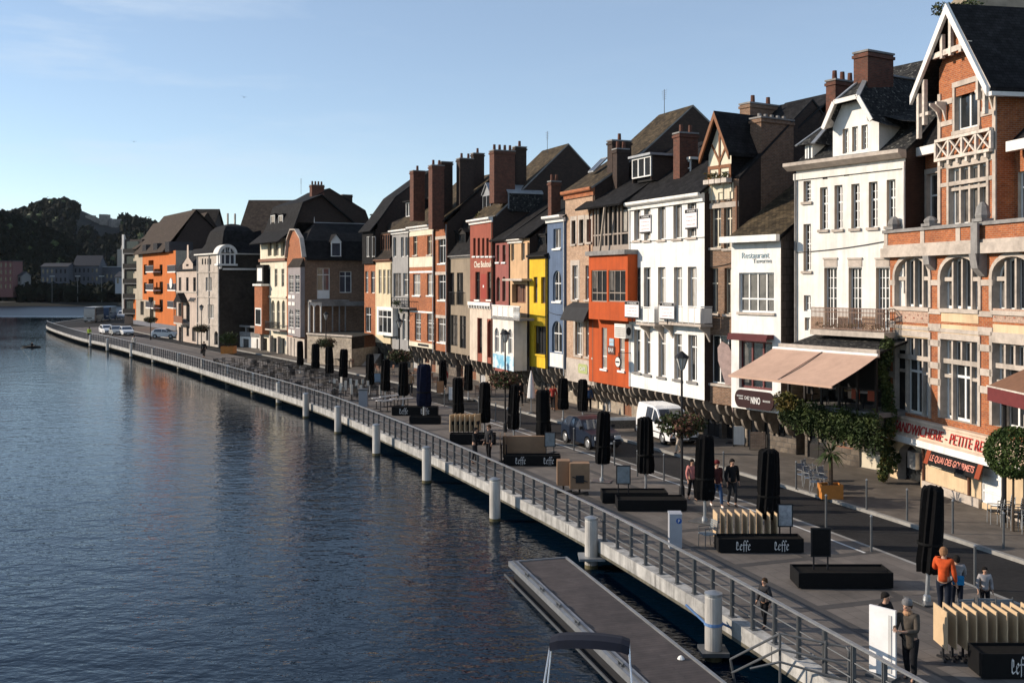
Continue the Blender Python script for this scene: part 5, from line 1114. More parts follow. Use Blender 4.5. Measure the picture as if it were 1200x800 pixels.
for p,qq in ((a-.25,mid),(b+.25,mid)): m.poly([(u1+.3,p,d+.02),(u1+.3,mid,d+.95),(u1-2.2,mid,d+.95),(u1-2.2,p,d+.02)],SLATE)
m.poly([(u1+.12,a-.2,d+.03),(u1+.12,b+.2,d+.03),(u1+.12,mid,d+.9)],FRAMEW); h.add('dormer',m)
# stone oriel on the street front
u0_,u1_,z0,z1=bay(h,337.5,352.0,-.5,313,394,[((338.6,344,322,343),dict(cols=2,bars=(2,5),rv=.12)),((345.8,351,322,343),dict(cols=2,bars=(2,5),rv=.12)),((338.6,344,362,384),dict(cols=2,bars=(2,5),arch=.8,rv=.12)),((345.8,351,362,384.5),dict(cols=2,bars=(2,5),rv=.12))],m_=GREYST)
m=MB(); 
for y in (348,356,389): z=h.uz(346,y,-.5)[1]; [m.box(u0_+.2+k*1.6,u0_+1.4+k*1.6,-.54,-.503,z-.2,z+.2,WHITE2) for k in range(2) if u0_+1.4+k*1.6<u1_]
m.poly([(u0_-.1,-.6,z1),(u1_+.1,-.6,z1),(u1_-.3,-.02,z1+1.0),(u0_+.3,-.02,z1+1.0)],SLATE_B); m.poly([(u1_+.1,-.6,z1),(u1_+.1,0,z1),(u1_-.3,-.02,z1+1.0)],SLATE_B); h.add('oriel_trim',m)
b=MB(); b.box(0,h.L+.003,-.03,-.004,0,h.uz(350,396)[1],STONE); 
for k in range(3): b.box(.3+k*1.4,.75+k*1.4,-.12,-.031,0,h.uz(350,397)[1],STONE)
h.add('stone_base',b)
m=MB(); m.box(u1+.0,u1+1.6,.3,4.6,h.vz(380,351.5,u1+1.0)[1]-.2,h.vz(380,351.5,u1+1.0)[1],STONED); h.add('balcony',m)
# veranda with white arches under the balcony, in front of the flank
m=MB(); zv0=h.vz(370,389,u1+1.5)[1]; zv1=h.vz(370,353.5,u1+1.5)[1]; uv=u1+1.5
ho=[(h.vz(xa,360,uv)[0],h.vz(xb,360,uv)[0]) for xa,xb in ((361.5,367.5),(369,375.5))]; va=.2; vbb=h.vz(377,360,uv)[0]
cuts=[va]+[x for q in ho for x in q]+[vbb]
for a,b in zip(cuts[::2],cuts[1::2]): m.box(uv-.15,uv,a,b,zv0,zv1,WHITE2)
for a,b in ho:
    r=(b-a)/2; n=8
    for k in range(n):
        t0,t1=math.pi*k/n,math.pi*(k+1)/n; p,q=(a+b)/2-math.cos(t0)*r,(a+b)/2-math.cos(t1)*r; za_=zv1-.35-r
        m.prism_u([(p,za_+math.sin(t0)*r),(q,za_+math.sin(t1)*r),(q,zv1),(p,zv1)],uv-.15,uv,WHITE2)
for x in (390,398,405): v=h.vz(x,370,uv)[0]; m.box(uv-.14,uv-.03,v-.06,v+.06,zv0,zv1-.2,STONED)
m.box(uv-.16,uv+.02,vbb+.01,Dp-.5,zv1-.5,zv1,STONED); h.add('veranda',m)
m=MB(); leaves(m,(uv-.3,Dp-1.0,zv0+1.9),(.6,1.4,1.9),500,.2,LEAF,random.Random(2)); o=tag(h.add('garden_shrub',m),'dark shrub on the raised garden terrace beside the mansion veranda','shrub'); o.parent=None; o.matrix_world=h.root.matrix_world if False else Matrix.Translation((h.A.x,h.A.y,0))@Matrix.Rotation(h.root.rotation_euler.z,4,'Z')
# retaining wall of the garden
t=thing('garden_wall','rough stone retaining wall holding up the mansion garden','wall',(0,0,0))
m=MB(); a=gp(360,425); b=gp(412,430); c=Vector((-15.4,109,0)); zt=zv0
P=[a,b,c]; 
m.poly([(a.x,a.y,0),(b.x,b.y,0),(b.x,b.y,zt),(a.x,a.y,zt)],RUBBLE); m.poly([(b.x,b.y,0),(c.x+2,c.y,0),(c.x+2,c.y,zt*.6),(b.x,b.y,zt*.6)],RUBBLE); m.poly([(a.x,a.y,zt),(b.x,b.y,zt),(c.x+2,c.y+4,zt),(a.x+2,a.y+8,zt)],EARTH)
m.build('wall',t); m=MB(); 
d=(b-a); m.obox((a+b)/2+Vector((0,0,zt+.08)),d/2+d.normalized()*.1,Vector((.0,.25,0)),(0,0,.08),STONE); m.build('coping',t)
t=thing('garden_steps','broad stone steps climbing to the mansion garden beside its wall','steps',(gp(418,428).x,gp(418,428).y,0),R(-10))
m=MB(); 
for k in range(6): m.box(-1.5,1.8,k*.42,k*.42+.44,0,.17*(k+1),STONE)
m.build('stair_flight',t)
# big dark gable behind
h=House('dark_gabled_house','big dark gabled house with a tall chimney rising behind the brick mansion',330,8.9,354,9.4,group='houses behind the far bend',setb=4.0); DG=h
P=[h.vz(x,y,h.L) for x,y in ((333,275),(366,232))]; r_=P[-1]
Pk=h.vz(386,221,h.L); Pb=h.vz(428,247,h.L)
prof=[(P[0][0]-.5,P[0][1]-3),P[0],r_,Pk,Pb,(Pb[0]+2,Pb[1]-5)]
h.body(prof[0][1],0,BR_DARK,BR_DARK,prof,prof[-1][0],vf=prof[0][0]); h.roof(prof,SLATE,oh=.1)
h.chim(h.L+.05,365.5,380,217,258,BR_CHIM,.9,4,sink=1); h.chim(h.L-3,401.5,413,228.5,244,BR_DARK,.9,0)
# ================= tall ivory house =================
h=House('ivory_house','tall ivory house with arched windows and a deep overhanging dark roof',305,9.35,336,10.0,group='houses on the far bend'); CT=h
for xl,xr in ((313,316.4),(321.8,325.2),(329.8,333.2)): h.w(xl,xr,315,336,cols=2,tr=(.3,),rv=.2,fc=FRAMEC)
for xl,xr in ((317.6,322.2),(324.2,328.2),(330.2,334.2)): h.w(xl,xr,352,385,cols=2,tr=(.4,),arch=1,rv=.22,fc=FRAMEC,g=GLASSM)
for xl,xr in ((313.6,318.5),(320.5,326.5),(329,334.5)): h.w(xl,xr,283,300,cols=2,tr=(),rv=.3,fc=FRAMEC)
for xl,xr in ((306.5,313),(319.5,327.2),(329.5,334)): h.w(xl,xr,396,417,cols=2,tr=(.2,),rv=.3,fc=FRAMED,name='door')
ze=h.uz(310,281.5)[1]; prof=[(-1.3,ze-.5),(.6,ze+1.0),(1.8,ze+4.2),(4.2,ze+5.2),(11,ze)]
h.body(ze,0,CREAM2,BR_DARK,[(0,ze)]+prof[1:],11); h.roof(prof,SLATE,oh=.5)
h.band(303,320,.35,.25,FRAMEB); h.band(346.5,320,.25,.12,CREAM2)
for xa,xb in ((317.3,322.3),(326.6,331.6)): h.dormer(xa,xb,252,271.5,1.0,2.4,SLATE,SLATE,cols=1,rt='flat',g=GLASSC)
m=MB(); u0,u1=h.uz(311,386,-.8)[0],h.L; z=h.uz(322,386,-.8)[1]; m.box(u0,u1,-.85,-.004,z-.18,z,STONE)
for k in range(24): u=u0+(u1-u0)*k/23; m.box(u-.02,u+.02,-.84,-.8,z,z+.85,LET_K)
m.box(u0,u1,-.85,-.79,z+.82,z+.9,LET_K); h.add('balcony',m)
m=MB()
for x in (308,319,328.2): u=h.uz(x,410)[0]; m.box(u-.2,u+.2,-.35,-.004,0,h.uz(320,393)[1],STONE)
h.add('pilaster',m)
m=MB(); u0,u1,z0,z1=h.rect(302,311,335,391,-.5); m.box(u0,u1,-.9,1,z0,z1,BR_ORANGE); m.box(u0+.3,u1-.3,-.93,-.902,z0+1,z0+3.2,FRAMEW); m.box(u0+.5,u1-.5,-.94,-.931,z0+1.2,z0+3.0,GLASS); m.box(u0-.2,u1+.2,-1.1,1,z1+.002,z1+.25,WHITE); 
m.box(u0+.1,u1-.1,-.7,1,z1+.26,z1+2.6,BLUEP if False else SLATE); m.box(u0+.5,u1-.6,-.73,-.702,z1+.6,z1+2.2,FRAMEW); h.add('turret',m)
# low wing between the dome house and the ivory house
h=House('low_shop_row','low white-fronted shop with a pierced stone parapet and dark brick shed behind',262,8.85,303,9.3,group='houses on the far bend',setb=.8)
for xl,xr in ((284.5,291.5),(300.5,302.5)): h.w(xl,xr,397,413,cols=1,tr=(),fc=FRAMED,rv=.25,name='door')
z=h.uz(285,394)[1]; h.body(z,0,WHITE2,BR_DARK,[(0,z),(3,z+.1),(9,z)],9); 
m=MB(); zt=h.uz(285,381)[1]; m.box(0,h.L,-.05,.3,z+.06,z+.6,STONED)
for k in range(5): u=h.L*k/4; m.box(u-.15,u+.15,-.05,.3,z+.6,zt-.25,STONED)
m.box(0,h.L,-.08,.33,zt-.24,zt,STONED); h.add('parapet',m)
m=MB(); zs=h.uz(285,344,4)[1]; m.box(h.L*.12,h.L*1.05,4.2,9,z-.1,zs,BR_DARK); m.box(h.L*.05,h.L*1.08,4.0,9.2,zs,zs+.2,DARKMETAL); h.add('shed',m)
m=MB(); u0,u1,z0,z1=h.rect(258.5,273,361,388,-.3); m.box(u0,u1,-.5,2,z0,z1+.1,STONE); u0,u1,z0,z1=h.rect(260,272,367,387,-.51); m.box(u0,u1,-.56,-.505,z0,z1,WHITE); 
for k in range(2): a=u0+.2+(u1-u0)*.5*k; m.box(a,a+(u1-u0)*.5-.35,-.57,-.561,z0+.9,z1-.2,GLASS)
h.add('glazed_booth',m)
# ================= dome house =================
h=House('domed_house','stone house with a bell-shaped slate dome and a round-headed white dormer',231,8.6,257,9.06,group='houses on the far bend'); DM=h
for r in ((241,248,325,341),(243.5,250.5,357,373)): h.w(*r,cols=3,tr=(),rv=.2,fc=FRAMEW,g=GLASSC)
for r in ((236.5,238.2,303,310),(239.8,241.4,303,310),(243,244.6,303,310),(246,247.6,303,310)): h.w(*r,cols=1,tr=(),rv=.15,fc=FRAMED)
h.w(241.5,246,386,399,cols=1,tr=(),fc=FRAMED,rv=.3,name='door'); h.w(251,255.5,388,404,cols=1,tr=(),arch=.8,fc=FRAMED,rv=.3,name='door')
ze=h.uz(233,298)[1]; u1=h.L
m=MB(); h.front(m,0,u1,0,ze,0,STONE); dd=6.4
DCL=mat('brown_slate_cladding',brick=((.062,.052,.043),(.05,.042,.035),(.03,.026,.022),.3,.2,.01),rough=.85,var=.25,vs=2,stain=.3,spec=.12)
for u in (0,u1): m.poly([(u,0,0),(u,dd,0),(u,dd,ze),(u,0,ze)],DCL)
m.poly([(0,dd,0),(u1,dd,0),(u1,dd,ze),(0,dd,ze)],SLATE_B); h.add('wall',m)
m=MB(); 
for u in (.15,u1*.55,u1-.25): m.box(u,u+.22,-.1,-.004,0,ze,STONED)
for y in (318,347,379): z=h.uz(244,y)[1]; m.box(0,u1,-.08,-.005,z-.2,z,STONE)
h.add('stone_dressing',m)
m=MB(); top=h.vz(258,262,u1*.5)[1]; S=[(1.08,0),(.9,.12),(.75,.35),(.70,.55),(.62,.74),(.46,.89),(.22,.97),(.05,1.0)]
for (a,b),(c,d) in zip(S,S[1:]):
    def ring(s_,t): cu,cv=u1/2,dd/2; z=ze+(top-ze)*t; return [(cu-s_*u1/2,cv-s_*dd/2,z),(cu+s_*u1/2,cv-s_*dd/2,z),(cu+s_*u1/2,cv+s_*dd/2,z),(cu-s_*u1/2,cv+s_*dd/2,z)]
    A,B=ring(a,b),ring(c,d)
    for k in range(4): m.poly([A[k],A[(k+1)%4],B[(k+1)%4],B[k]],SLATE)
m.box(-.3,u1+.3,-.35,dd+.3,ze-.15,ze+.02,WHITE2)
for dv in (-.5,.5): m.box(u1/2-.1,u1/2+.1,dd/2+dv-.1,dd/2+dv+.1,top-.3,top+1.4,STONE)
h.rf=h.add('roof',m)
q=frect(h,u1+.35,258,276,298,309); a,b,c,d=q; m=MB(); mid=(a+b)/2; r=(b-a)/2; 
for ro,ri,ua,ub,mt in ((r+.28,r-.12,u1-1.5,u1+.35,WHITE2),):
    for k in range(12):
        t0,t1=math.pi*k/12,math.pi*(k+1)/12
        m.prism_u([(mid-math.cos(t0)*ro,d+math.sin(t0)*ro),(mid-math.cos(t1)*ro,d+math.sin(t1)*ro),(mid-math.cos(t1)*ri,d+math.sin(t1)*ri),(mid-math.cos(t0)*ri,d+math.sin(t0)*ri)],ua,ub,mt)
m.box(u1-1,u1+.3,a-.02,a+.14,c,d,FRAMEW); m.box(u1-1,u1+.3,b-.14,b+.02,c,d,FRAMEW); m.box(u1-1,u1+.33,a-.3,b+.3,c-.25,c,FRAMEW); m.box(u1+.1,u1+.28,a,b,d-.08,d+.08,FRAMEW)
for k in (1,2): vc=a+(b-a)*k/3; m.box(u1+.1,u1+.28,vc-.07,vc+.07,c,d+r*.8,FRAMEW)
P=[(u1+.05,mid-math.cos(math.pi*k/12)*r,d+math.sin(math.pi*k/12)*r) for k in range(13)]; m.poly([(u1+.05,a,c)]+P+[(u1+.05,b,c)],GLASSB)
for k in range(1,6): t=math.pi*k/6; m.bar((u1+.12,mid,d),(u1+.12,mid-math.cos(t)*r,d+math.sin(t)*r),.05,.05,FRAMEW,(1,0,0))
h.add('arched_dormer',m)
m=MB(); z=h.vz(266,315,u1+.2)[1]; m.box(u1,u1+.3,.4,dd-.6,z-.15,z+.1,WHITE2); m.box(u1,u1+.25,.0,.25,z,ze,WHITE2); h.add('flank_ledge',m)
m=MB(); a=h.vz(262,330,u1)[0]; b=h.vz(298,330,u1)[0]; z=h.vz(280,313,u1)[1]; m.box(u1-5,u1-.02,dd+.01,b+1,0,z,DCL); m.poly([(u1+.2,dd,z),(u1+.2,b+1,z-.2),(u1-2,b-.5,z+4.5),(u1-2,dd,z+5)],SLATE); h.add('rear_wing',m)
# ================= gothic narrow house =================
h=House('gothic_house','slim pale stone house with a pointed stepped gable and hooded balcony',207,8.05,231,8.6,group='houses on the far bend')
for r in ((209.5,212.5,325,343),(218,221,297,312),(218,221,325,343),(226.3,229.6,325,343)): h.w(*r,cols=1,tr=(.3,),rv=.2,fc=FRAMED)
h.w(218.2,222,353,377,cols=1,tr=(),arch=1,rv=.25,fc=FRAMED); h.w(209,215,355,374,cols=2,tr=(),rv=.3,fc=FRAMEC); h.w(209.5,214.5,383,402,cols=1,tr=(),rv=.3,fc=FRAMEB,name='door'); h.w(218.5,221.5,382,394,cols=1,tr=(),rv=.2,fc=FRAMED); h.w(225,229.5,384,400,cols=1,tr=(),rv=.2,fc=FRAMED)
ze=h.uz(208,318)[1]; PINK=plaster('pinkish_stone',(.50,.40,.33))
m=MB(); h.front(m,0,h.L,0,ze,0,PINK)
a=h.uz(214,318)[0]; b=h.uz(226,318)[0]; z2=h.uz(219,312)[1]; ap=h.uz(220,287)
h.front(m,a,b,ze,z2+.3,0,PINK); m.poly([(a,0,z2+.3),(b,0,z2+.3),(ap[0]+.5,0,ap[1]-1.8),(ap[0]+.35,0,ap[1]),(ap[0]-.35,0,ap[1]),(ap[0]-.5,0,ap[1]-1.8)],PINK)
for u in (a,b): m.poly([(u,0,ze),(u,3,ze),(u,3,z2),(u,0,z2)],PINK)
D=8
for u in (0,h.L): m.poly([(u,0,0),(u,D,0),(u,D,ze+3),(u,D/2,ze+5),(u,0,ze)],BR_DARK)
h.add('wall',m); prof=[(-.2,ze),(2.5,ze+3.2),(D,ze)]; h.roof(prof,SLATE,oh=.05)
m=MB(); u0,u1,z0,z1=h.rect(205,215,376,380,-.7); m.box(u0,u1,-.9,-.004,z0,z0+.25,STONE); m.box(u0,u1,-.9,-.82,z0+.25,z0+1.2,FRAMEB); z=h.uz(210,354,-.7)[1]; m.prism_v([(u0,z),(u1,z),((u0+u1)/2,z+1.3)],-.95,-.01,SLATE); 
for u in (u0+.1,u1-.1): m.box(u-.08,u+.08,-.9,-.8,z0+.25,z,FRAMEB)
h.add('hooded_balcony',m); m=MB(); z=h.uz(222,341)[1]; m.box(0,h.L,-.1,-.004,z-.25,z,STONE)
for k in range(4): u=h.uz(224+k*1.7,352)[0]; m.tube((u,-.02,h.uz(226,349)[1]),(u,-.35,h.uz(226,353)[1]),.12,.12,STONED,6)
h.add('stone_band',m)
# ================= modern orange apartment block =================
h=House('apartment_block','modern orange apartment block with stacked balconies at the river bend',152,5.75,206,6.75,cat='apartments',group='houses on the far bend'); AP=h
ORG=plaster('pumpkin_render',(.50,.125,.014),.08); GRB=plaster('grey_block_base',(.14,.145,.17)); CRM=plaster('grey_cream_render',(.40,.34,.26))
for r in ((168.5,172,331,344),(187,191,330,344),(183,184.5,331,344),(187,191,351,365),(168.5,172,310,322),(187,190.5,310,322)): h.w(*r,cols=1,tr=(),rv=.3,fc=FRAMED,g=GLASS)
for r in ((174,180,305,319),(174,180,327,341),(174,180,348,362),(164.5,168.5,353,369),(175.5,180,356,376),(153,160,306,318),(153,160,326,338)): h.w(*r,cols=2,tr=(),rv=1.2,fc=FRAMED,g=GLASS)
ze=h.uz(180,296)[1]; m=MB(); h.front(m,0,h.uz(167,340)[0],h.uz(156,351)[1],ze,0,CRM); h.front(m,h.uz(167,340)[0],h.L,h.uz(180,352)[1],ze,0,ORG)
zb=h.uz(180,378)[1]; zm=h.uz(180,352)[1]
h.front(m,0,h.uz(159.5,360)[0],zb,zm,0,ORG); h.front(m,h.uz(159.5,360)[0],h.uz(182,360)[0],zb,zm,0,CRM); h.front(m,h.uz(182,360)[0],h.L,zb,zm,0,ORG); h.front(m,0,h.L,0,zb,0,GRB)
m.poly([(h.L,0,0),(h.L,14,0),(h.L,14,ze),(h.L,0,ze)],CRM); m.poly([(0,0,0),(0,14,0),(0,14,ze),(0,0,ze)],CRM); h.add('wall',m)
for y in (318,339.5,360): 
    m=MB(); 
    for x0,x1 in ((172.5,181.5),(198,207.5)): u0,u1=h.uz(x0,y,-1)[0],h.uz(x1,y,-1)[0]; z=h.uz((x0+x1)/2,y,-1)[1]; m.box(u0,u1,-1.3,-.004,z-.22,z,WHITE2); m.box(u0,u1,-1.3,-1.22,z,z+1.0,mat('smoked_balcony_glass',(.08,.08,.09),.2)); m.box(u0,u1,-1.32,-1.2,z+1.0,z+1.08,STEEL)
    h.add('balcony',m)
m=MB(); P=h.uz(201,332,-1.35); m.prism_v([(P[0]+.9*math.cos(k*math.pi/8),P[1]+.9*math.sin(k*math.pi/8)) for k in range(16)],-1.5,-1.38,WHITE); h.add('satellite_dish',m)
pr=[h.vz(x,y,h.L) for x,y in ((206,300),(211,242))]; 
prof=[(-1.0,ze-.2),(5,ze+7.6),(11,ze+2)]
h.roof(prof,SLATE_T,u0=h.L*.20,u1=h.L*.85,me=SLATE_B); m=MB()
for u in (h.L*.21,h.L*.84): m.poly([(u,0,ze-.3),(u,5,ze+7.4),(u,10.5,ze+2),(u,10.5,ze-.3)],BR_DARK)
h.add('gable_wall',m); h.roof([(-.5,ze+1.0),(4,ze+4.6),(11,ze)],SLATE_T,u0=-1,u1=h.L*.22,name='lower_roof',me=SLATE_B)
m=MB(); 
for f in (.38,.62,.86): m.box(h.L*f,h.L*f+3,-.6,3.5,ze-.2,ze+1.6,mat('attic_glazing',(.05,.05,.055),.2)); 
h.add('attic_window_band',m)
# brown roofs behind the bend
def hall(name,label,xa,xb,ya,yr,Y,depth,m_,rise=None,y0=None):
    X0,X1=(xa-600)/F*Y,(xb-600)/F*Y; zr=CH+(HZ-ya)/F*(Y+depth/2); zz=CH+(HZ-yr)/F*Y
    t=thing(name,label,'building',((X0+X1)/2,Y,0),0,'large roofs behind the bend'); w=(X1-X0)/2
    m=MB(); m.box(-w,w,.4,depth-.4,0,zz-.05,BR_DARK); 
    for s in (-w,w): m.poly([(s,.4,zz-.05),(s,depth-.4,zz-.05),(s,depth/2,zr-.2)],BR_DARK)
    m.build('wall',t); m=MB(); m.shell([(-.3,zz),(depth/2,zr),(depth+.3,zz)],-w-.3,w+.3,.2,m_,m_); m.build('roof',t); return t
hall('roofed_hall','long flat brown roof of a large hall behind the domed house',267,337,234.5,318,150,26,SLATE_T)
hb=House('brown_roofed_house','wide house with a sloping brown tiled roof behind the slim gothic house',172,5.3,234,6.35,group='houses behind the far bend',setb=4.0)
pp=gab(hb,((208,300),(243,249))); hb.body(pp[0][1],0,BR_DARK,BR_DARK,pp,pp[-1][0],vf=pp[0][0]); hb.roof(pp,SLATE_T)
hall('brown_roofed_building','dark brown ridge roof farther back, left of the large hall',212,242,245,290,200,16,SLATE_B)
t=thing('balcony_flats','dark flats with white edges at the far left end of the row','apartments',(gp(148,381).x-1,gp(148,381).y+6,0),R(-20),'large roofs behind the bend')
m=MB(); m.box(-2.0,2.4,0,10,0,17,mat('dark_flats_render',(.06,.045,.04),.8)); m.box(-2.4,-1.9,-.3,0,2,18,WHITE2); m.build('wall',t)
for k in range(5): m=MB(); m.box(-1.4,1.5,-.06,-.003,2.6+k*3,4.6+k*3,GLASS); m.build('window',t)
for k in range(5): m=MB(); m.box(-1.5,2.6,-1.1,-.065,2+k*3,2.2+k*3,STONED); m.box(-1.5,2.6,-1.1,-1.04,2.2+k*3,3.1+k*3,FRAMED); m.build('balcony',t)
# ---------------------------------------------------------------- railing along the quay
t=thing('quay_railing','grey steel railing with three rails along the whole quay edge','railing',(0,0,0))
arc=[0]
for a,b in zip(QL,QL[1:]): arc.append(arc[-1]+(b-a).length)
def along(sv,d,z=0):
    sv=max(0,min(arc[-1]-.01,sv)); k=max(i for i in range(len(arc)-1) if arc[i]<=sv); f=(sv-arc[k])/(arc[k+1]-arc[k]); p=QL[k].lerp(QL[k+1],f); n=NQ[k].lerp(NQ[k+1],f).normalized(); return Vector((p.x+n.x*d,p.y+n.y*d,z)),n
RP=STEELD
s_end=arc[-1]-2.0; s0=arc[kT]-14; n=int((s_end-s0)/1.0); rest=MB()
def post(mb,p,nn):
    tg=Vector((-nn.y,nn.x,0)); 
    mb.obox(p+Vector((0,0,.49)),tg*.012,nn*.045,(0,0,.49),RP); mb.obox(p+Vector((0,0,.49))+tg*.05,tg*.012,nn*.045,(0,0,.49),RP); mb.obox(p+Vector((0,0,.018)),tg*.09,nn*.08,(0,0,.012),RP)
RSP=[s_end-k*1.0 for k in range(n)]
for i,sv in enumerate(RSP):
    p,nn=along(sv,.17,0)
    if i<98: m=MB(); post(m,p,nn); m.build('post',t)
    else: post(rest,p,nn)
o=rest.build('far_posts',t); o['kind']='stuff'
for z,r in ((.28,.017),(.62,.017)):
    m=MB(); 
    for a,b in zip(RSP,RSP[1:]):
        m.tube(along(a,.17,z)[0],along(b,.17,z)[0],r,r,RP,5,False)
    m.build('rail',t)
m=MB()
for a,b in zip(RSP,RSP[1:]):
    pa,na=along(a,.17,1.0); pb,_=along(b,.17,1.0); m.obox((pa+pb)/2,(pb-pa)/2,na*.05,(0,0,.02),STEEL)
m.build('handrail',t)
# ---------------------------------------------------------------- mooring piles
PILE=mat('pale_steel_pile',(.44,.42,.39),.6,.2,3,.3,1.2,stretch=(1,1,.25))
PX=[(693,665),(580,610),(500,565),(441,533),(396,507.5),(358.5,489),(326.7,473),(297,460.5),(266.7,449),(238,440.5),(210,432.5),(180,425),(154,418.5),(126,411.5),(106,406)]
proto=None
for i,(px,py) in enumerate([(836,772)]+PX):
    p=gp(px,py,WL)
    if proto is None:
        proto=thing('mooring_pile','thick mooring pile beside the dock gangway, strapped with blue rope','pile',p,0,'mooring piles along the quay')
        m=MB(); m.lathe((0,0,0),[(.215,-2),(.215,1.55),(.20,1.60)],PILE,20); m.build('shaft',proto,True)
        m=MB(); m.lathe((0,0,0),[(.225,1.602),(.225,1.66),(.05,1.72)],STEEL,20); m.build('cap',proto); m=MB(); m.lathe((0,0,0),[(.219,-.3),(.219,.12)],mat('algae_band',(.10,.085,.04),.8,.3,6),20); m.build('waterline_band',proto); tr0=mktree(proto)
        m=MB(); m.box(-.34,.34,-.34,.34,.16,.26,STEELD); m.build('collar',proto); m=MB(); m.lathe((0,0,0),[(.235,.86),(.235,.93)],mat('blue_rope',(.10,.20,.40),.8),16); m.tube((.2,0,.9),(.75,.4,.55),.03,.03,mat('blue_rope',(.1,.2,.4)),6); m.tube((-.2,0,.9),(-.6,.5,1.2),.03,.03,mat('blue_rope',(.1,.2,.4)),6); m.build('rope',proto)
    else:
        lab='mooring pile standing at the head corner of the floating dock' if i==1 else 'grey mooring pile standing in the river beside the quay edge'
        o=dup(proto,p,0,lab,tree=tr0)
        if i==1: m=MB(); m.box(-.42,.42,-.42,.42,.32,.40,STEEL); m.build('collar',o)
# ---------------------------------------------------------------- floating dock
zd=-.42
PD=[gp(597,659,zd),gp(668,656,zd),gp(850,800,zd),gp(736,800,zd)]
ax=(PD[2]-PD[1]).normalized(); wd=(PD[1]-PD[0]); wd=(wd-ax*wd.dot(ax)); wdl=wd.length; wn=wd.normalized(); L0=(PD[2]-PD[1]).length+6
t=thing('floating_dock','long dark plank floating dock with pale metal edges','dock',PD[0],0)
ang=math.atan2(ax.y,ax.x); t.rotation_euler=(0,0,ang); sgn=1 if Vector((-ax.y,ax.x,0)).dot(wn)>0 else -1
PLANK=mat('dock_planks',brick=((.075,.06,.056),(.058,.047,.044),(.02,.018,.017),2.4,.14,.006),rough=.7,var=.25,vs=2.5,stain=.25,ss=.5,bump=.4)
def dk(x,y,z=0): return (x,sgn*y,z)
m=MB(); c=[dk(0,.28),dk(0,wdl-.08),dk(L0,wdl-.08),dk(L0,.28)]; m.poly(c,PLANK,[(0,0),(2,0),(2,L0),(0,L0)]) ; m.build('deck',t)
def bx(mb,x0,x1,y0,y1,z0,z1,mm): a,b=sorted((sgn*y0,sgn*y1)); mb.box(x0,x1,a,b,z0,z1,mm)
m=MB(); bx(m,0,L0,-.02,.27,-.12,.05,STEEL); bx(m,0,L0,.10,.16,.052,.075,STEELD); m.build('edge_beam',t); m=MB(); bx(m,-.01,L0,wdl-.075,wdl,-.12,.04,STEEL); m.build('edge_beam',t); m=MB(); bx(m,-.06,-.002,-.02,wdl,-.12,.04,STEEL); m.build('end_beam',t); m=MB(); bx(m,.2,L0,.1,wdl-.1,-.5,-.13,LET_K); m.build('float',t)
m=MB(); bx(m,-.04,L0,-.17,-.13,-.40,-.34,STEELD); m.build('fender_rail',t)
for k in range(7):
    m=MB(); x=1.6+k*1.5; m.tube(dk(x,.06,.05),dk(x,.06,.13),.03,.03,STEELD,6); m.tube(dk(x+.2,.06,.05),dk(x+.2,.06,.13),.03,.03,STEELD,6); m.tube(dk(x-.1,.06,.14),dk(x+.3,.06,.14),.025,.025,STEELD,6); m.build('cleat',t)
m=MB(); q=t.matrix_world
g_=gp(798,772,zd)-PD[0]; lx=g_.dot(ax); ly=abs(g_.dot(Vector((-ax.y,ax.x,0))))
m.lathe(dk(lx,ly,.01),[(.09,0),(.06,.05),(.02,.08)],WHITE,8); o=tag(m.build('paper_scrap',None),'small white scrap lying on the floating dock planks','litter'); o.location=t.location; o.rotation_euler=t.rotation_euler
# gangway railings between the dock and the quay
t=thing('gangway','grey steel gangway with bent tube railings between the dock and the quay','gangway',(0,0,0))
A0=gp(858,842,zd); A1=gp(940,800,0.02); 
GW=STEELD
def P3(px,py,Y): k=Y/F; return Vector(((px-600)*k,Y,CH+(HZ-py)*k))
rails=[[(856,772,23.6),(914,742,22.6),(992,758,21.9),(1000,770,21.6)],[(858,788,23.4),(914,760,22.5),(992,778,21.8)],[(879,783,22.6),(914,775,22.4),(992,797,21.8)]]
posts=[((856,772,23.6),(864,815,23.6)),((914,742,22.6),(914,812,22.6)),((968,750,22.1),(966,815,22.1)),((995,762,21.7),(994,822,21.7))]
for r in rails: m=MB(); m.path([P3(*a) for a in r],.028,GW,6); m.build('rail',t)
for a,b in posts: m=MB(); m.tube(P3(*a),P3(*b),.03,.03,GW,8); m.build('post',t)
m=MB(); a,b=P3(862,826,23.4),P3(945,806,22.3); m.bar(a,b,1.0,.08,STEEL); m.build('ramp',t)
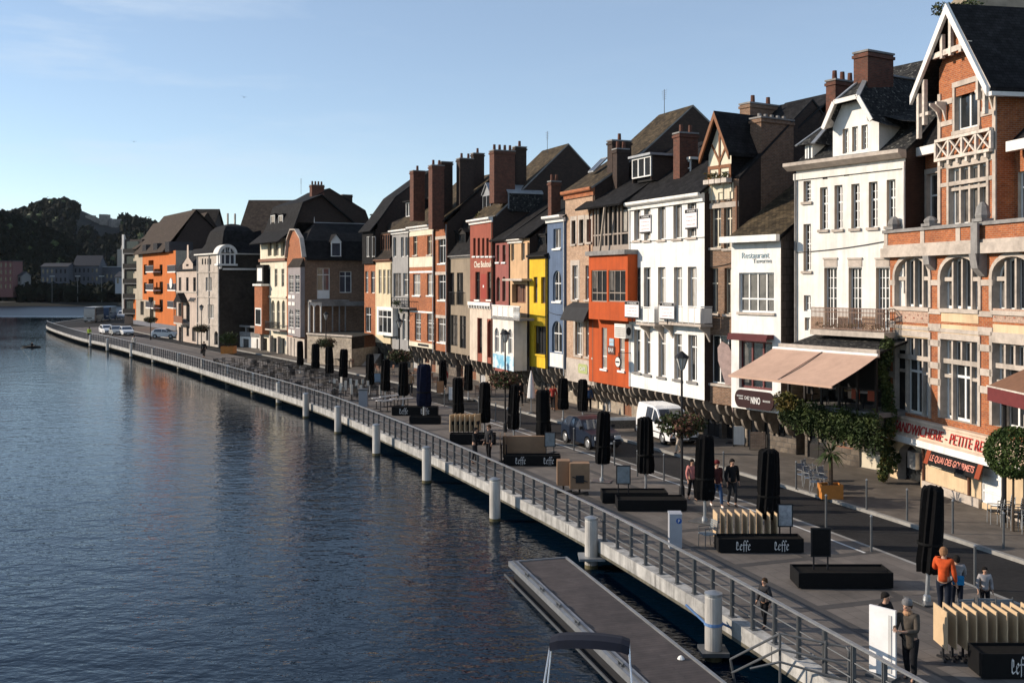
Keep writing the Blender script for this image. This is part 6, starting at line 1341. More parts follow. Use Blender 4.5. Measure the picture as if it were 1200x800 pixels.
# ---------------------------------------------------------------- moored boat with a navy canopy
Yb=21.6; k=Yb/F; t=thing('motor_boat','white motor boat with a navy bimini canopy moored at the dock','boat',((690-600)*k,Yb-.1,WL),R(-8))
GEL=paint('white_gelcoat',(.78,.78,.77),.25); NAVY=mat('navy_canvas',(.005,.007,.017),.85,.2,5)
m=MB(); st=[(-2.3,.95,.35,.62),(-1.2,1.02,.42,.62),(0,1.0,.40,.64),(1.2,.82,.28,.70),(2.1,.4,.1,.78),(2.5,.05,.02,.82)]
for (y0,w0,b0,h0),(y1,w1,b1,h1) in zip(st,st[1:]):
    a=[(-w0,y0,h0),(-b0,y0,-.15),(b0,y0,-.15),(w0,y0,h0)]; b=[(-w1,y1,h1),(-b1,y1,-.15),(b1,y1,-.15),(w1,y1,h1)]
    for i in range(3): m.poly([a[i],a[i+1],b[i+1],b[i]],GEL)
    m.poly([(-w0,y0,h0),(-w1,y1,h1),(-w1+.12,y1,h1+.03),(-w0+.14,y0,h0+.03)],GEL); m.poly([(w0,y0,h0),(w1,y1,h1),(w1-.12,y1,h1+.03),(w0-.14,y0,h0+.03)],GEL)
    if y1>1.0: m.poly([(-w0+.1,y0,h0+.03),(w0-.1,y0,h0+.03),(w1-.1 if w1>.1 else w1,y1,h1+.03),(-w1+.1 if w1>.1 else -w1,y1,h1+.03)],GEL)
m.poly([(-.95,-2.3,.62),(-.35,-2.3,-.15),(.35,-2.3,-.15),(.95,-2.3,.62)],GEL); m.build('hull',t)
m=MB(); m.box(-.85,.85,-2.2,1.2,.12,.16,mat('boat_floor',(.3,.29,.27),.7)); m.build('floor',t); m=MB(); m.box(-.7,.7,1.05,1.35,.16,.72,GEL); m.build('console',t)
m=MB(); m.poly([(-.75,1.1,.72),(.75,1.1,.72),(.65,1.35,1.02),(-.65,1.35,1.02)],GLASS); m.build('windscreen',t)
for x in (-.4,.4): m=MB(); m.box(x-.25,x+.25,-.6,-.15,.16,.5,GEL); m.box(x-.25,x+.25,-.7,-.6,.5,.95,GEL); m.build('seat',t)
for c_ in kids(t): c_.rotation_euler=(0,0,math.pi); c_.location=(0,-2.25,0)
# canopy
m=MB(); zc=1.78; W2=.84; n=10; sec=[(-W2+2*W2*i/n, zc+.10*math.sin(math.pi*i/n)**.5-.0) for i in range(n+1)]
for (y0,d0),(y1,d1) in zip(((-.06,-.16),(.0,0),(.25,.03),(.5,0),(.56,-.14)),((.0,0),(.25,.03),(.5,0),(.56,-.14))):
    for (xa,za),(xb,zb) in zip(sec,sec[1:]): m.poly([(xa,y0,za+d0),(xb,y0,zb+d0),(xb,y1,zb+d1),(xa,y1,za+d1)],NAVY)
for s_ in (-W2,W2): m.poly([(s_,0,zc),(s_,.5,zc),(s_,.56,zc-.14),(s_,-.06,zc-.14)],NAVY)
m.build('canopy',t)
for s_ in (-1,1):
    m=MB(); m.tube((s_*.82,.05,zc-.02),(s_*.97,-.75,.62),.02,.02,mat('bright_tube',(.6,.6,.6),.25,metal=.9)); m.tube((s_*.82,.45,zc-.02),(s_*.9,-.1,.62),.018,.018,MATS['bright_tube']); m.tube((s_*.9,-.1,.62),(s_*.90,-.32,1.15),.012,.012,MATS['bright_tube'],6); m.build('canopy_frame',t)
# ---------------------------------------------------------------- closed black parasols
def parasol_parts(t):
    m=MB(); n=22; rings=[]; rp=random.Random(17); pj=[rp.uniform(.85,1.12) for _ in range(n)]
    for z,r in ((.78,.20),(.80,.30),(1.1,.33),(1.5,.30),(1.54,.275),(1.58,.30),(2.0,.305),(2.35,.295),(2.7,.285),(2.97,.27),(3.05,.20)):
        rings.append([Vector((r*pj[k]*(1+.07*(-1)**k)*math.cos(2*math.pi*k/n+z*.12),r*pj[k]*(1+.07*(-1)**k)*math.sin(2*math.pi*k/n+z*.12),z+rp.uniform(-.03,.03))) for k in range(n)])
    for A,B in zip(rings,rings[1:]):
        for k in range(n): m.poly([A[k],A[(k+1)%n],B[(k+1)%n],B[k]],BLACKF)
    m.poly(rings[0][::-1],BLACKF); m.poly(rings[-1],BLACKF); m.build('cover',t); m=MB(); m.lathe((0,0,1.505),[(.325,0),(.33,.035),(.325,.07)],mat('cover_strap',(.007,.007,.007),.8,spec=.1),22); m.build('strap',t)
    m=MB(); m.tube((0,0,.05),(0,0,.80),.055,.055,STEEL,12); m.lathe((0,0,.03),[(.11,0),(.10,.12),(.06,.16)],STEEL,12); m.build('pole',t)
    m=MB(); m.box(-.42,.42,-.42,.42,.004,.035,STEELD); m.build('base_plate',t)
PAR=[(1086,570,'tall closed black parasol leaning beside the man in the orange jacket'),(900,525,'closed black parasol behind the folded tables with white lettering'),(826,510,'closed black parasol hiding part of the strolling trio'),
 (757,488,'closed black parasol in front of the white van'),(705.5,480,'closed black parasol in front of the dark blue car'),(637.5,458,'closed black parasol beside the closed white parasol'),(602,452,'closed black parasol left of the brown table stack'),(567.5,446,'closed black parasol just right of the six-table stack'),
 (537.5,441,'closed black parasol behind the six-table stack'),(472.5,424,'closed black parasol beside the round flower basket lamp by the grey house'),(451.5,420,'closed black parasol left of the grey house lamp'),(433.5,415,'stouter closed black parasol before the garden steps'),
 (402,409,'closed black parasol third along the garden wall from its lamp'),(386.5,405.5,'closed black parasol second along the garden wall'),(369.5,402,'closed black parasol left of the garden wall lamp'),(352,399,'closed black parasol standing before the mansion door')]
proto=None
for i,(px,yt,lab) in enumerate(PAR):
    py=HZ+(yt-HZ)/(1-3.05/CH); p=gp(px,py)
    if proto is None:
        proto=thing('closed_parasol',lab,'parasol',p,0,'closed parasols on the promenade'); parasol_parts(proto); proto.rotation_euler=(0,R(3.6),.3); tr0=mktree(proto)
    else:
        o=dup(proto,p,rnd.uniform(0,1),lab,tree=tr0); o.rotation_euler=(R(rnd.uniform(-1.6,1.6)),R(rnd.uniform(-1.6,1.6)),rnd.uniform(0,6)); q=rnd.uniform(.9,1.1); o.scale=(q,q,rnd.uniform(.97,1.02))
for px,py,lab in ((660,492,'dark closed parasol standing under the pale brick house front'),(683,494,'dark closed parasol between the pale brick house and the blue car'),(549,468,'dark closed parasol under the taupe house front'),(519,461,'dark closed parasol under the slim orange brick house')):
    o=dup(proto,gp(px,py),rnd.uniform(0,3),lab,tree=tr0); o.scale=(.95,.95,.84); o['group']='closed parasols under the house fronts'
p=gp(497,492); o=dup(proto,p,0,'closed parasol with a dark navy cover in the middle of the promenade',tree=tr0); o.scale=(1.35,1.35,1.12)
m=None
for c in kids(o):
    if c.name.startswith('cover'): c.data=c.data.copy(); c.data.materials.clear(); c.data.materials.append(mat('navy_cover',(.007,.009,.022),.9,.3,6,spec=.08))
# white closed parasol by the yellow house
t=thing('closed_parasol','closed white parasol in front of the yellow house','parasol',gp(622.5,484),0,'closed parasols on the promenade'); m=MB(); m.lathe((0,0,0),[(.05,.95),(.26,1.0),(.22,1.6),(.13,2.3),(.03,2.75)],paint('white_canvas',(.68,.66,.63),.9),10); m.build('cover',t); m=MB(); m.tube((0,0,.05),(0,0,1),.03,.03,STEEL,8); m.build('pole',t); m=MB(); m.lathe((0,0,0),[(.3,0.003),(.28,.08),(.06,.12)],STEELD,14); m.build('base_plate',t)
def blackletter(parent,m,x,y,z,width,height):
    G={'L':(.62,[[(.15,.95),(.15,.15)],[(.15,.15),(.30,.02),(.60,.16)],[(.15,.95),(.36,.84)],[(.36,.84),(.36,.45)]]),'e':(.50,[[(.10,.55),(.10,.12)],[(.10,.12),(.25,.0),(.42,.13)],[(.10,.55),(.27,.68),(.40,.52)],[(.40,.52),(.12,.32)]]),'f':(.40,[[(.18,.98),(.18,-.18)],[(.18,.98),(.30,1.1),(.45,.98)],[(.02,.60),(.36,.60)]])}
    tot=sum(G[c][0] for c in 'Leffe'); k=width/tot; kz=height/1.3; b=MB(); x0=x-width/2; n=(.045,.055)
    for c in 'Leffe':
        for st in G[c][1]:
            for (px,pz),(qx,qz) in zip(st,st[1:]):
                P=[(px-n[0],pz-n[1]),(px+n[0],pz+n[1]),(qx+n[0],qz+n[1]),(qx-n[0],qz-n[1])]
                b.prism_v([(x0+a*k,z+(c_-.45)*kz) for a,c_ in P],y-.004,y,m)
        x0+=G[c][0]*k
    return b.build('lettering',parent)
# ---------------------------------------------------------------- planters with white lettering, boards, folded tables
def planter(px0,px1,py,lab,texts=(),h=.45,dep=.7,zr=0,group='black planter boxes on the promenade',soil=True):
    a=gp(px0,py); b=gp(px1,py); w=(b.x-a.x); t=thing('planter_box',lab,'planter',((a.x+b.x)/2,a.y,0),zr,group)
    m=MB(); 
    for q in ((-w/2,w/2,0,.03),(-w/2,w/2,dep-.03,dep)): m.box(q[0],q[1],q[2],q[3],.03,h,BLACKP)
    for q in ((-w/2,-w/2+.03),(w/2-.03,w/2)): m.box(q[0],q[1],.03,dep-.03,.03,h,BLACKP)
    for q in (-w/2+.1,w/2-.3): m.box(q,q+.2,.1,dep-.1,.002,.03,BLACKP)
    m.build('box',t); m=MB(); m.box(-w/2+.03,w/2-.03,.03,dep-.03,.1,h-.06,mat('dark_soil',(.012,.011,.010),.95,.3,8,spec=.1)); m.build('soil',t)
    for tx,px,wp in texts:
        u=(px-px0)/(px1-px0)*w-w/2; blackletter(t,LET_W,u,-.003,h*.5,w*wp/(px1-px0)*1.05,h*.78)
    return t
planter(842,942,648,'black planter lettered in white twice, before the eight folded tables',(('Leffe',871,17),('Leffe',916,17)))
planter(936,1047,690,'long plain black planter carrying the black menu board',dep=.9)
planter(1151,1262,796,'black white-lettered planter at the right edge under the folded tables',(('Leffe',1196,22),('Leffe',1236,22)),h=.55)
planter(724,805,599,'black planter box with pale gravel on top, front one of the pair',dep=1.0,h=.42)
planter(706,783,590,'black planter box behind its twin near the grey menu board',dep=.9,h=.42)
planter(590,657,546,'black lettered planter in front of the brown table stack',(('Leffe',610,12),('Leffe',643,12)),h=.48)
planter(527,581,521,'black planter under the six-table stack',h=.55)
planter(459,513,487,'black lettered planter below the round tabletops',(('Leffe',473,10),('Leffe',498,10)),h=.55); planter(479.5,516,497,'low plain black planter in front of the lettered one under the round tabletops',h=.45)
def folded_tables(px0,px1,pt,pb,n,py,lab,group,th=.026,mtop=None,reach=.72,dz=0,rot=0):
    mtop=mtop or TAN; s=(py-HZ)/CH; Y=F/s; zt=CH-(pt-HZ)/s; zb=CH-(pb-HZ)/s; pr=None
    for k in range(n):
        px=px0+(px1-px0)*k/max(1,n-1); X=(px-600)/s
        if pr is None:
            pr=thing('folded_table',lab+' (front one)' if False else lab,'table',(X,Y,0),0,group); h_=zt-zb
            m=MB(); m.box(-th/2,th/2,0,reach,zb,zt,mtop); m.build('tabletop',pr)
            m=MB(); m.tube((.06,reach/2,.06),(.06,reach/2,zb+h_*.55),.03,.03,LET_K,8); m.build('leg',pr); m=MB(); m.bar((.06-.08,reach/2-.3,.03),(.06+.08,reach/2+.3,.03),.05,.05,LET_K); m.bar((.06-.09,reach/2+.12,.034),(.06+.09,reach/2-.12,.034),.05,.04,LET_K); m.build('foot',pr)
            m=MB(); m.box(th/2+.002,.05,reach/2-.18,reach/2+.18,zb+h_*.4,zb+h_*.6,LET_K); m.build('bracket',pr); tr0=mktree(pr); pr.rotation_euler=(0,0,R(rot))
        else: dup(pr,(X,Y+rnd.uniform(-.03,.03),0),R(rot+rnd.uniform(-1.5,1.5)),tree=tr0)
folded_tables(841,911,602,633,9,641,'folded table with upright beech top in the stack behind the lettered planter','folded tables behind the lettered planter')
folded_tables(1110,1262,717,762,14,778,'folded table with upright beech top in the stack at the bottom right','folded tables at the bottom right')
folded_tables(527,556,486,506,6,514,'folded table with upright beech top in the small far stack','folded tables in the small far stack',th=.05,rot=-24)
folded_tables(586,592,510,538,2,543,'folded brown table in the side-on stack above the lettered planter','brown folded tables, far stack',mtop=BROWNP,reach=.9)
for i,(px0,px1,pt,pb,py,lab) in enumerate(((589,640,511,536,540,'brown folded tabletop facing the river above its lettered planter'),(653,668,540,569,578,'left one of the two brown folded tables with a crossed black foot'),(668,691,543,573,580,'right one of the two brown folded tables with a crossed black foot'))):
    a=gp(px0,py); s=(py-HZ)/CH; w=(px1-px0)/s; zt=CH-(pt-HZ)/s; zb=CH-(pb-HZ)/s
    t=thing('folded_table',lab,'table',(a.x+w/2,a.y,0),0,'brown folded tables'); m=MB(); m.box(-w/2,w/2,0,.55 if i else .25,zb,zt,BROWNP); m.build('tabletop',t); m=MB(); m.tube((0,.2,.05),(0,.2,zb),.04,.04,LET_K,8); m.build('leg',t); m=MB(); m.bar((-.35,.02,.04),(.35,.38,.04),.06,.05,LET_K); m.bar((-.35,.38,.046),(.35,.02,.046),.06,.04,LET_K); m.build('foot',t)
    if i==2: m=MB(); m.box(-.16,.16,-.05,-.003,zb+.25,zb+.55,LET_K); m.bar((-.3,-.03,zb+.5),(.3,-.03,zb+.3),.05,.03,LET_K); m.build('bracket',t)
def board(px0,px1,yt,yb,py,lab,face,frame=LET_K,rz=0,Yoff=0,legs=True,fw=.04,z0leg=0.):
    s=(py-HZ)/CH; a=gp((px0+px1)/2,py); w=(px1-px0)/s/2; zt=CH-(yt-HZ)/s; zb=CH-(yb-HZ)/s
    t=thing('menu_board',lab,'board',(a.x,a.y+Yoff,0),rz,'menu boards on the promenade'); m=MB(); m.box(-w,w,-.02,.02,zb,zt,frame); m.build('frame',t); m=MB(); m.box(-w+fw,w-fw,-.028,-.021,zb+fw,zt-fw,face); m.build('panel',t)
    if legs:
        for x in (-w*.7,w*.7): m=MB(); m.box(x-.02,x+.02,-.015,.015,z0leg,zb,frame); m.build('leg',t)
    return t
GREYB=mat('grey_menu_face',(.20,.22,.23),.5,.25,7); PALEB=mat('pale_menu_sheet',(.34,.35,.37),.6,.3,9)
board(950,973.5,618,652,683,'plain black menu board standing on the long black planter',BLACKP,legs=True,z0leg=.38)
board(911,929,590,617,636,'pale menu sheet in a black frame beside the eight folded tables',PALEB); board(722,739,545,567,590,'grey-faced menu board standing on the paired black planters',GREYB,z0leg=.36); board(638,651,506,523.5,543,'small grey menu board next to the brown folded tables',GREYB); board(438,446.5,437,448,455,'small blue-grey menu board beside the far terrace chairs',mat('bluegrey_menu',(.20,.26,.32),.5,.2,7))
# upright white sign panel near the couple
Y0=21.9; k=Y0/F; t=thing('white_sign_panel','tall blank white sign panel beside the woman in the grey hat','sign',((1026-600)*k,Y0+.35,0),R(-48)); m=MB(); w=.60; m.box(0,w,-.03,.03,.06,1.50,paint('white_sign',(.80,.79,.78),.4)); m.build('panel',t); m=MB(); m.box(w*.74,w*.86,-.045,-.031,.15,1.38,paint('sign_trim',(.55,.54,.52))); m.build('trim',t); m=MB(); m.box(0,w,-.2,.2,.003,.055,STEELD); m.build('foot',t)
# parking meter
t=thing('parking_meter','silver parking meter pillar with a blue P sign','parking meter',gp(791,641),0); m=MB(); m.box(-.2,.2,-.16,.16,.003,1.08,paint('silver_grey',(.36,.37,.40),.4)); m.build('cabinet',t); m=MB(); m.prism_u([(-.17,1.082),(.17,1.082),(.17,1.14),(-.17,1.10)],-.21,.21,paint('silver_grey',(.36,.37,.40),.4)); m.build('cap',t); m=MB(); m.prism_v([(.10+.09*math.cos(k*math.pi/10),.88+.09*math.sin(k*math.pi/10)) for k in range(20)],-.168,-.163,paint('sign_blue',(.02,.09,.35))); b=m.build('badge',t); text_part('P','lettering',t,LET_W,(.10,-.172,.88),.06,.11)
# ---------------------------------------------------------------- bollards
BOL=[(1015.6,597),(1063,610),(1116.5,625),(1176,642),(1021,646),(1142.5,686),(933,573),(968,618),(672.5,528),(720,545),(747,558),(778,563),(848,560),(610,500),(581,494),(561,486),(541,480),(467,470),(521,476),(498,470)]
proto=None
for i,(px,py) in enumerate(BOL):
    lab='slim grey steel bollard post lining the road'
    if proto is None:
        proto=thing('bollard_post',lab,'bollard',gp(px,py),0,'slim bollard posts along the road'); m=MB(); m.tube((0,0,0),(0,0,1.1),.038,.038,STEELD,10); m.build('post',proto); m=MB(); m.lathe((0,0,1.1),[(.045,0),(.045,.03),(.01,.06)],STEEL,10); m.build('cap',proto); tr0=mktree(proto)
    else: dup(proto,gp(px,py),0,tree=tr0)
# ---------------------------------------------------------------- street lamps with flower baskets
LAMPGL=mat('frosted_lamp_glass',(.45,.45,.43),.3,.1); FLW=leafmat('basket_leaves',(.035,.05,.015),(.10,.045,.03))
LAMPS=[(799,585,805,'tall black street lamp with a lantern and flower basket beside the white van',5.75,2.95),(592,506,592,'black street lamp with flower basket before the white bay window',5.7,2.6),(468,463,466,'black street lamp with flower basket before the grey house',5.7,2.9),(382,440,382,'black street lamp with flower basket before the garden wall',5.8,2.9),(236,414,236,'black street lamp with flower basket before the domed house',5.8,3.1),(176.5,398,176.5,'black street lamp with flower basket before the orange flats',5.8,2.2)]
proto=None
for i,(px,py,_,lab,H_,zb) in enumerate(LAMPS):
    if proto is None:
        proto=thing('street_lamp',lab,'street lamp',gp(px,py),0,'lamps with flower baskets')
        m=MB(); m.lathe((0,0,0),[(.12,0),(.11,.5),(.06,.6),(.05,3),(.042,5.05)],LET_K,12); m.build('pole',proto)
        m=MB(); m.lathe((0,0,5.05),[(.06,0),(.10,.05),(.24,.48)],LAMPGL,8); m.build('lantern_glass',proto)
        m=MB(); m.lathe((0,0,5.53),[(.30,0),(.27,.06),(.12,.18),(.03,.26)],LET_K,8); 
        for k in range(8): a=2*math.pi*k/8; m.tube((.10*math.cos(a),.10*math.sin(a),5.1),(.25*math.cos(a),.25*math.sin(a),5.53),.012,.012,LET_K,4)
        m.build('lantern_hood',proto)
        m=MB(); leaves(m,(0,0,zb),(1.05,1.05,.55),1500,.10,FLW,random.Random(9),shell=.4,m2=LEAF); m.build('flower_basket',proto); m=MB(); 
        for a in range(6): m.tube((0,0,zb-.3),(.8*math.cos(a),.8*math.sin(a),zb-.25),.02,.02,LET_K,5)
        m.build('basket_frame',proto); tr0=mktree(proto)
    else: dup(proto,gp(px,py),i*.7,lab,tree=tr0)
# ---------------------------------------------------------------- awning, terrace planting, pavilion
h=BW; v0=-2.45; ut,zt_=h.uz(1031,416.5,v0); ul_,zl_=h.uz(908,406,v0); zt_=(zt_+zl_)/2
best=min([-2.6-.05*k for k in range(90)],key=lambda v:abs(h.uz(975,452,v)[0]-ut)); zb_=h.uz(975,452,best)[1]; u0_=h.uz(858,435,best)[0]
SALM=mat('salmon_awning_cloth',(.50,.33,.245),.85,.06,2.5,.1,.8)
m=MB(); NS=16; um=(ul_+ut)/2
for a,b in ((ul_,um-.02),(um+.02,ut)):
    for k in range(8):
        p,q=a+(b-a)*k/8,a+(b-a)*(k+1)/8; f=lambda u:(u-ul_)/(ut-ul_)
        P=[]
        for j in range(5):
            t=j/4; sag=-.05*math.sin(math.pi*t); P.append((lerp(v0,best,t),lerp(zt_,zb_,t)+sag))
        for (va,za),(vb2,zb2) in zip(P,P[1:]): 
            m.poly([(p,va,za),(q,va,za),(q,vb2,zb2),(p,vb2,zb2)],SALM)
m.box(um-.02,um+.02,v0,v0+.01,zt_-.1,zt_,SALM)
aw=h.add('awning',m); m=MB(); m.box(ul_,ut,best-.05,best+.02,zb_-.10,zb_+.0,SALM); h.add('valance',m,aw); m=MB(); m.tube((ul_,v0-.1,zt_-.02),(ut,v0-.1,zt_-.02),.06,.06,FRAMEW,8)
for u in (ul_+.6,um,ut-.5): m.bar((u,v0,zt_-.35),(u,(v0+best)/2,lerp(zt_,zb_,.5)-.3),.05,.05,DARKMETAL); m.bar((u,(v0+best)/2,lerp(zt_,zb_,.5)-.3),(u+.3,best,zb_-.05),.05,.05,DARKMETAL)
h.add('awning_arm',m,aw)
m=MB(); m.bar((um,v0,zt_+.015),(um,best,zb_+.015),.05,.02,mat('awning_seam',(.16,.10,.08),.8)); h.add('seam',m,aw)
def wplace(h,name,label,cat,m,group=None):
    o=m.build(name); o.location=(h.A.x,h.A.y,0); o.rotation_euler=h.root.rotation_euler; return tag(o,label,cat,group)
rg=random.Random(21); m=MB()
for k in range(15):
    f=k/14; u=uT0+.3+(uT1-uT0-.3)*f; leaves(m,(u,vT-.22,zf-.45-.35*f),(.5,.36,.75+.25*f),620,.08,LEAF,rg,shell=.3)
o=wplace(h,'terrace_hedge','thick dark hanging hedge along the terrace edge below the salmon awning','hedge',m)
m=MB(); leaves(m,(uT0+.5,vT-.35,zf+.05),(.75,.4,.5),700,.085,LEAF2,rg); wplace(h,'terrace_plant','yellowish green bush at the left end of the terrace hedge','shrub',m)
m=MB()
for k in range(12): z=zg+.2-k*(zg)/11.5; leaves(m,(uT1-.15+.10*math.sin(k*2.1),vT+.75-.2*math.sin(k*.8),max(.35,z)),(.27,.34,.5),420,.08,LEAF,rg,m2=LEAF2 if k>6 else None,shell=.3)
wplace(h,'climbing_ivy','dark climbing ivy covering the corner between the white and brick houses','ivy',m)
# diners at the terrace: chairs and a few lit things
m=MB()
for k in range(4):
    u=uT0+1+k*.95; m.box(u-.3,u+.3,vT+.5,vT+1.1,zf+.70,zf+.74,WHITE if k%2 else TAN); m.tube((u,vT+.8,zf),(u,vT+.8,zf+.7),.03,.03,LET_K,6)
h.add('terrace_table',m)
for k in range(5):
    u=uT0+1.3+k*.85; m=MB(); m.box(u-.2,u+.2,vT+.28,vT+.33,zf+.45,zf+.9,paint('red_cushion',(.30,.06,.03)) if k>2 else FRAMED); m.box(u-.2,u+.2,vT+.33,vT+.62,zf+.42,zf+.46,FRAMED); m.tube((u,vT+.45,zf),(u,vT+.45,zf+.42),.025,.025,LET_K,6); h.add('terrace_chair',m)
# shrub with wall ivy beside the shop door
m=MB()
for k in range(5): leaves(m,(h.L*0+.55+.25*math.sin(k*2),-.18,.5+k*.42),(.26,.16,.32),110,.09,LEAF,rg)
wplace(BR,'door_creeper','small creeper growing up beside the arched shop door','ivy',m)
def pav():
    s=34.8; Y=F/s; X0=(1158-600)/s; t=thing('canopy_pavilion','dark red canopy with a brown pitched top on black posts at the right edge','canopy',(X0+3.5,Y+.6,0))
    MAR=mat('maroon_valance',(.13,.022,.022),.8,.12,5); BRT=mat('brown_canopy_cloth',(.17,.085,.05),.85,.15,4); zv0=CH-(477-HZ)/s; zv1=CH-(459-HZ)/s; w=2.6; d=1.4
    m=MB(); q=[(-w,-d,zv1),(w,-d,zv1),(w,d,zv1),(-w,d,zv1)]; ap=(0.2,0,zv1+1.7)
    for k in range(4): m.poly([q[k],q[(k+1)%4],ap],BRT)
    m.build('canopy_top',t); m=MB()
    for k in range(4):
        a,b=q[k],q[(k+1)%4]; m.poly([a,b,(b[0],b[1],zv0),(a[0],a[1],zv0)],MAR)
    for x,y,l in ((-w,-d,0),):
        m.bar((-w,-d-.01,zv1),(w,-d-.01,zv1),.05,.05,WOODW); m.bar((-w-.01,-d,zv1),(-w-.01,d,zv1),.05,.05,WOODW)
    m.build('valance',t)
    for x,y in ((-w+.5,-d+.3),(w-.3,-d+.3),(w-.3,d-.3),(-w+.45,d-.3)): m=MB(); m.tube((x,y,0),(x,y,zv1),.09,.09,LET_K,8); m.build('post',t)
pav()
def tree(name,label,p,zc,rx,rz_,n,size,leaf,tr=.06,pot=None,seed=1,m2=None,group=None,cat='tree'):
    t=thing(name,label,cat,p,0,group); rg=random.Random(seed)
    m=MB(); leaves(m,(0,0,zc),(rx,rx,rz_),n,size,leaf,rg,shell=.8 if name=='topiary_tree' else .45,m2=m2); m.build('crown',t)
    m=MB(); m.tube((0,0,.0),(.03,.02,zc-rz_*.3),tr,tr*.7,BARK,8)
    for k in range(4): a=k*1.7; m.tube((.03,.02,zc-rz_*.5),(rx*.5*math.cos(a),rx*.5*math.sin(a),zc+rz_*.2),tr*.5,tr*.2,BARK,6)
    m.build('trunk',t)
    if pot: 
        m=MB(); w,hh,mt=pot
        for a in ((-w,-w+.04,-w,w),(w-.04,w,-w,w),(-w+.04,w-.04,-w,-w+.04),(-w+.04,w-.04,w-.04,w)): m.box(a[0],a[1],a[2],a[3],.004,hh,mt)
        m.box(-w+.04,w-.04,-w+.04,w-.04,.01,hh-.06,MATS['dark_soil']); m.build('planter',t)
    return t
tree('topiary_tree','round clipped green tree on the pavement before the sandwich shop',gp(1187,622),2.68,.93,.90,7500,.058,leafmat('topiary_leaves',(.035,.06,.014),(.06,.09,.02)),.05,seed=4)
OPOT=mat('orange_planter',(.45,.17,.03),.6,.15,4)
tree('potted_tree','bushy little tree in an orange planter near the domed house',gp(268,414),1.75,1.1,.9,900,.13,LEAF,.07,(.75,.85,OPOT),seed=5)
t=thing('potted_palm','shaggy dark palm in an orange planter below the terrace','palm',gp(973,583)); rg=random.Random(6); m=MB()
for k in range(60):
    a=rg.uniform(0,6.28); e=rg.uniform(-.5,1.0); l=rg.uniform(.5,.95); c=Vector((0,0,1.75)); d=Vector((math.cos(a)*math.cos(e),math.sin(a)*math.cos(e),math.sin(e))); w=d.cross(Vector((0,0,1))).normalized()*.045; q=c+d*l*.55; e2=c+d*l+Vector((0,0,-.25*l))
    m.poly([c-w*.4,q-w,e2,q+w],LEAF); 
m.build('crown',t); m=MB(); m.lathe((0,0,.3),[(.10,0),(.11,.5),(.09,1.45)],BARK,8); m.build('trunk',t); m=MB(); 
for a in ((-.42,-.38,-.3,.3),(.38,.42,-.3,.3),(-.38,.38,-.3,-.26),(-.38,.38,.26,.3)): m.box(*a,.004,.55,OPOT)
m.box(-.38,.38,-.26,.26,.01,.48,MATS['dark_soil']); m.build('planter',t)
# feather flag
s=22.4; t=thing('feather_flag','tall feather flag with a pale pinkish sail beside the oval restaurant sign','flag',gp(859,519),R(-32)); m=MB(); k=1/22.3
pts=[(0,1.6),(0,4.6),(-.25,5.15),(-.62,5.35),(-.85,5.0),(-.82,4.3),(-.45,3.2)]
m.prism_v([(a,b) for a,b in pts],-.012,.012,mat('flag_cloth',(.5,.36,.32),.8,.2,4)); m.build('sail',t); m=MB(); m.tube((.02,0,0),(.02,0,4.6),.025,.02,LET_K,6); m.path([(.02,0,4.6),(-.23,0,5.17),(-.62,0,5.38)],.015,LET_K,6); m.build('pole',t); m=MB(); m.box(-.3,.3,-.3,.3,.003,.04,LET_K); m.build('base',t)
# notice board under the orange house
t=thing('menu_stand','wide low notice stand with a white header under the vermilion house','notice stand',gp(730,505),R(8)); m=MB(); m.box(-.75,.75,-.03,.03,.15,.62,mat('lattice_panel',(.11,.09,.07),.8,.5,14)); m.build('panel',t); m=MB(); m.box(-.78,.78,-.035,.035,.622,.80,WHITE2); m.build('header',t)
for x in (-.74,.70): m=MB(); m.box(x,x+.04,-.2,.2,.003,.15,LET_K); m.build('foot',t)
# ---------------------------------------------------------------- chairs and round tables
def chair_parts(t,fr,se):
    m=MB(); m.box(-.22,.22,-.21,.21,.43,.46,se); m.build('seat',t)
    m=MB(); 
    for k in range(5): z=.55+k*.065; m.box(-.21,.21,.205+.012*k,.225+.012*k,z,z+.05,se)
    m.build('backrest',t)
    for x in (-.21,.21):
        m=MB(); m.tube((x,-.2,0),(x,-.19,.64),.016,.016,fr,6); m.build('leg',t); m=MB(); m.tube((x,.24,0),(x,.2,.45),.016,.016,fr,6); m.tube((x,.2,.45),(x,.27,.9),.016,.016,fr,6); m.build('leg',t)
        m=MB(); m.bar((x,-.2,.65),(x,.23,.65),.04,.025,fr); m.build('armrest',t)
def chair(label,group,p,rz,fr,se):
    t=thing('terrace_chair',label,'chair',p,rz,group); chair_parts(t,fr,se); return t
CH1=chair('grey metal chair with dark seat in the row beside the topiary tree','chairs in the row by the topiary tree',gp(1166,613),R(-100),STEEL,LET_K); tr1=mktree(CH1)
for k,(px,py) in enumerate(((1178,616),(1190,620),(1203,624))): dup(CH1,gp(px,py),R(-100),tree=tr1)
for k in range(3): o=dup(CH1,gp(1178+12*k,616+4*k,0)+Vector((0.02,.02,.16)),R(-100),'upper grey metal chair stacked in the row by the topiary tree',tree=tr1)
CH2=chair('slatted grey chair behind the folded tables at the bottom right','slatted chairs at the bottom right',gp(1140,748),R(10),STEELD,mat('striped_slats',(.20,.22,.23),.6)); tr2=mktree(CH2)
dup(CH2,gp(1161,747),R(-6),tree=tr2); dup(CH2,gp(1184,748),R(4),tree=tr2)
dup(CH2,gp(829,641),R(-70),'single grey chair at the left end of the eight folded tables',tree=tr2)['group']='single chairs'
BLS=mat('blue_grey_seat',(.10,.13,.18),.6,.2)
CH3=chair('blue-grey chair in the tilted cluster near the palm planter','blue-grey chairs near the palm planter',gp(951,572),R(40),STEEL,BLS); tr3=mktree(CH3)
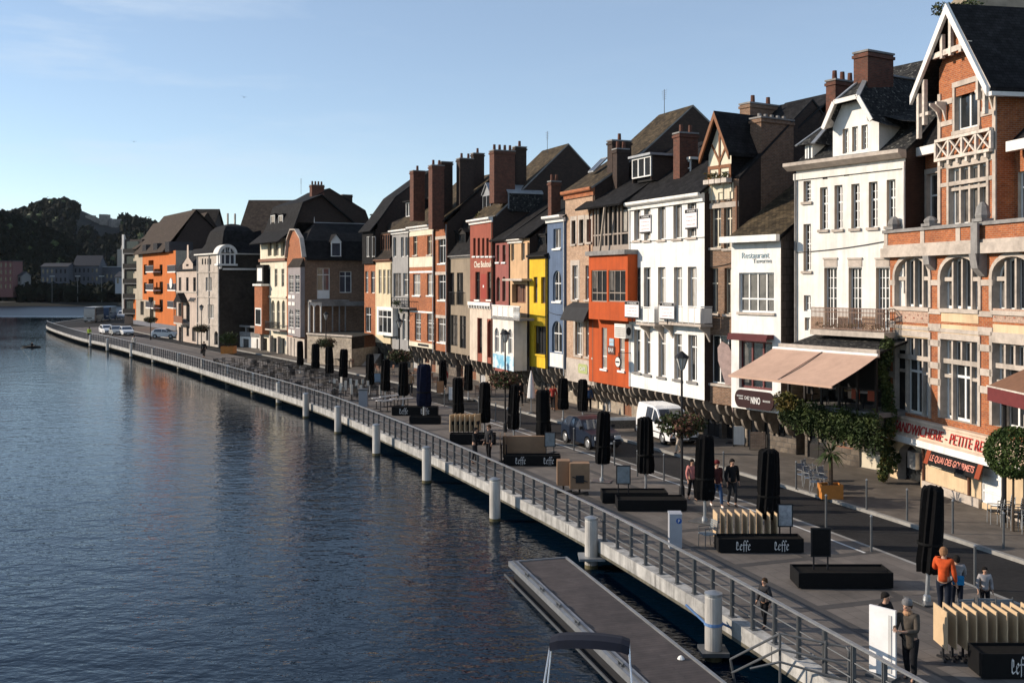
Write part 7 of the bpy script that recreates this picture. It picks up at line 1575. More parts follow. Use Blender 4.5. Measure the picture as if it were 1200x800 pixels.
for px,py,a in ((957,577,60),(942,568,20),(960,569,75),(948,563,50),(967,572,35)): dup(CH3,gp(px,py),R(a),tree=tr3)
TG='round café table on the riverside terrace'
def table(label,group,p,tm=None):
    t=thing('round_table',label,'table',p,0,group); m=MB(); m.lathe((0,0,.715),[(.36,0),(.365,.012),(.36,.025)],tm or mat('grey_tabletop',(.26,.26,.27),.35),18); m.build('tabletop',t); m=MB(); m.tube((0,0,.02),(0,0,.715),.03,.03,LET_K,8); m.build('leg',t); m=MB(); m.lathe((0,0,.002),[(.24,0),(.22,.025),(.04,.05)],LET_K,14); m.build('base',t); return t
T1=table('round grey café table in the cluster behind the lettered planter under the navy parasol','round tables behind the navy parasol planter',gp(446,482)); trT=mktree(T1)
for px,py in ((454,482),(462,480),(470,480),(478,479),(450,477),(458,476),(466,475),(474,475),(441,479)): dup(T1,gp(px,py),0,tree=trT)
rg=random.Random(31); lastc=None
CD=chair('dark café chair on the far riverside terrace','dark chairs on the far riverside terrace',gp(300,436),0,LET_K,FRAMED); tr4=mktree(CD)
sA=arc[qnear(Y=gp(455,472).y)]; sB=arc[qnear(Y=gp(265,430).y)]
T2=None
for k in range(15):
    for d in (2.2,4.4,6.3):
        sv=lerp(sA,sB,k/14)+rg.uniform(-.4,.4); p,n=along(sv,d+rg.uniform(-.3,.3),0)
        if rg.random()<.12: continue
        if T2 is None: T2=table('round table among the dark chairs of the far riverside terrace','tables on the far riverside terrace',p,mat('dark_tabletop',(.05,.048,.046),.5)); trT2=mktree(T2)
        else: dup(T2,p,0,tree=trT2)
        for a in (rg.uniform(0,1.5),rg.uniform(2.5,4)): dup(CD,p+Vector((math.sin(a)*.62,math.cos(a)*.62,0)),-a,tree=tr4)
CW=chair('dark café chair under the corbelled house fronts','dark chairs under the corbelled house fronts',along(arc[qnear(Y=75)],14.2,0)[0],1,LET_K,FRAMEB); tr5=mktree(CW); T3=None
for k in range(13):
    sv=arc[qnear(Y=63+k*3.4)]; p,n=along(sv,13.2+rg.uniform(-.5,.6),0)
    if T3 is None: T3=table('café table under the corbelled house fronts','tables under the corbelled house fronts',p,MATS['dark_tabletop']); trT3=mktree(T3)
    else: dup(T3,p,0,tree=trT3)
    for a in (rg.uniform(0,1.5),rg.uniform(2.5,4)): dup(CW,p+Vector((math.sin(a)*.62,math.cos(a)*.62,0)),-a,tree=tr5)
WT=None      # pale upright folded tables by the rail
for px,py in ((392,462),(400,459),(405,464),(411,461),(418,463),(425,462),(431,464),(412,469),(423,470),(446,470),(399,467)):
    p=gp(px,py)
    if WT is None:
        WT=thing('folded_table','pale-edged folded table standing upright near the far railing','table',p,0,'pale folded tables by the far railing'); m=MB(); m.box(-.09,.09,-.02,.02,.45,1.15,paint('pale_top',(.62,.56,.48))); m.build('tabletop',WT); m=MB(); m.tube((0,0,.04),(0,0,.45),.03,.03,LET_K,6); m.build('leg',WT); m=MB(); m.bar((-.25,0,.02),(.25,0,.02),.05,.04,LET_K); m.bar((0,-.25,.024),(0,.25,.024),.05,.04,LET_K); m.build('foot',WT); trw=mktree(WT)
    else: dup(WT,p,rg.uniform(-.5,.5),tree=trw)
t=thing('litter_bin','grey metal bin beside the pale folded tables','bin',gp(426,476)); m=MB(); m.box(-.3,.3,-.25,.25,.003,1.1,paint('bin_grey',(.28,.29,.31))); m.build('body',t); m=MB(); m.box(-.33,.33,-.28,.28,1.102,1.2,STEELD); m.build('lid',t)
# menu boards and small signs under the corbels
for i,(px,py,w,hh,c,lab) in enumerate(((866,523,.55,.95,WHITE2,'white framed price board beside the pavement under the oval sign'),(888,527,.75,.8,BR_PALE,'wide menu stand under the oval restaurant sign'),(655,482,.5,1.0,mat('orange_board',(.42,.2,.09),.6),'orange board leaning under the pale brick house'),(530,470,.5,.9,WHITE2,'small white board under the taupe house'),(516,462,.5,.9,mat('orange_board',(.42,.2,.09),.6),'small orange board under the slim orange brick house'))):
    t=thing('price_board',lab,'board',gp(px,py),R(rnd.uniform(-15,15)),'boards under the house fronts'); m=MB(); m.box(-w/2,w/2,-.02,.02,.1,.1+hh,c); m.build('panel',t); m=MB(); m.box(-w/2-.03,-w/2-.002,-.025,.15,0.002,.12+hh,LET_K); m.box(w/2+.002,w/2+.03,-.025,.15,.002,.12+hh,LET_K); m.build('frame',t)
# ---------------------------------------------------------------- vehicles
def vehicle(name,label,cat,p,rz,prof,hw0,body,belt,wheels,wr,glass_y,group,top_shrink=.80,hwt=None,side_glass=True,plate='',lamp=True):
    t=thing(name,label,cat,p,rz,group)
    ys=sorted({*[a for a,_ in prof]}); y0,y1=min(ys),max(ys); zt=max(b for _,b in prof)
    up=[q for q in prof]
    def ztop(y): return interp(y,sorted([(a,b) for a,b in up]))
    def hw(z): 
        if z<=belt: return hw0*(1-.05*max(0,(.5-z))/.5)
        return hw0*lerp(1,top_shrink,((z-belt)/(zt-belt))**1.2)
    zb=.26
    cols=[y0+(y1-y0)*k/44 for k in range(45)]
    def zbot(y):
        for w in wheels:
            d=abs(y-w); R_=wr*1.18
            if d<R_: return max(zb,wr+math.sqrt(R_*R_-d*d))
        return zb
    m=MB(); nr=7
    for a,b in zip(cols,cols[1:]):
        for s in (-1,1):
            for r in range(nr):
                def pt(y,r): z=lerp(zbot(y),max(zbot(y),ztop(y)),r/nr); return (s*hw(z)*(1-.10*max(0,(abs(y-(y0+y1)/2)/((y1-y0)/2)-.80)/.2)**2),y,z)
                m.poly([pt(a,r),pt(b,r),pt(b,r+1),pt(a,r+1)],body)
        def tp(y,s): z=ztop(y); return (s*hw(z)*(1-.10*max(0,(abs(y-(y0+y1)/2)/((y1-y0)/2)-.80)/.2)**2),y,z)
        m.poly([tp(a,-1),tp(b,-1),tp(b,1),tp(a,1)],body)
    for y in (y0,y1):
        z=ztop(y); k=.9; m.poly([(-hw(zb)*k,y,zb),(hw(zb)*k,y,zb),(hw(z)*k,y,z),(-hw(z)*k,y,z)],body)
    m.box(-hw0*.9,hw0*.9,y0+.15,y1-.15,zb+.02,zb+.06,LET_K); m.build('body',t,True)
    # glass
    for s in (-1,1):
        for (ga,gb) in glass_y:
            m=MB(); n=8
            for k in range(n):
                a,b=ga+(gb-ga)*k/n,ga+(gb-ga)*(k+1)/n; ta,tb=ztop(a)-.10,ztop(b)-.10
                if ta<=belt+.02 and tb<=belt+.02: continue
                f=lambda y,z:(s*(hw(z)+.012),y,z); m.poly([f(a,belt+.03),f(b,belt+.03),f(b,max(belt+.03,tb)),f(a,max(belt+.03,ta))],GLASSB)
            if m.f: m.build('side_window',t)
    fr=[q for q in prof if q[1]>=belt]; ws=[(a,b) for a,b in zip(prof,prof[1:]) if b[1]>a[1]+.2 and a[1]>=belt-.15]
    if ws:
        (ya,za),(yb,zb2)=ws[-1]; m=MB(); n_=Vector((0,-(zb2-za),(yb-ya))).normalized()*.012; w1,w2=hw(za)-.08,hw(zb2)-.08; dy=(yb-ya)*.06; dz=(zb2-za)*.06
        m.poly([Vector((-w1,ya+dy,za+dz))+n_,Vector((w1,ya+dy,za+dz))+n_,Vector((w2,yb-dy,zb2-dz))+n_,Vector((-w2,yb-dy,zb2-dz))+n_],GLASSB); m.build('windscreen',t)
    wp=None
    for w in wheels:
        for s in (-1,1):
            m=MB(); x=s*(hw0-.12); m.tube((x-.10*s,w,wr),(x+.115*s,w,wr),wr,wr,LET_K,18); o=m.build('wheel',t); m=MB(); m.tube((x+.117*s,w,wr),(x+.128*s,w,wr),wr*.62,wr*.55,STEEL,14); m.build('rim',o)
    zl=ztop(y0)*.82 if ztop(y0)<1.2 else .8
    for s in (-1,1):
        m=MB(); c=(s*hw0*.68,y0-.005,max(.52,belt*.66)); m.obox(c,(hw0*.2,0,0),(0,.03,0),(0,0,.09),mat('headlight_lens',(.62,.64,.66),.15)); m.build('headlight',t)
    m=MB(); m.box(-hw0*.42,hw0*.42,y0-.022,y0-.003,belt*.52,belt*.64,LET_K); m.build('grille',t); m=MB(); m.box(-hw0*.92,hw0*.92,y0-.05,y0-.004,zb+.02,zb+.17,LET_K); m.build('bumper',t); m=MB(); m.box(-.25,.25,y0-.062,y0-.052,zb+.06,zb+.15,WHITE); m.build('number_plate',t)
    for s in (-1,1): m=MB(); m.obox((s*(hw0+.09),y0+(y1-y0)*.30,belt+.08),(.09,0,0),(0,.04,0),(0,0,.08),LET_K); m.build('wing_mirror',t)
    return t
CARW=mat('white_car_paint',(.78,.78,.78),.25,.03); CARB=mat('dark_blue_car_paint',(.005,.012,.028),.35,.05,spec=.3); CARS=mat('silver_car_paint',(.42,.42,.40),.3,.05,metal=.3)
VP=[(-2.15,.62),(-2.1,.80),(-1.98,.96),(-1.2,1.14),(-.42,1.74),(.05,1.84),(2.0,1.86),(2.12,1.70),(2.15,.6)]
HP=[(-1.95,.58),(-1.9,.72),(-1.7,.82),(-.95,.96),(-.25,1.40),(.35,1.48),(1.2,1.44),(1.75,1.02),(1.92,.92),(1.95,.55)]
d=Vector((.957,.29,0)); pc=(gp(751,511)+gp(779,521))/2+d*.80
o=vehicle('parked_van','white panel van parked below the white for-sale house','van',pc,R(17),VP,.90,CARW,1.02,(-1.38,1.38),.31,((-.98,-.15),(-.05,.75)),None)
m=MB(); 
for s in (-1,1): m.box(s*.905-.012,s*.905+.012,-1.6,1.9,.55,.60,LET_K)
m.build('side_moulding',o)
vehicle('parked_car','dark blue car parked behind a black parasol','car',gp(696,526)+Vector((-.1,1.2,0)),R(24),[(a*.95,b*1.0) for a,b in HP],.84,CARB,.98,(-1.25,1.25),.32,((-.85,.15),(.2,1.35)),None)
vehicle('parked_car','small white hatchback side-on in front of the orange flats','car',gp(193,396),R(88),HP,.84,CARW,.92,(-1.2,1.2),.30,((-.85,.15),(.2,1.35)),None)
vehicle('parked_car','white car facing the quay, rightmost of the bunch at the river bend','car',gp(148,393),R(30),HP,.85,CARW,.92,(-1.2,1.2),.30,((-.85,.15),(.2,1.35)),None)
vehicle('parked_car','silver car, middle of the bunch at the river bend','car',gp(136,392.5),R(30),HP,.85,CARS,.92,(-1.2,1.2),.30,((-.85,.15),(.2,1.35)),None)
vehicle('parked_car','white car at the left of the bunch at the river bend','car',gp(125,391),R(35),HP,.85,CARW,.92,(-1.2,1.2),.30,((-.85,.15),(.2,1.35)),None)
vehicle('parked_van','far white van under the end of the orange flats','van',gp(144,374),R(10),[(a,b*1.05) for a,b in VP],.95,CARW,1.02,(-1.38,1.38),.31,((-.98,-.15),),None)
BP=[(-3.6,1.0),(-3.62,1.5),(-3.55,1.9),(-3.4,2.9),(-3.1,3.15),(3.5,3.2),(3.6,3.0),(3.6,.9)]
vehicle('parked_bus','pale grey bus parked at the far end of the quay','bus',gp(110,377),R(8),BP,1.2,mat('bus_grey',(.42,.40,.36),.4,.1),1.5,(-2.3,2.3),.45,((-3.2,3.2),),None,.94)
vehicle('parked_truck','dark blue box truck beside the grey bus at the far quay end','truck',gp(126,375),R(8),[(a,b*.95) for a,b in BP],1.2,mat('truck_blue',(.02,.05,.11),.4,.1),1.5,(-2.3,2.3),.45,((-3.2,-1.8),),None,.97)

def rooflight(h,xl,yl,w,hgt,v0,v1,z0,z1,u):
    m=MB(); m.poly([(u,v0-.04,z0+.16),(u+w,v0-.04,z0+.16),(u+w,v1-.04,z1+.16),(u,v1-.04,z1+.16)],GLASSB)
    for a,b in (((u,v0,z0+.15),(u,v1,z1+.15)),((u+w,v0,z0+.15),(u+w,v1,z1+.15)),((u,v0,z0+.15),(u+w,v0,z0+.15)),((u,v1,z1+.15),(u+w,v1,z1+.15))): m.bar(a,b,.1,.1,ZINC)
    return h.add('rooflight',m)
for h,ze_,k_,us in ((PB,PB.uz(663,226)[1],.95,(1.0,)),(OB,OB.uz(511,262)[1],.92,(.8,)),(CB,CB.uz(480,267)[1],.92,(2.6,)),(BE,BE.uz(596,281)[1],.70,(1.2,2.6))):
    for u in us: rooflight(h,0,0,.8,1,1.3,2.3,ze_+1.3*k_,ze_+2.3*k_,u)
def aerial(h,u,v,z,hh=2.0):
    m=MB(); m.tube((u,v,z),(u,v,z+hh),.025,.02,STEELD,6)
    for k in range(5): m.tube((u-.35+.03*k,v,z+hh-.1-.14*k),(u+.35-.03*k,v,z+hh-.1-.14*k),.012,.012,STEELD,4)
    h.add('aerial',m)
aerial(RD,RD.L*.4,6.2,19.2); aerial(PB,PB.L*.6,6.3,20.0,1.8); aerial(GR,2,4.6,17.2); aerial(CT,2,4.6,19.5); aerial(W_,4,4.2,16.4,1.6)

for h,zt,zb2 in ((RD,13.4,2),(BE,11.4,2),(Y_,10.2,2),(BL,13,2),(PB,14.5,2),(TB,13.5,2.2),(CB,13.2,2),(GR,13.2,2),(TP,10.6,2),(CR,10.4,2),(OB,13.6,2)):
    h.pipe(h.L-.10,zb2,zt,rnd.choice([DARKMETAL,ZINC,FRAMEB]),-.07)
for h,z0,z1 in ((PB,6.6,6.9),(BL,6.4,6.2),(TB,9.3,9.6),(BW,9.9,10.4),(RD,7.0,6.8)):
    m=MB(); P=[(h.L*k/6,-.05,lerp(z0,z1,k/6)-.10*math.sin(math.pi*k/6)) for k in range(7)]; m.path(P,.018,LET_K,5); h.add('cable',m)
# ---------------------------------------------------------------- people
def skin(name,verts,edges,parent,m,sub=1):
    me=bpy.data.meshes.new(name+'_k'); me.from_pydata([v[0] for v in verts],edges,[]); o=bpy.data.objects.new(name+'_k',me); C.objects.link(o)
    md=o.modifiers.new('s','SKIN'); md.use_smooth_shade=True
    if not me.skin_vertices: 
        bpy.context.view_layer.objects.active=o
    sv=me.skin_vertices[0].data
    for k,v in enumerate(verts):
        r=v[1]; sv[k].radius=(r,r) if not isinstance(r,tuple) else r
    sv[0].use_root=True
    sb=o.modifiers.new('b','SUBSURF'); sb.levels=sub; sb.render_levels=sub
    dg=bpy.context.evaluated_depsgraph_get(); me2=bpy.data.meshes.new_from_object(o.evaluated_get(dg)); bpy.data.objects.remove(o)
    me2.materials.clear(); me2.materials.append(m)
    for p in me2.polygons: p.material_index=0; p.use_smooth=True
    me2.name=name; q=bpy.data.objects.new(name,me2); C.objects.link(q); q.parent=parent; return q
SKIN=mat('skin',(.42,.24,.16),.6,.06)
def cloth(n,c): return mat(n,c,.88,.25,9,0,spec=.15)
def person(p,face,h,label,jac,tro,hair,stride=.0,arms='down',long=0,hat=None,bag=None,group=None,lean=0,shoe=None,scarf=None,sit=False):
    t=thing('person',label,'person',p,R(face),group); s=h/1.75; V=lambda x,y,z:Vector((x*s,y*s,z*s)); hb=.88
    dz=-.47 if sit else 0
    J={'pel':V(0,0,.94+dz),'wai':V(0,-.01-lean*.1,1.10+dz),'che':V(0,-lean*.25,1.30+dz),'nek':V(0,-lean*.4,1.47+dz),'hed':V(0,-.015-lean*.5,1.60+dz),'top':V(0,-lean*.5,1.71+dz)}
    for sg,n in ((-1,'r'),(1,'l')):
        st=stride*sg
        J['hip'+n]=V(.095*sg,0,.90+dz)
        if sit: J['kne'+n]=V(.11*sg,-.45,.46); J['ank'+n]=V(.11*sg,-.42,.09); J['toe'+n]=V(.12*sg,-.58,.05)
        else:
            J['kne'+n]=V(.10*sg,-st*.5-.03,.49); J['ank'+n]=V(.10*sg,-st+.03,.09+ (.05 if st<-.1 else 0)); J['toe'+n]=V(.115*sg,-st-.12,.045)
        J['sho'+n]=V(.185*sg,-lean*.33,1.41+dz)
        if arms=='front': J['elb'+n]=V(.24*sg,-.10-lean*.3,1.13+dz); J['wri'+n]=V(.11*sg,-.34-lean*.3,1.15+dz)
        elif arms=='phone' and sg>0: J['elb'+n]=V(.25,-.08,1.14+dz); J['wri'+n]=V(.12,-.26,1.36+dz)
        else: J['elb'+n]=V(.245*sg,.03+st*.3,1.13+dz); J['wri'+n]=V(.25*sg,-.06+st*.55,.88+dz)
    B=[]; E=[]; I={}
    def a(k,pos,r,par=None): I[k]=len(B); B.append((pos,r*s)); 
    def add(k,pos,r,par): a(k,pos,r); E.append((I[par],I[k]))
    a('pel',J['pel'],.12); add('wai',J['wai'],.115,'pel'); add('che',J['che'],.135,'wai'); add('nek',J['nek'],.052,'che'); add('jaw',J['hed']+V(0,-.01,-.055),.062,'nek'); add('hed',J['hed']+V(0,0,.03),.088,'jaw'); add('top',J['top']+V(0,.01,-.01),.06,'hed')
    add('nose',J['hed']+V(0,-.105,-.01),.016,'hed')
    for sg,n in ((-1,'r'),(1,'l')):
        add('ear'+n,J['hed']+V(.088*sg,.015,0),.016,'hed')
        add('sho'+n,J['sho'+n],.062,'che'); add('elb'+n,J['elb'+n],.045,'sho'+n); add('wri'+n,J['wri'+n],.028,'elb'+n)
        d=(J['wri'+n]-J['elb'+n]).normalized(); sd=Vector((0,1,0)) if abs(d.y)<.8 else Vector((1,0,0)); sd=(sd-d*sd.dot(d)).normalized(); bend=d.cross(sd)*sg
        add('pal'+n,J['wri'+n]+d*.055*s,.032,'wri'+n)
        for f in range(4):
            o=sd*(f-1.5)*.021*s; ln=(.052,.062,.058,.046)[f]*s
            add('f%d%s'%(f,n),J['wri'+n]+d*.085*s+o,.0105,'pal'+n); add('g%d%s'%(f,n),J['wri'+n]+d*.085*s+o+d*ln*.7+bend*.012*s,.0095,'f%d%s'%(f,n)); add('h%d%s'%(f,n),J['wri'+n]+d*.085*s+o+d*ln*1.1+bend*.035*s,.008,'g%d%s'%(f,n))
        add('t'+n,J['wri'+n]+d*.045*s-sd*.045*s,.011,'pal'+n); add('u'+n,J['wri'+n]+d*.08*s-sd*.058*s+bend*.01*s,.009,'t'+n)
        add('hip'+n,J['hip'+n],.088,'pel'); add('kne'+n,J['kne'+n],.058,'hip'+n); add('ank'+n,J['ank'+n],.038,'kne'+n); add('toe'+n,J['toe'+n],.034,'ank'+n)
    skin('body',B,E,t,SKIN)
    # jacket
    B=[];E=[];I={}
    bk=1.12 if long else 1.0; a('wai',J['wai'],.148*bk); add('che',J['che'],.168*bk,'wai'); add('col',J['nek']-V(0,0,.03),.085,'che'); add('hem',J['pel']-V(0,0,.06),.158,'wai')
    if long: add('hem2',J['pel']-V(0,.0,.30),.185,'hem')
    for n in 'rl': add('sho'+n,J['sho'+n],.085,'che'); add('elb'+n,J['elb'+n],.066,'sho'+n); add('wri'+n,J['wri'+n].lerp(J['elb'+n],.08),.05,'elb'+n)
    skin('jacket',B,E,t,jac)
    B=[];E=[];I={}
    a('pel',J['pel']+V(0,0,.06),.14)
    for n in 'rl': add('hip'+n,J['hip'+n]-V(0,0,.05),.105,'pel'); add('kne'+n,J['kne'+n],.076,'hip'+n); add('ank'+n,J['ank'+n]+V(0,0,.03),.058,'kne'+n)
    skin('trousers',B,E,t,tro)
    for n in 'rl':
        B=[];E=[];I={}
        a('h',J['ank'+n]+V(0,.035,-.03),.05); add('t',J['toe'+n],.045,'h'); skin('shoe',B,E,t,shoe or LET_K)
    if hair:
        m=MB(); c=J['hed']+V(0,.012,.03); n=14; rings=[]; rq=random.Random(int(h*100)+len(label))
        for k in range(9):
            th=math.pi*.62*k/8
            rings.append([c+V(.098*math.sin(th)*math.cos(2*math.pi*j/n)*(1+rq.uniform(-.06,.06)),(.112*math.sin(th)*math.sin(2*math.pi*j/n))+.012,.112*math.cos(th)-(.045*math.sin(2*math.pi*j/n)*-1 if False else 0)-(.055*max(0,math.sin(2*math.pi*j/n)) if k>5 else 0)+(.05*max(0,-math.sin(2*math.pi*j/n)) if k>5 else 0)) for j in range(n)])
        for A,Bq in zip(rings,rings[1:]):
            for j in range(n): m.poly([A[j],A[(j+1)%n],Bq[(j+1)%n],Bq[j]],hair)
        m.build('hair',t,True)
    if hat: 
        m=MB(); c=J['hed']; m.lathe(c+V(0,.005,.045),[(.108*s,0),(.112*s,.05*s),(.09*s,.10*s),(.04*s,.135*s)],hat,14); m.build('hat',t,True); m=MB(); m.lathe(c+V(0,.01,.165),[(.01*s,0),(.03*s,.02*s),(.01*s,.045*s)],hat,8); m.build('bobble',t) if False else None
    m=MB()
    for sg in (-1,1): m.lathe(J['hed']+V(.033*sg,-.088,.012),[(.004*s,-.008*s),(.011*s,0),(.004*s,.008*s)],LET_K,8)
    m.build('eyes',t); m=MB(); m.obox(J['hed']+V(0,-.082,-.055),(.022*s,0,0),(0,.008*s,0),(0,0,.005*s),paint('lips',(.28,.09,.08))); m.build('mouth',t)
    if scarf: m=MB(); m.lathe(J['nek']+V(0,-.01,-.05),[(.09*s,0),(.105*s,.04*s),(.08*s,.09*s)],scarf,12); m.build('scarf',t,True)
    if bag: 
        m=MB(); q=J['pel']+V(0,.17,.12) ; m.obox(q,(.15*s,0,0),(0,.06*s,0),(0,0,.12*s),bag); m.build('bag',t)
    return t
K1=cloth('black_coat',(.010,.010,.012)); K2=cloth('charcoal_coat',(.03,.03,.033)); JE=cloth('dark_jeans',(.014,.018,.03)); JB=cloth('blue_jeans',(.04,.075,.15))
HB=cloth('brown_hair',(.05,.028,.015)); HK=cloth('black_hair',(.012,.010,.009)); HG=cloth('ginger_hair',(.28,.14,.07))
G1='people on the promenade'
person(gp(1067,797),-50,1.76,'woman in a grey knitted hat and dark tan-fronted coat beside the white sign panel',cloth('olive_tan_coat',(.075,.062,.05)),K1,HB,.05,'front',1,hat=cloth('grey_knit',(.16,.155,.155)),lean=.25,scarf=cloth('tan_scarf',(.36,.2,.11)),group=G1)
person(Vector((8.33,22.95,0)),40,1.58,'person in black half hidden behind the white sign panel',K1,K1,HK,.05,'front',group=G1,lean=.1)
person(gp(1106,724),140,1.82,'man in an orange jacket with short ginger hair, standing with two others',cloth('orange_jacket',(.50,.075,.02)),JE,HG,.08,'phone',group=G1)
person(gp(1121,721),170,1.56,'woman in a pale grey vest with a blue bag, seen from behind',cloth('pale_grey_vest',(.24,.235,.24)),JE,HK,.05,'front',bag=cloth('blue_bag',(.02,.20,.42)),group=G1)
person(gp(1154,719),-8,1.22,'child in a pale grey body warmer standing before the slatted chairs',cloth('lilac_grey_vest',(.30,.285,.29)),K1,HK,.0,'down',group=G1)
person(gp(896,735),-60,1.24,'small boy in dark clothes walking along the railing',K2,K1,HB,.12,'down',group=G1)
person(gp(811,586),15,1.62,'woman in a pink jacket, left of the strolling trio',cloth('pink_jacket',(.50,.19,.17)),K1,HK,.12,'down',group=G1)
person(gp(840,594),20,1.76,'stroller in a dark red cap and blue jeans with white shoes',cloth('maroon_jacket',(.06,.02,.02)),JB,HK,.22,'down',shoe=WHITE,hat=cloth('maroon_cap',(.12,.02,.02)),group=G1)
person(gp(858,593),12,1.82,'man in a black jacket at the right of the strolling trio',K1,K2,HK,.10,'down',group=G1)
person(gp(795,531),-60,1.72,'person in white walking past the front of the van',cloth('white_clothes',(.62,.60,.57)),cloth('beige_trousers',(.40,.33,.26)),HB,.25,'down',group=G1)
person(gp(556,543),70,1.72,'person in a black jacket leaning by the railing, left of a pair',K1,K2,HK,.05,'front',group=G1,lean=.15)
person(gp(573,541),-50,1.78,'person in dark clothes by the railing, right of a pair',K2,K1,HB,.05,'down',group=G1)
person(gp(481,463),10,1.72,'man in a tan jacket standing near the navy parasol',cloth('tan_jacket',(.34,.22,.13)),K2,HB,.08,'down',group=G1)
person(gp(239,419),0,1.85,'dark clothed person walking before the stone front of the domed house',K1,K1,HK,.15,'down',group=G1)
person(gp(104.5,398),0,1.85,'worker in a bright yellow vest at the far railing',cloth('hi_vis_yellow',(.42,.55,.06)),K2,HK,.05,'down',group=G1)
person(gp(157,409),0,1.75,'person in a pale top at the railing near the far white cars',cloth('pale_top',(.5,.5,.5)),JE,HB,.05,'down',group=G1)
for i,(px,py,c,f) in enumerate(((640,482,K2,30),(648,480,cloth('red_coat',(.3,.04,.03)),-20),(690,482,JB,10),(521,456,cloth('red_coat',(.3,.04,.03)),0),(610,475,K1,40))):
    person(gp(px,py),f,1.7,['person in a dark coat under the blue house front','person in a red coat under the pale brick house','person in denim blue beside the blue car roof','person in a red coat under the taupe house','person in black near the closed white parasol'][i],c,K1,HK,.1,'down',group='people under the house fronts')
# rower
pb=gp(37,407,WL); t=thing('rowing_boat','small dark rowing boat out on the river at the far left','boat',pb,R(75)); t.scale=(.6,.6,.6); m=MB(); st=[(-2.6,.05),(-1.6,.42),(0,.5),(1.6,.42),(2.6,.05)]
for (y0,w0),(y1,w1) in zip(st,st[1:]):
    for s_ in (-1,1): m.poly([(s_*w0,y0,.35),(s_*w1,y1,.35),(s_*w1*.5,y1,-.08),(s_*w0*.5,y0,-.08)],FRAMED)
    m.poly([(-w0*.5,y0,-.08),(w0*.5,y0,-.08),(w1*.5,y1,-.08),(-w1*.5,y1,-.08)],FRAMED)
m.build('hull',t)
for s_ in (-1,1): m=MB(); m.tube((s_*.4,0,.45),(s_*2.6,.9,.0),.03,.03,TAN,6); m.obox((s_*2.75,.96,-.02),(.25,0,0),(0,.07,0),(0,0,.015),TAN); m.build('oar',t)
person(pb+Vector((0,0,-.28)),75,1.5,'rower in dark clothes sitting in the small river boat',K1,K1,HK,0,'front',sit=True,lean=.2)
# birds
for px,py,lab in ((286,114,'tiny bird gliding high in the sky, the higher of two'),(157,166,'tiny bird gliding in the sky, the lower of two')):
    Y=90; k=Y/F; m=MB()
    for s_ in (-1,1): m.poly([(0,-.06,0),(s_*.16,-.08,.07),(s_*.34,-.01,.03),(s_*.15,.06,.06),(0,.08,0)],K1)
    m.obox((0,.02,-.01),(.035,0,0),(0,.14,0),(0,0,.03),K1); o=tag(m.build('bird'),lab,'bird'); o.location=((px-600)*k,Y,CH+(HZ-py)*k); o.rotation_euler=(R(8),R(10),R(20))
# ---------------------------------------------------------------- the far bank
def far(px0,px1,yt,yb,Y,name,label,cat,wall,roofm,rh=1.6,nw=4,nf=2,rz=0,flat=False):
    k=Y/F; X0,X1=(px0-600)*k,(px1-600)*k; zt=CH+(HZ-yt)*k; zb=CH+(HZ-yb)*k; t=thing(name,label,cat,((X0+X1)/2,Y,zb),rz,'buildings on the far bank'); w=(X1-X0)/2; H_=zt-zb-(0 if flat else rh); D=8
    m=MB(); m.box(-w,w,0,D,-3,H_,wall)
    if not flat: 
        for s_ in (-w,w): m.poly([(s_,0,H_),(s_,D,H_),(s_,D/2,H_+rh-.1)],wall)
    m.build('wall',t)
    m=MB()
    if flat: m.box(-w-.2,w+.2,-.2,D+.2,H_+.002,H_+.3,roofm)
    else: m.shell([(-.4,H_),(D/2,H_+rh),(D+.4,H_)],-w-.3,w+.3,.15,roofm)
    m.build('roof',t)
    for i in range(nw):
        for j in range(nf): 
            x=-w+(i+.5)*2*w/nw; z=H_*(j+.45)/nf; m=MB(); m.box(x-w/nw*.35,x+w/nw*.35,-.06,-.003,z-.8,z+.8,GLASS); m.build('window',t)
    return t
PINKB=mat('dull_pink_brick',(.16,.07,.065),.85,.2); DKW=mat('far_grey_wall',(.075,.08,.095),.85,.2); DKR=mat('far_slate_roof',(.03,.032,.04),.85,.2)
far(-12,15,306,339,398,'far_brick_building','dull pink brick building at the far left edge of the opposite bank','building',PINKB,DKR,nw=5,nf=4,flat=True)
t=far(15,25,318,339,402,'far_house','small grey house beside the pink brick building on the far bank','house',mat('far_pale_wall',(.17,.165,.16),.85,.2),DKR,nw=2,nf=2)
far(48,79,308,332,430,'far_house','long grey house among trees on the far bank, left one','house',DKW,DKR,nw=6,nf=2); far(86,116,299,331,436,'far_house','broad slate-roofed grey house on the far bank, centre','house',DKW,DKR,rh=4.5,nw=6,nf=2); far(118,148,313,332,440,'far_house','flat white-edged low building on the far bank','building',DKW,mat('far_white_edge',(.35,.36,.38),.8),nw=6,nf=1,flat=True)
PALEW=mat('far_white_wall',(.36,.36,.37),.85,.1)
t=far(135,153,318,333,330,'white_gabled_house','small white gabled house past the end of the apartment row','house',PALEW,DKR,rh=1.8,nw=3,nf=1)
t=thing('church','slender pale church spire above the far roofs','church',((144-600)*470/F,470,CH+(HZ-304)*470/F)); k=470/F
m=MB(); m.box(-2.6,2.6,0,5.2,-12,(304-292)*k,mat('church_stone',(.33,.29,.25),.9)); m.build('tower',t); m=MB(); b=(304-292)*k; 
for q in range(8): 
    a,c=2*math.pi*q/8,2*math.pi*(q+1)/8; m.poly([(2.1*math.cos(a),2.6+2.1*math.sin(a),b+.01),(2.1*math.cos(c),2.6+2.1*math.sin(c),b+.01),(0,2.6,(304-275)*k)],mat('church_stone',(.33,.29,.25),.9))
m.build('spire',t); m=MB(); m.box(-.5,.5,-.06,-.003,b-2.6,b-.8,LET_K); m.build('window',t)
LF=None
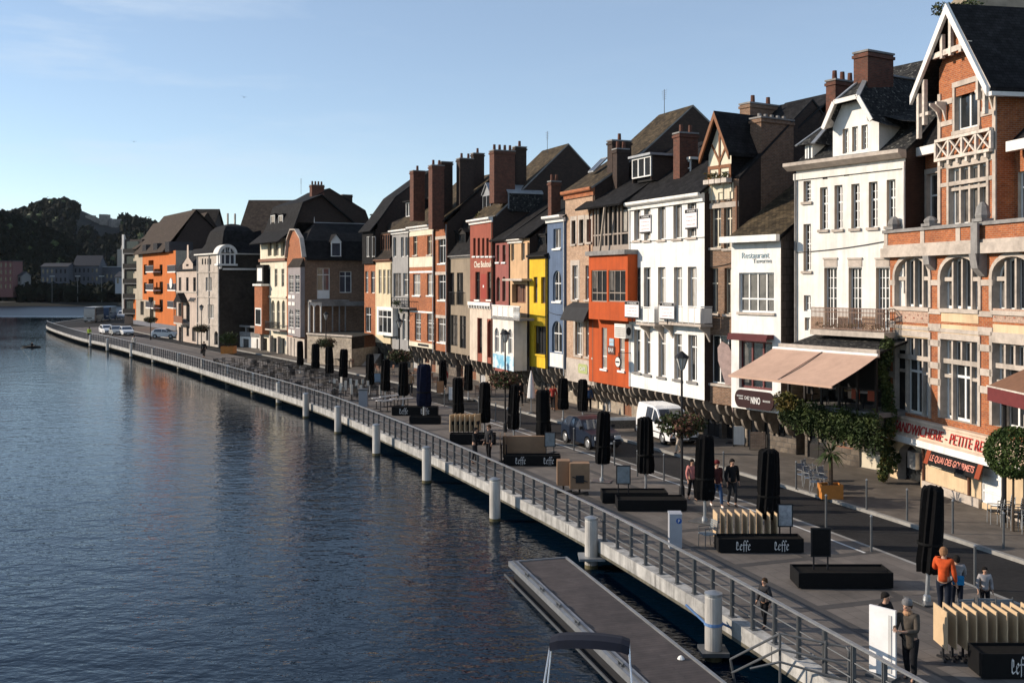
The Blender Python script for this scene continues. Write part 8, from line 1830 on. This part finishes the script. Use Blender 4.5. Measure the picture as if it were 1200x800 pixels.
for px,yt,yb in ((91,324,350),(119,324.5,350),(61,323,352)):
    p=gp(px,yb,.6) if False else Vector(((px-600)*397/F,397,.5)); H_=CH+(HZ-yt)*397/F-.5
    if LF is None: 
        LF=thing('far_lamp_post','tall thin lamp post on the far bank road','street lamp',p,0,'lamp posts on the far bank'); m=MB(); m.tube((0,0,0),(0,0,H_),.12,.08,STEELD,6); m.build('pole',LF); m=MB(); m.box(-.9,.9,-.25,.25,H_,H_+.25,mat('lamp_head_pale',(.5,.5,.48))); m.build('lamp_head',LF); trL=mktree(LF)
    else: dup(LF,p,0,tree=trL)
# ---------------------------------------------------------------- split loose repeats into parts of their own
def islands(o):
    me=o.data; key={}; par=list(range(len(me.polygons)))
    def f(x):
        while par[x]!=x: par[x]=par[par[x]]; x=par[x]
        return x
    for p in me.polygons:
        for v in p.vertices:
            c=me.vertices[v].co; q=(round(c.x,3),round(c.y,3),round(c.z,3))
            if q in key: par[f(p.index)]=f(key[q])
            else: key[q]=p.index
    g={}
    for p in me.polygons: g.setdefault(f(p.index),[]).append(p.index)
    return list(g.values())
def split(o):
    gs=islands(o)
    if len(gs)<2 or len(gs)>60: return
    me=o.data; uv=me.uv_layers[0].data; nm=o.name.split('.')[0]
    for g in gs:
        m=MB()
        for i in g: p=me.polygons[i]; m.poly([tuple(me.vertices[v].co) for v in p.vertices],me.materials[p.material_index],[tuple(uv[l].uv) for l in p.loop_indices])
        q=m.build(nm,o.parent); q.matrix_basis=o.matrix_basis.copy()
    bpy.data.objects.remove(o)
for o in list(C.objects):
    if o.type=='MESH' and o.name.split('.')[0] in ('lintel','vent','gable_wall','stone_surround','attic_window_band','pilaster','terrace_table','plinth','chimney_pots','flower_box','panel','bare_brick_patch','awning_arm') and o.parent is not None and len(o.data.polygons)<700:
        if o.name.split('.')[0]=='panel' and o.parent.name.split('.')[0]!='brick_house': continue
        split(o)
# ---------------------------------------------------------------- haze over the valley
hm=bpy.data.materials.new('valley_haze'); hm.use_nodes=True; n=hm.node_tree.nodes; n.remove(n['Principled BSDF']); pv=n.new('ShaderNodeVolumePrincipled'); pv.inputs['Color'].default_value=(.80,.88,1,1); pv.inputs['Density'].default_value=.00002; pv.inputs['Anisotropy'].default_value=.2
hm.node_tree.links.new(pv.outputs[0],n['Material Output'].inputs['Volume'])
USE_HAZE=True
if USE_HAZE:
    m=MB(); m.box(-3100,3100,-120,4100,-9,175,hm); o=m.build('haze'); o['kind']='stuff'; o.display_type='WIRE'
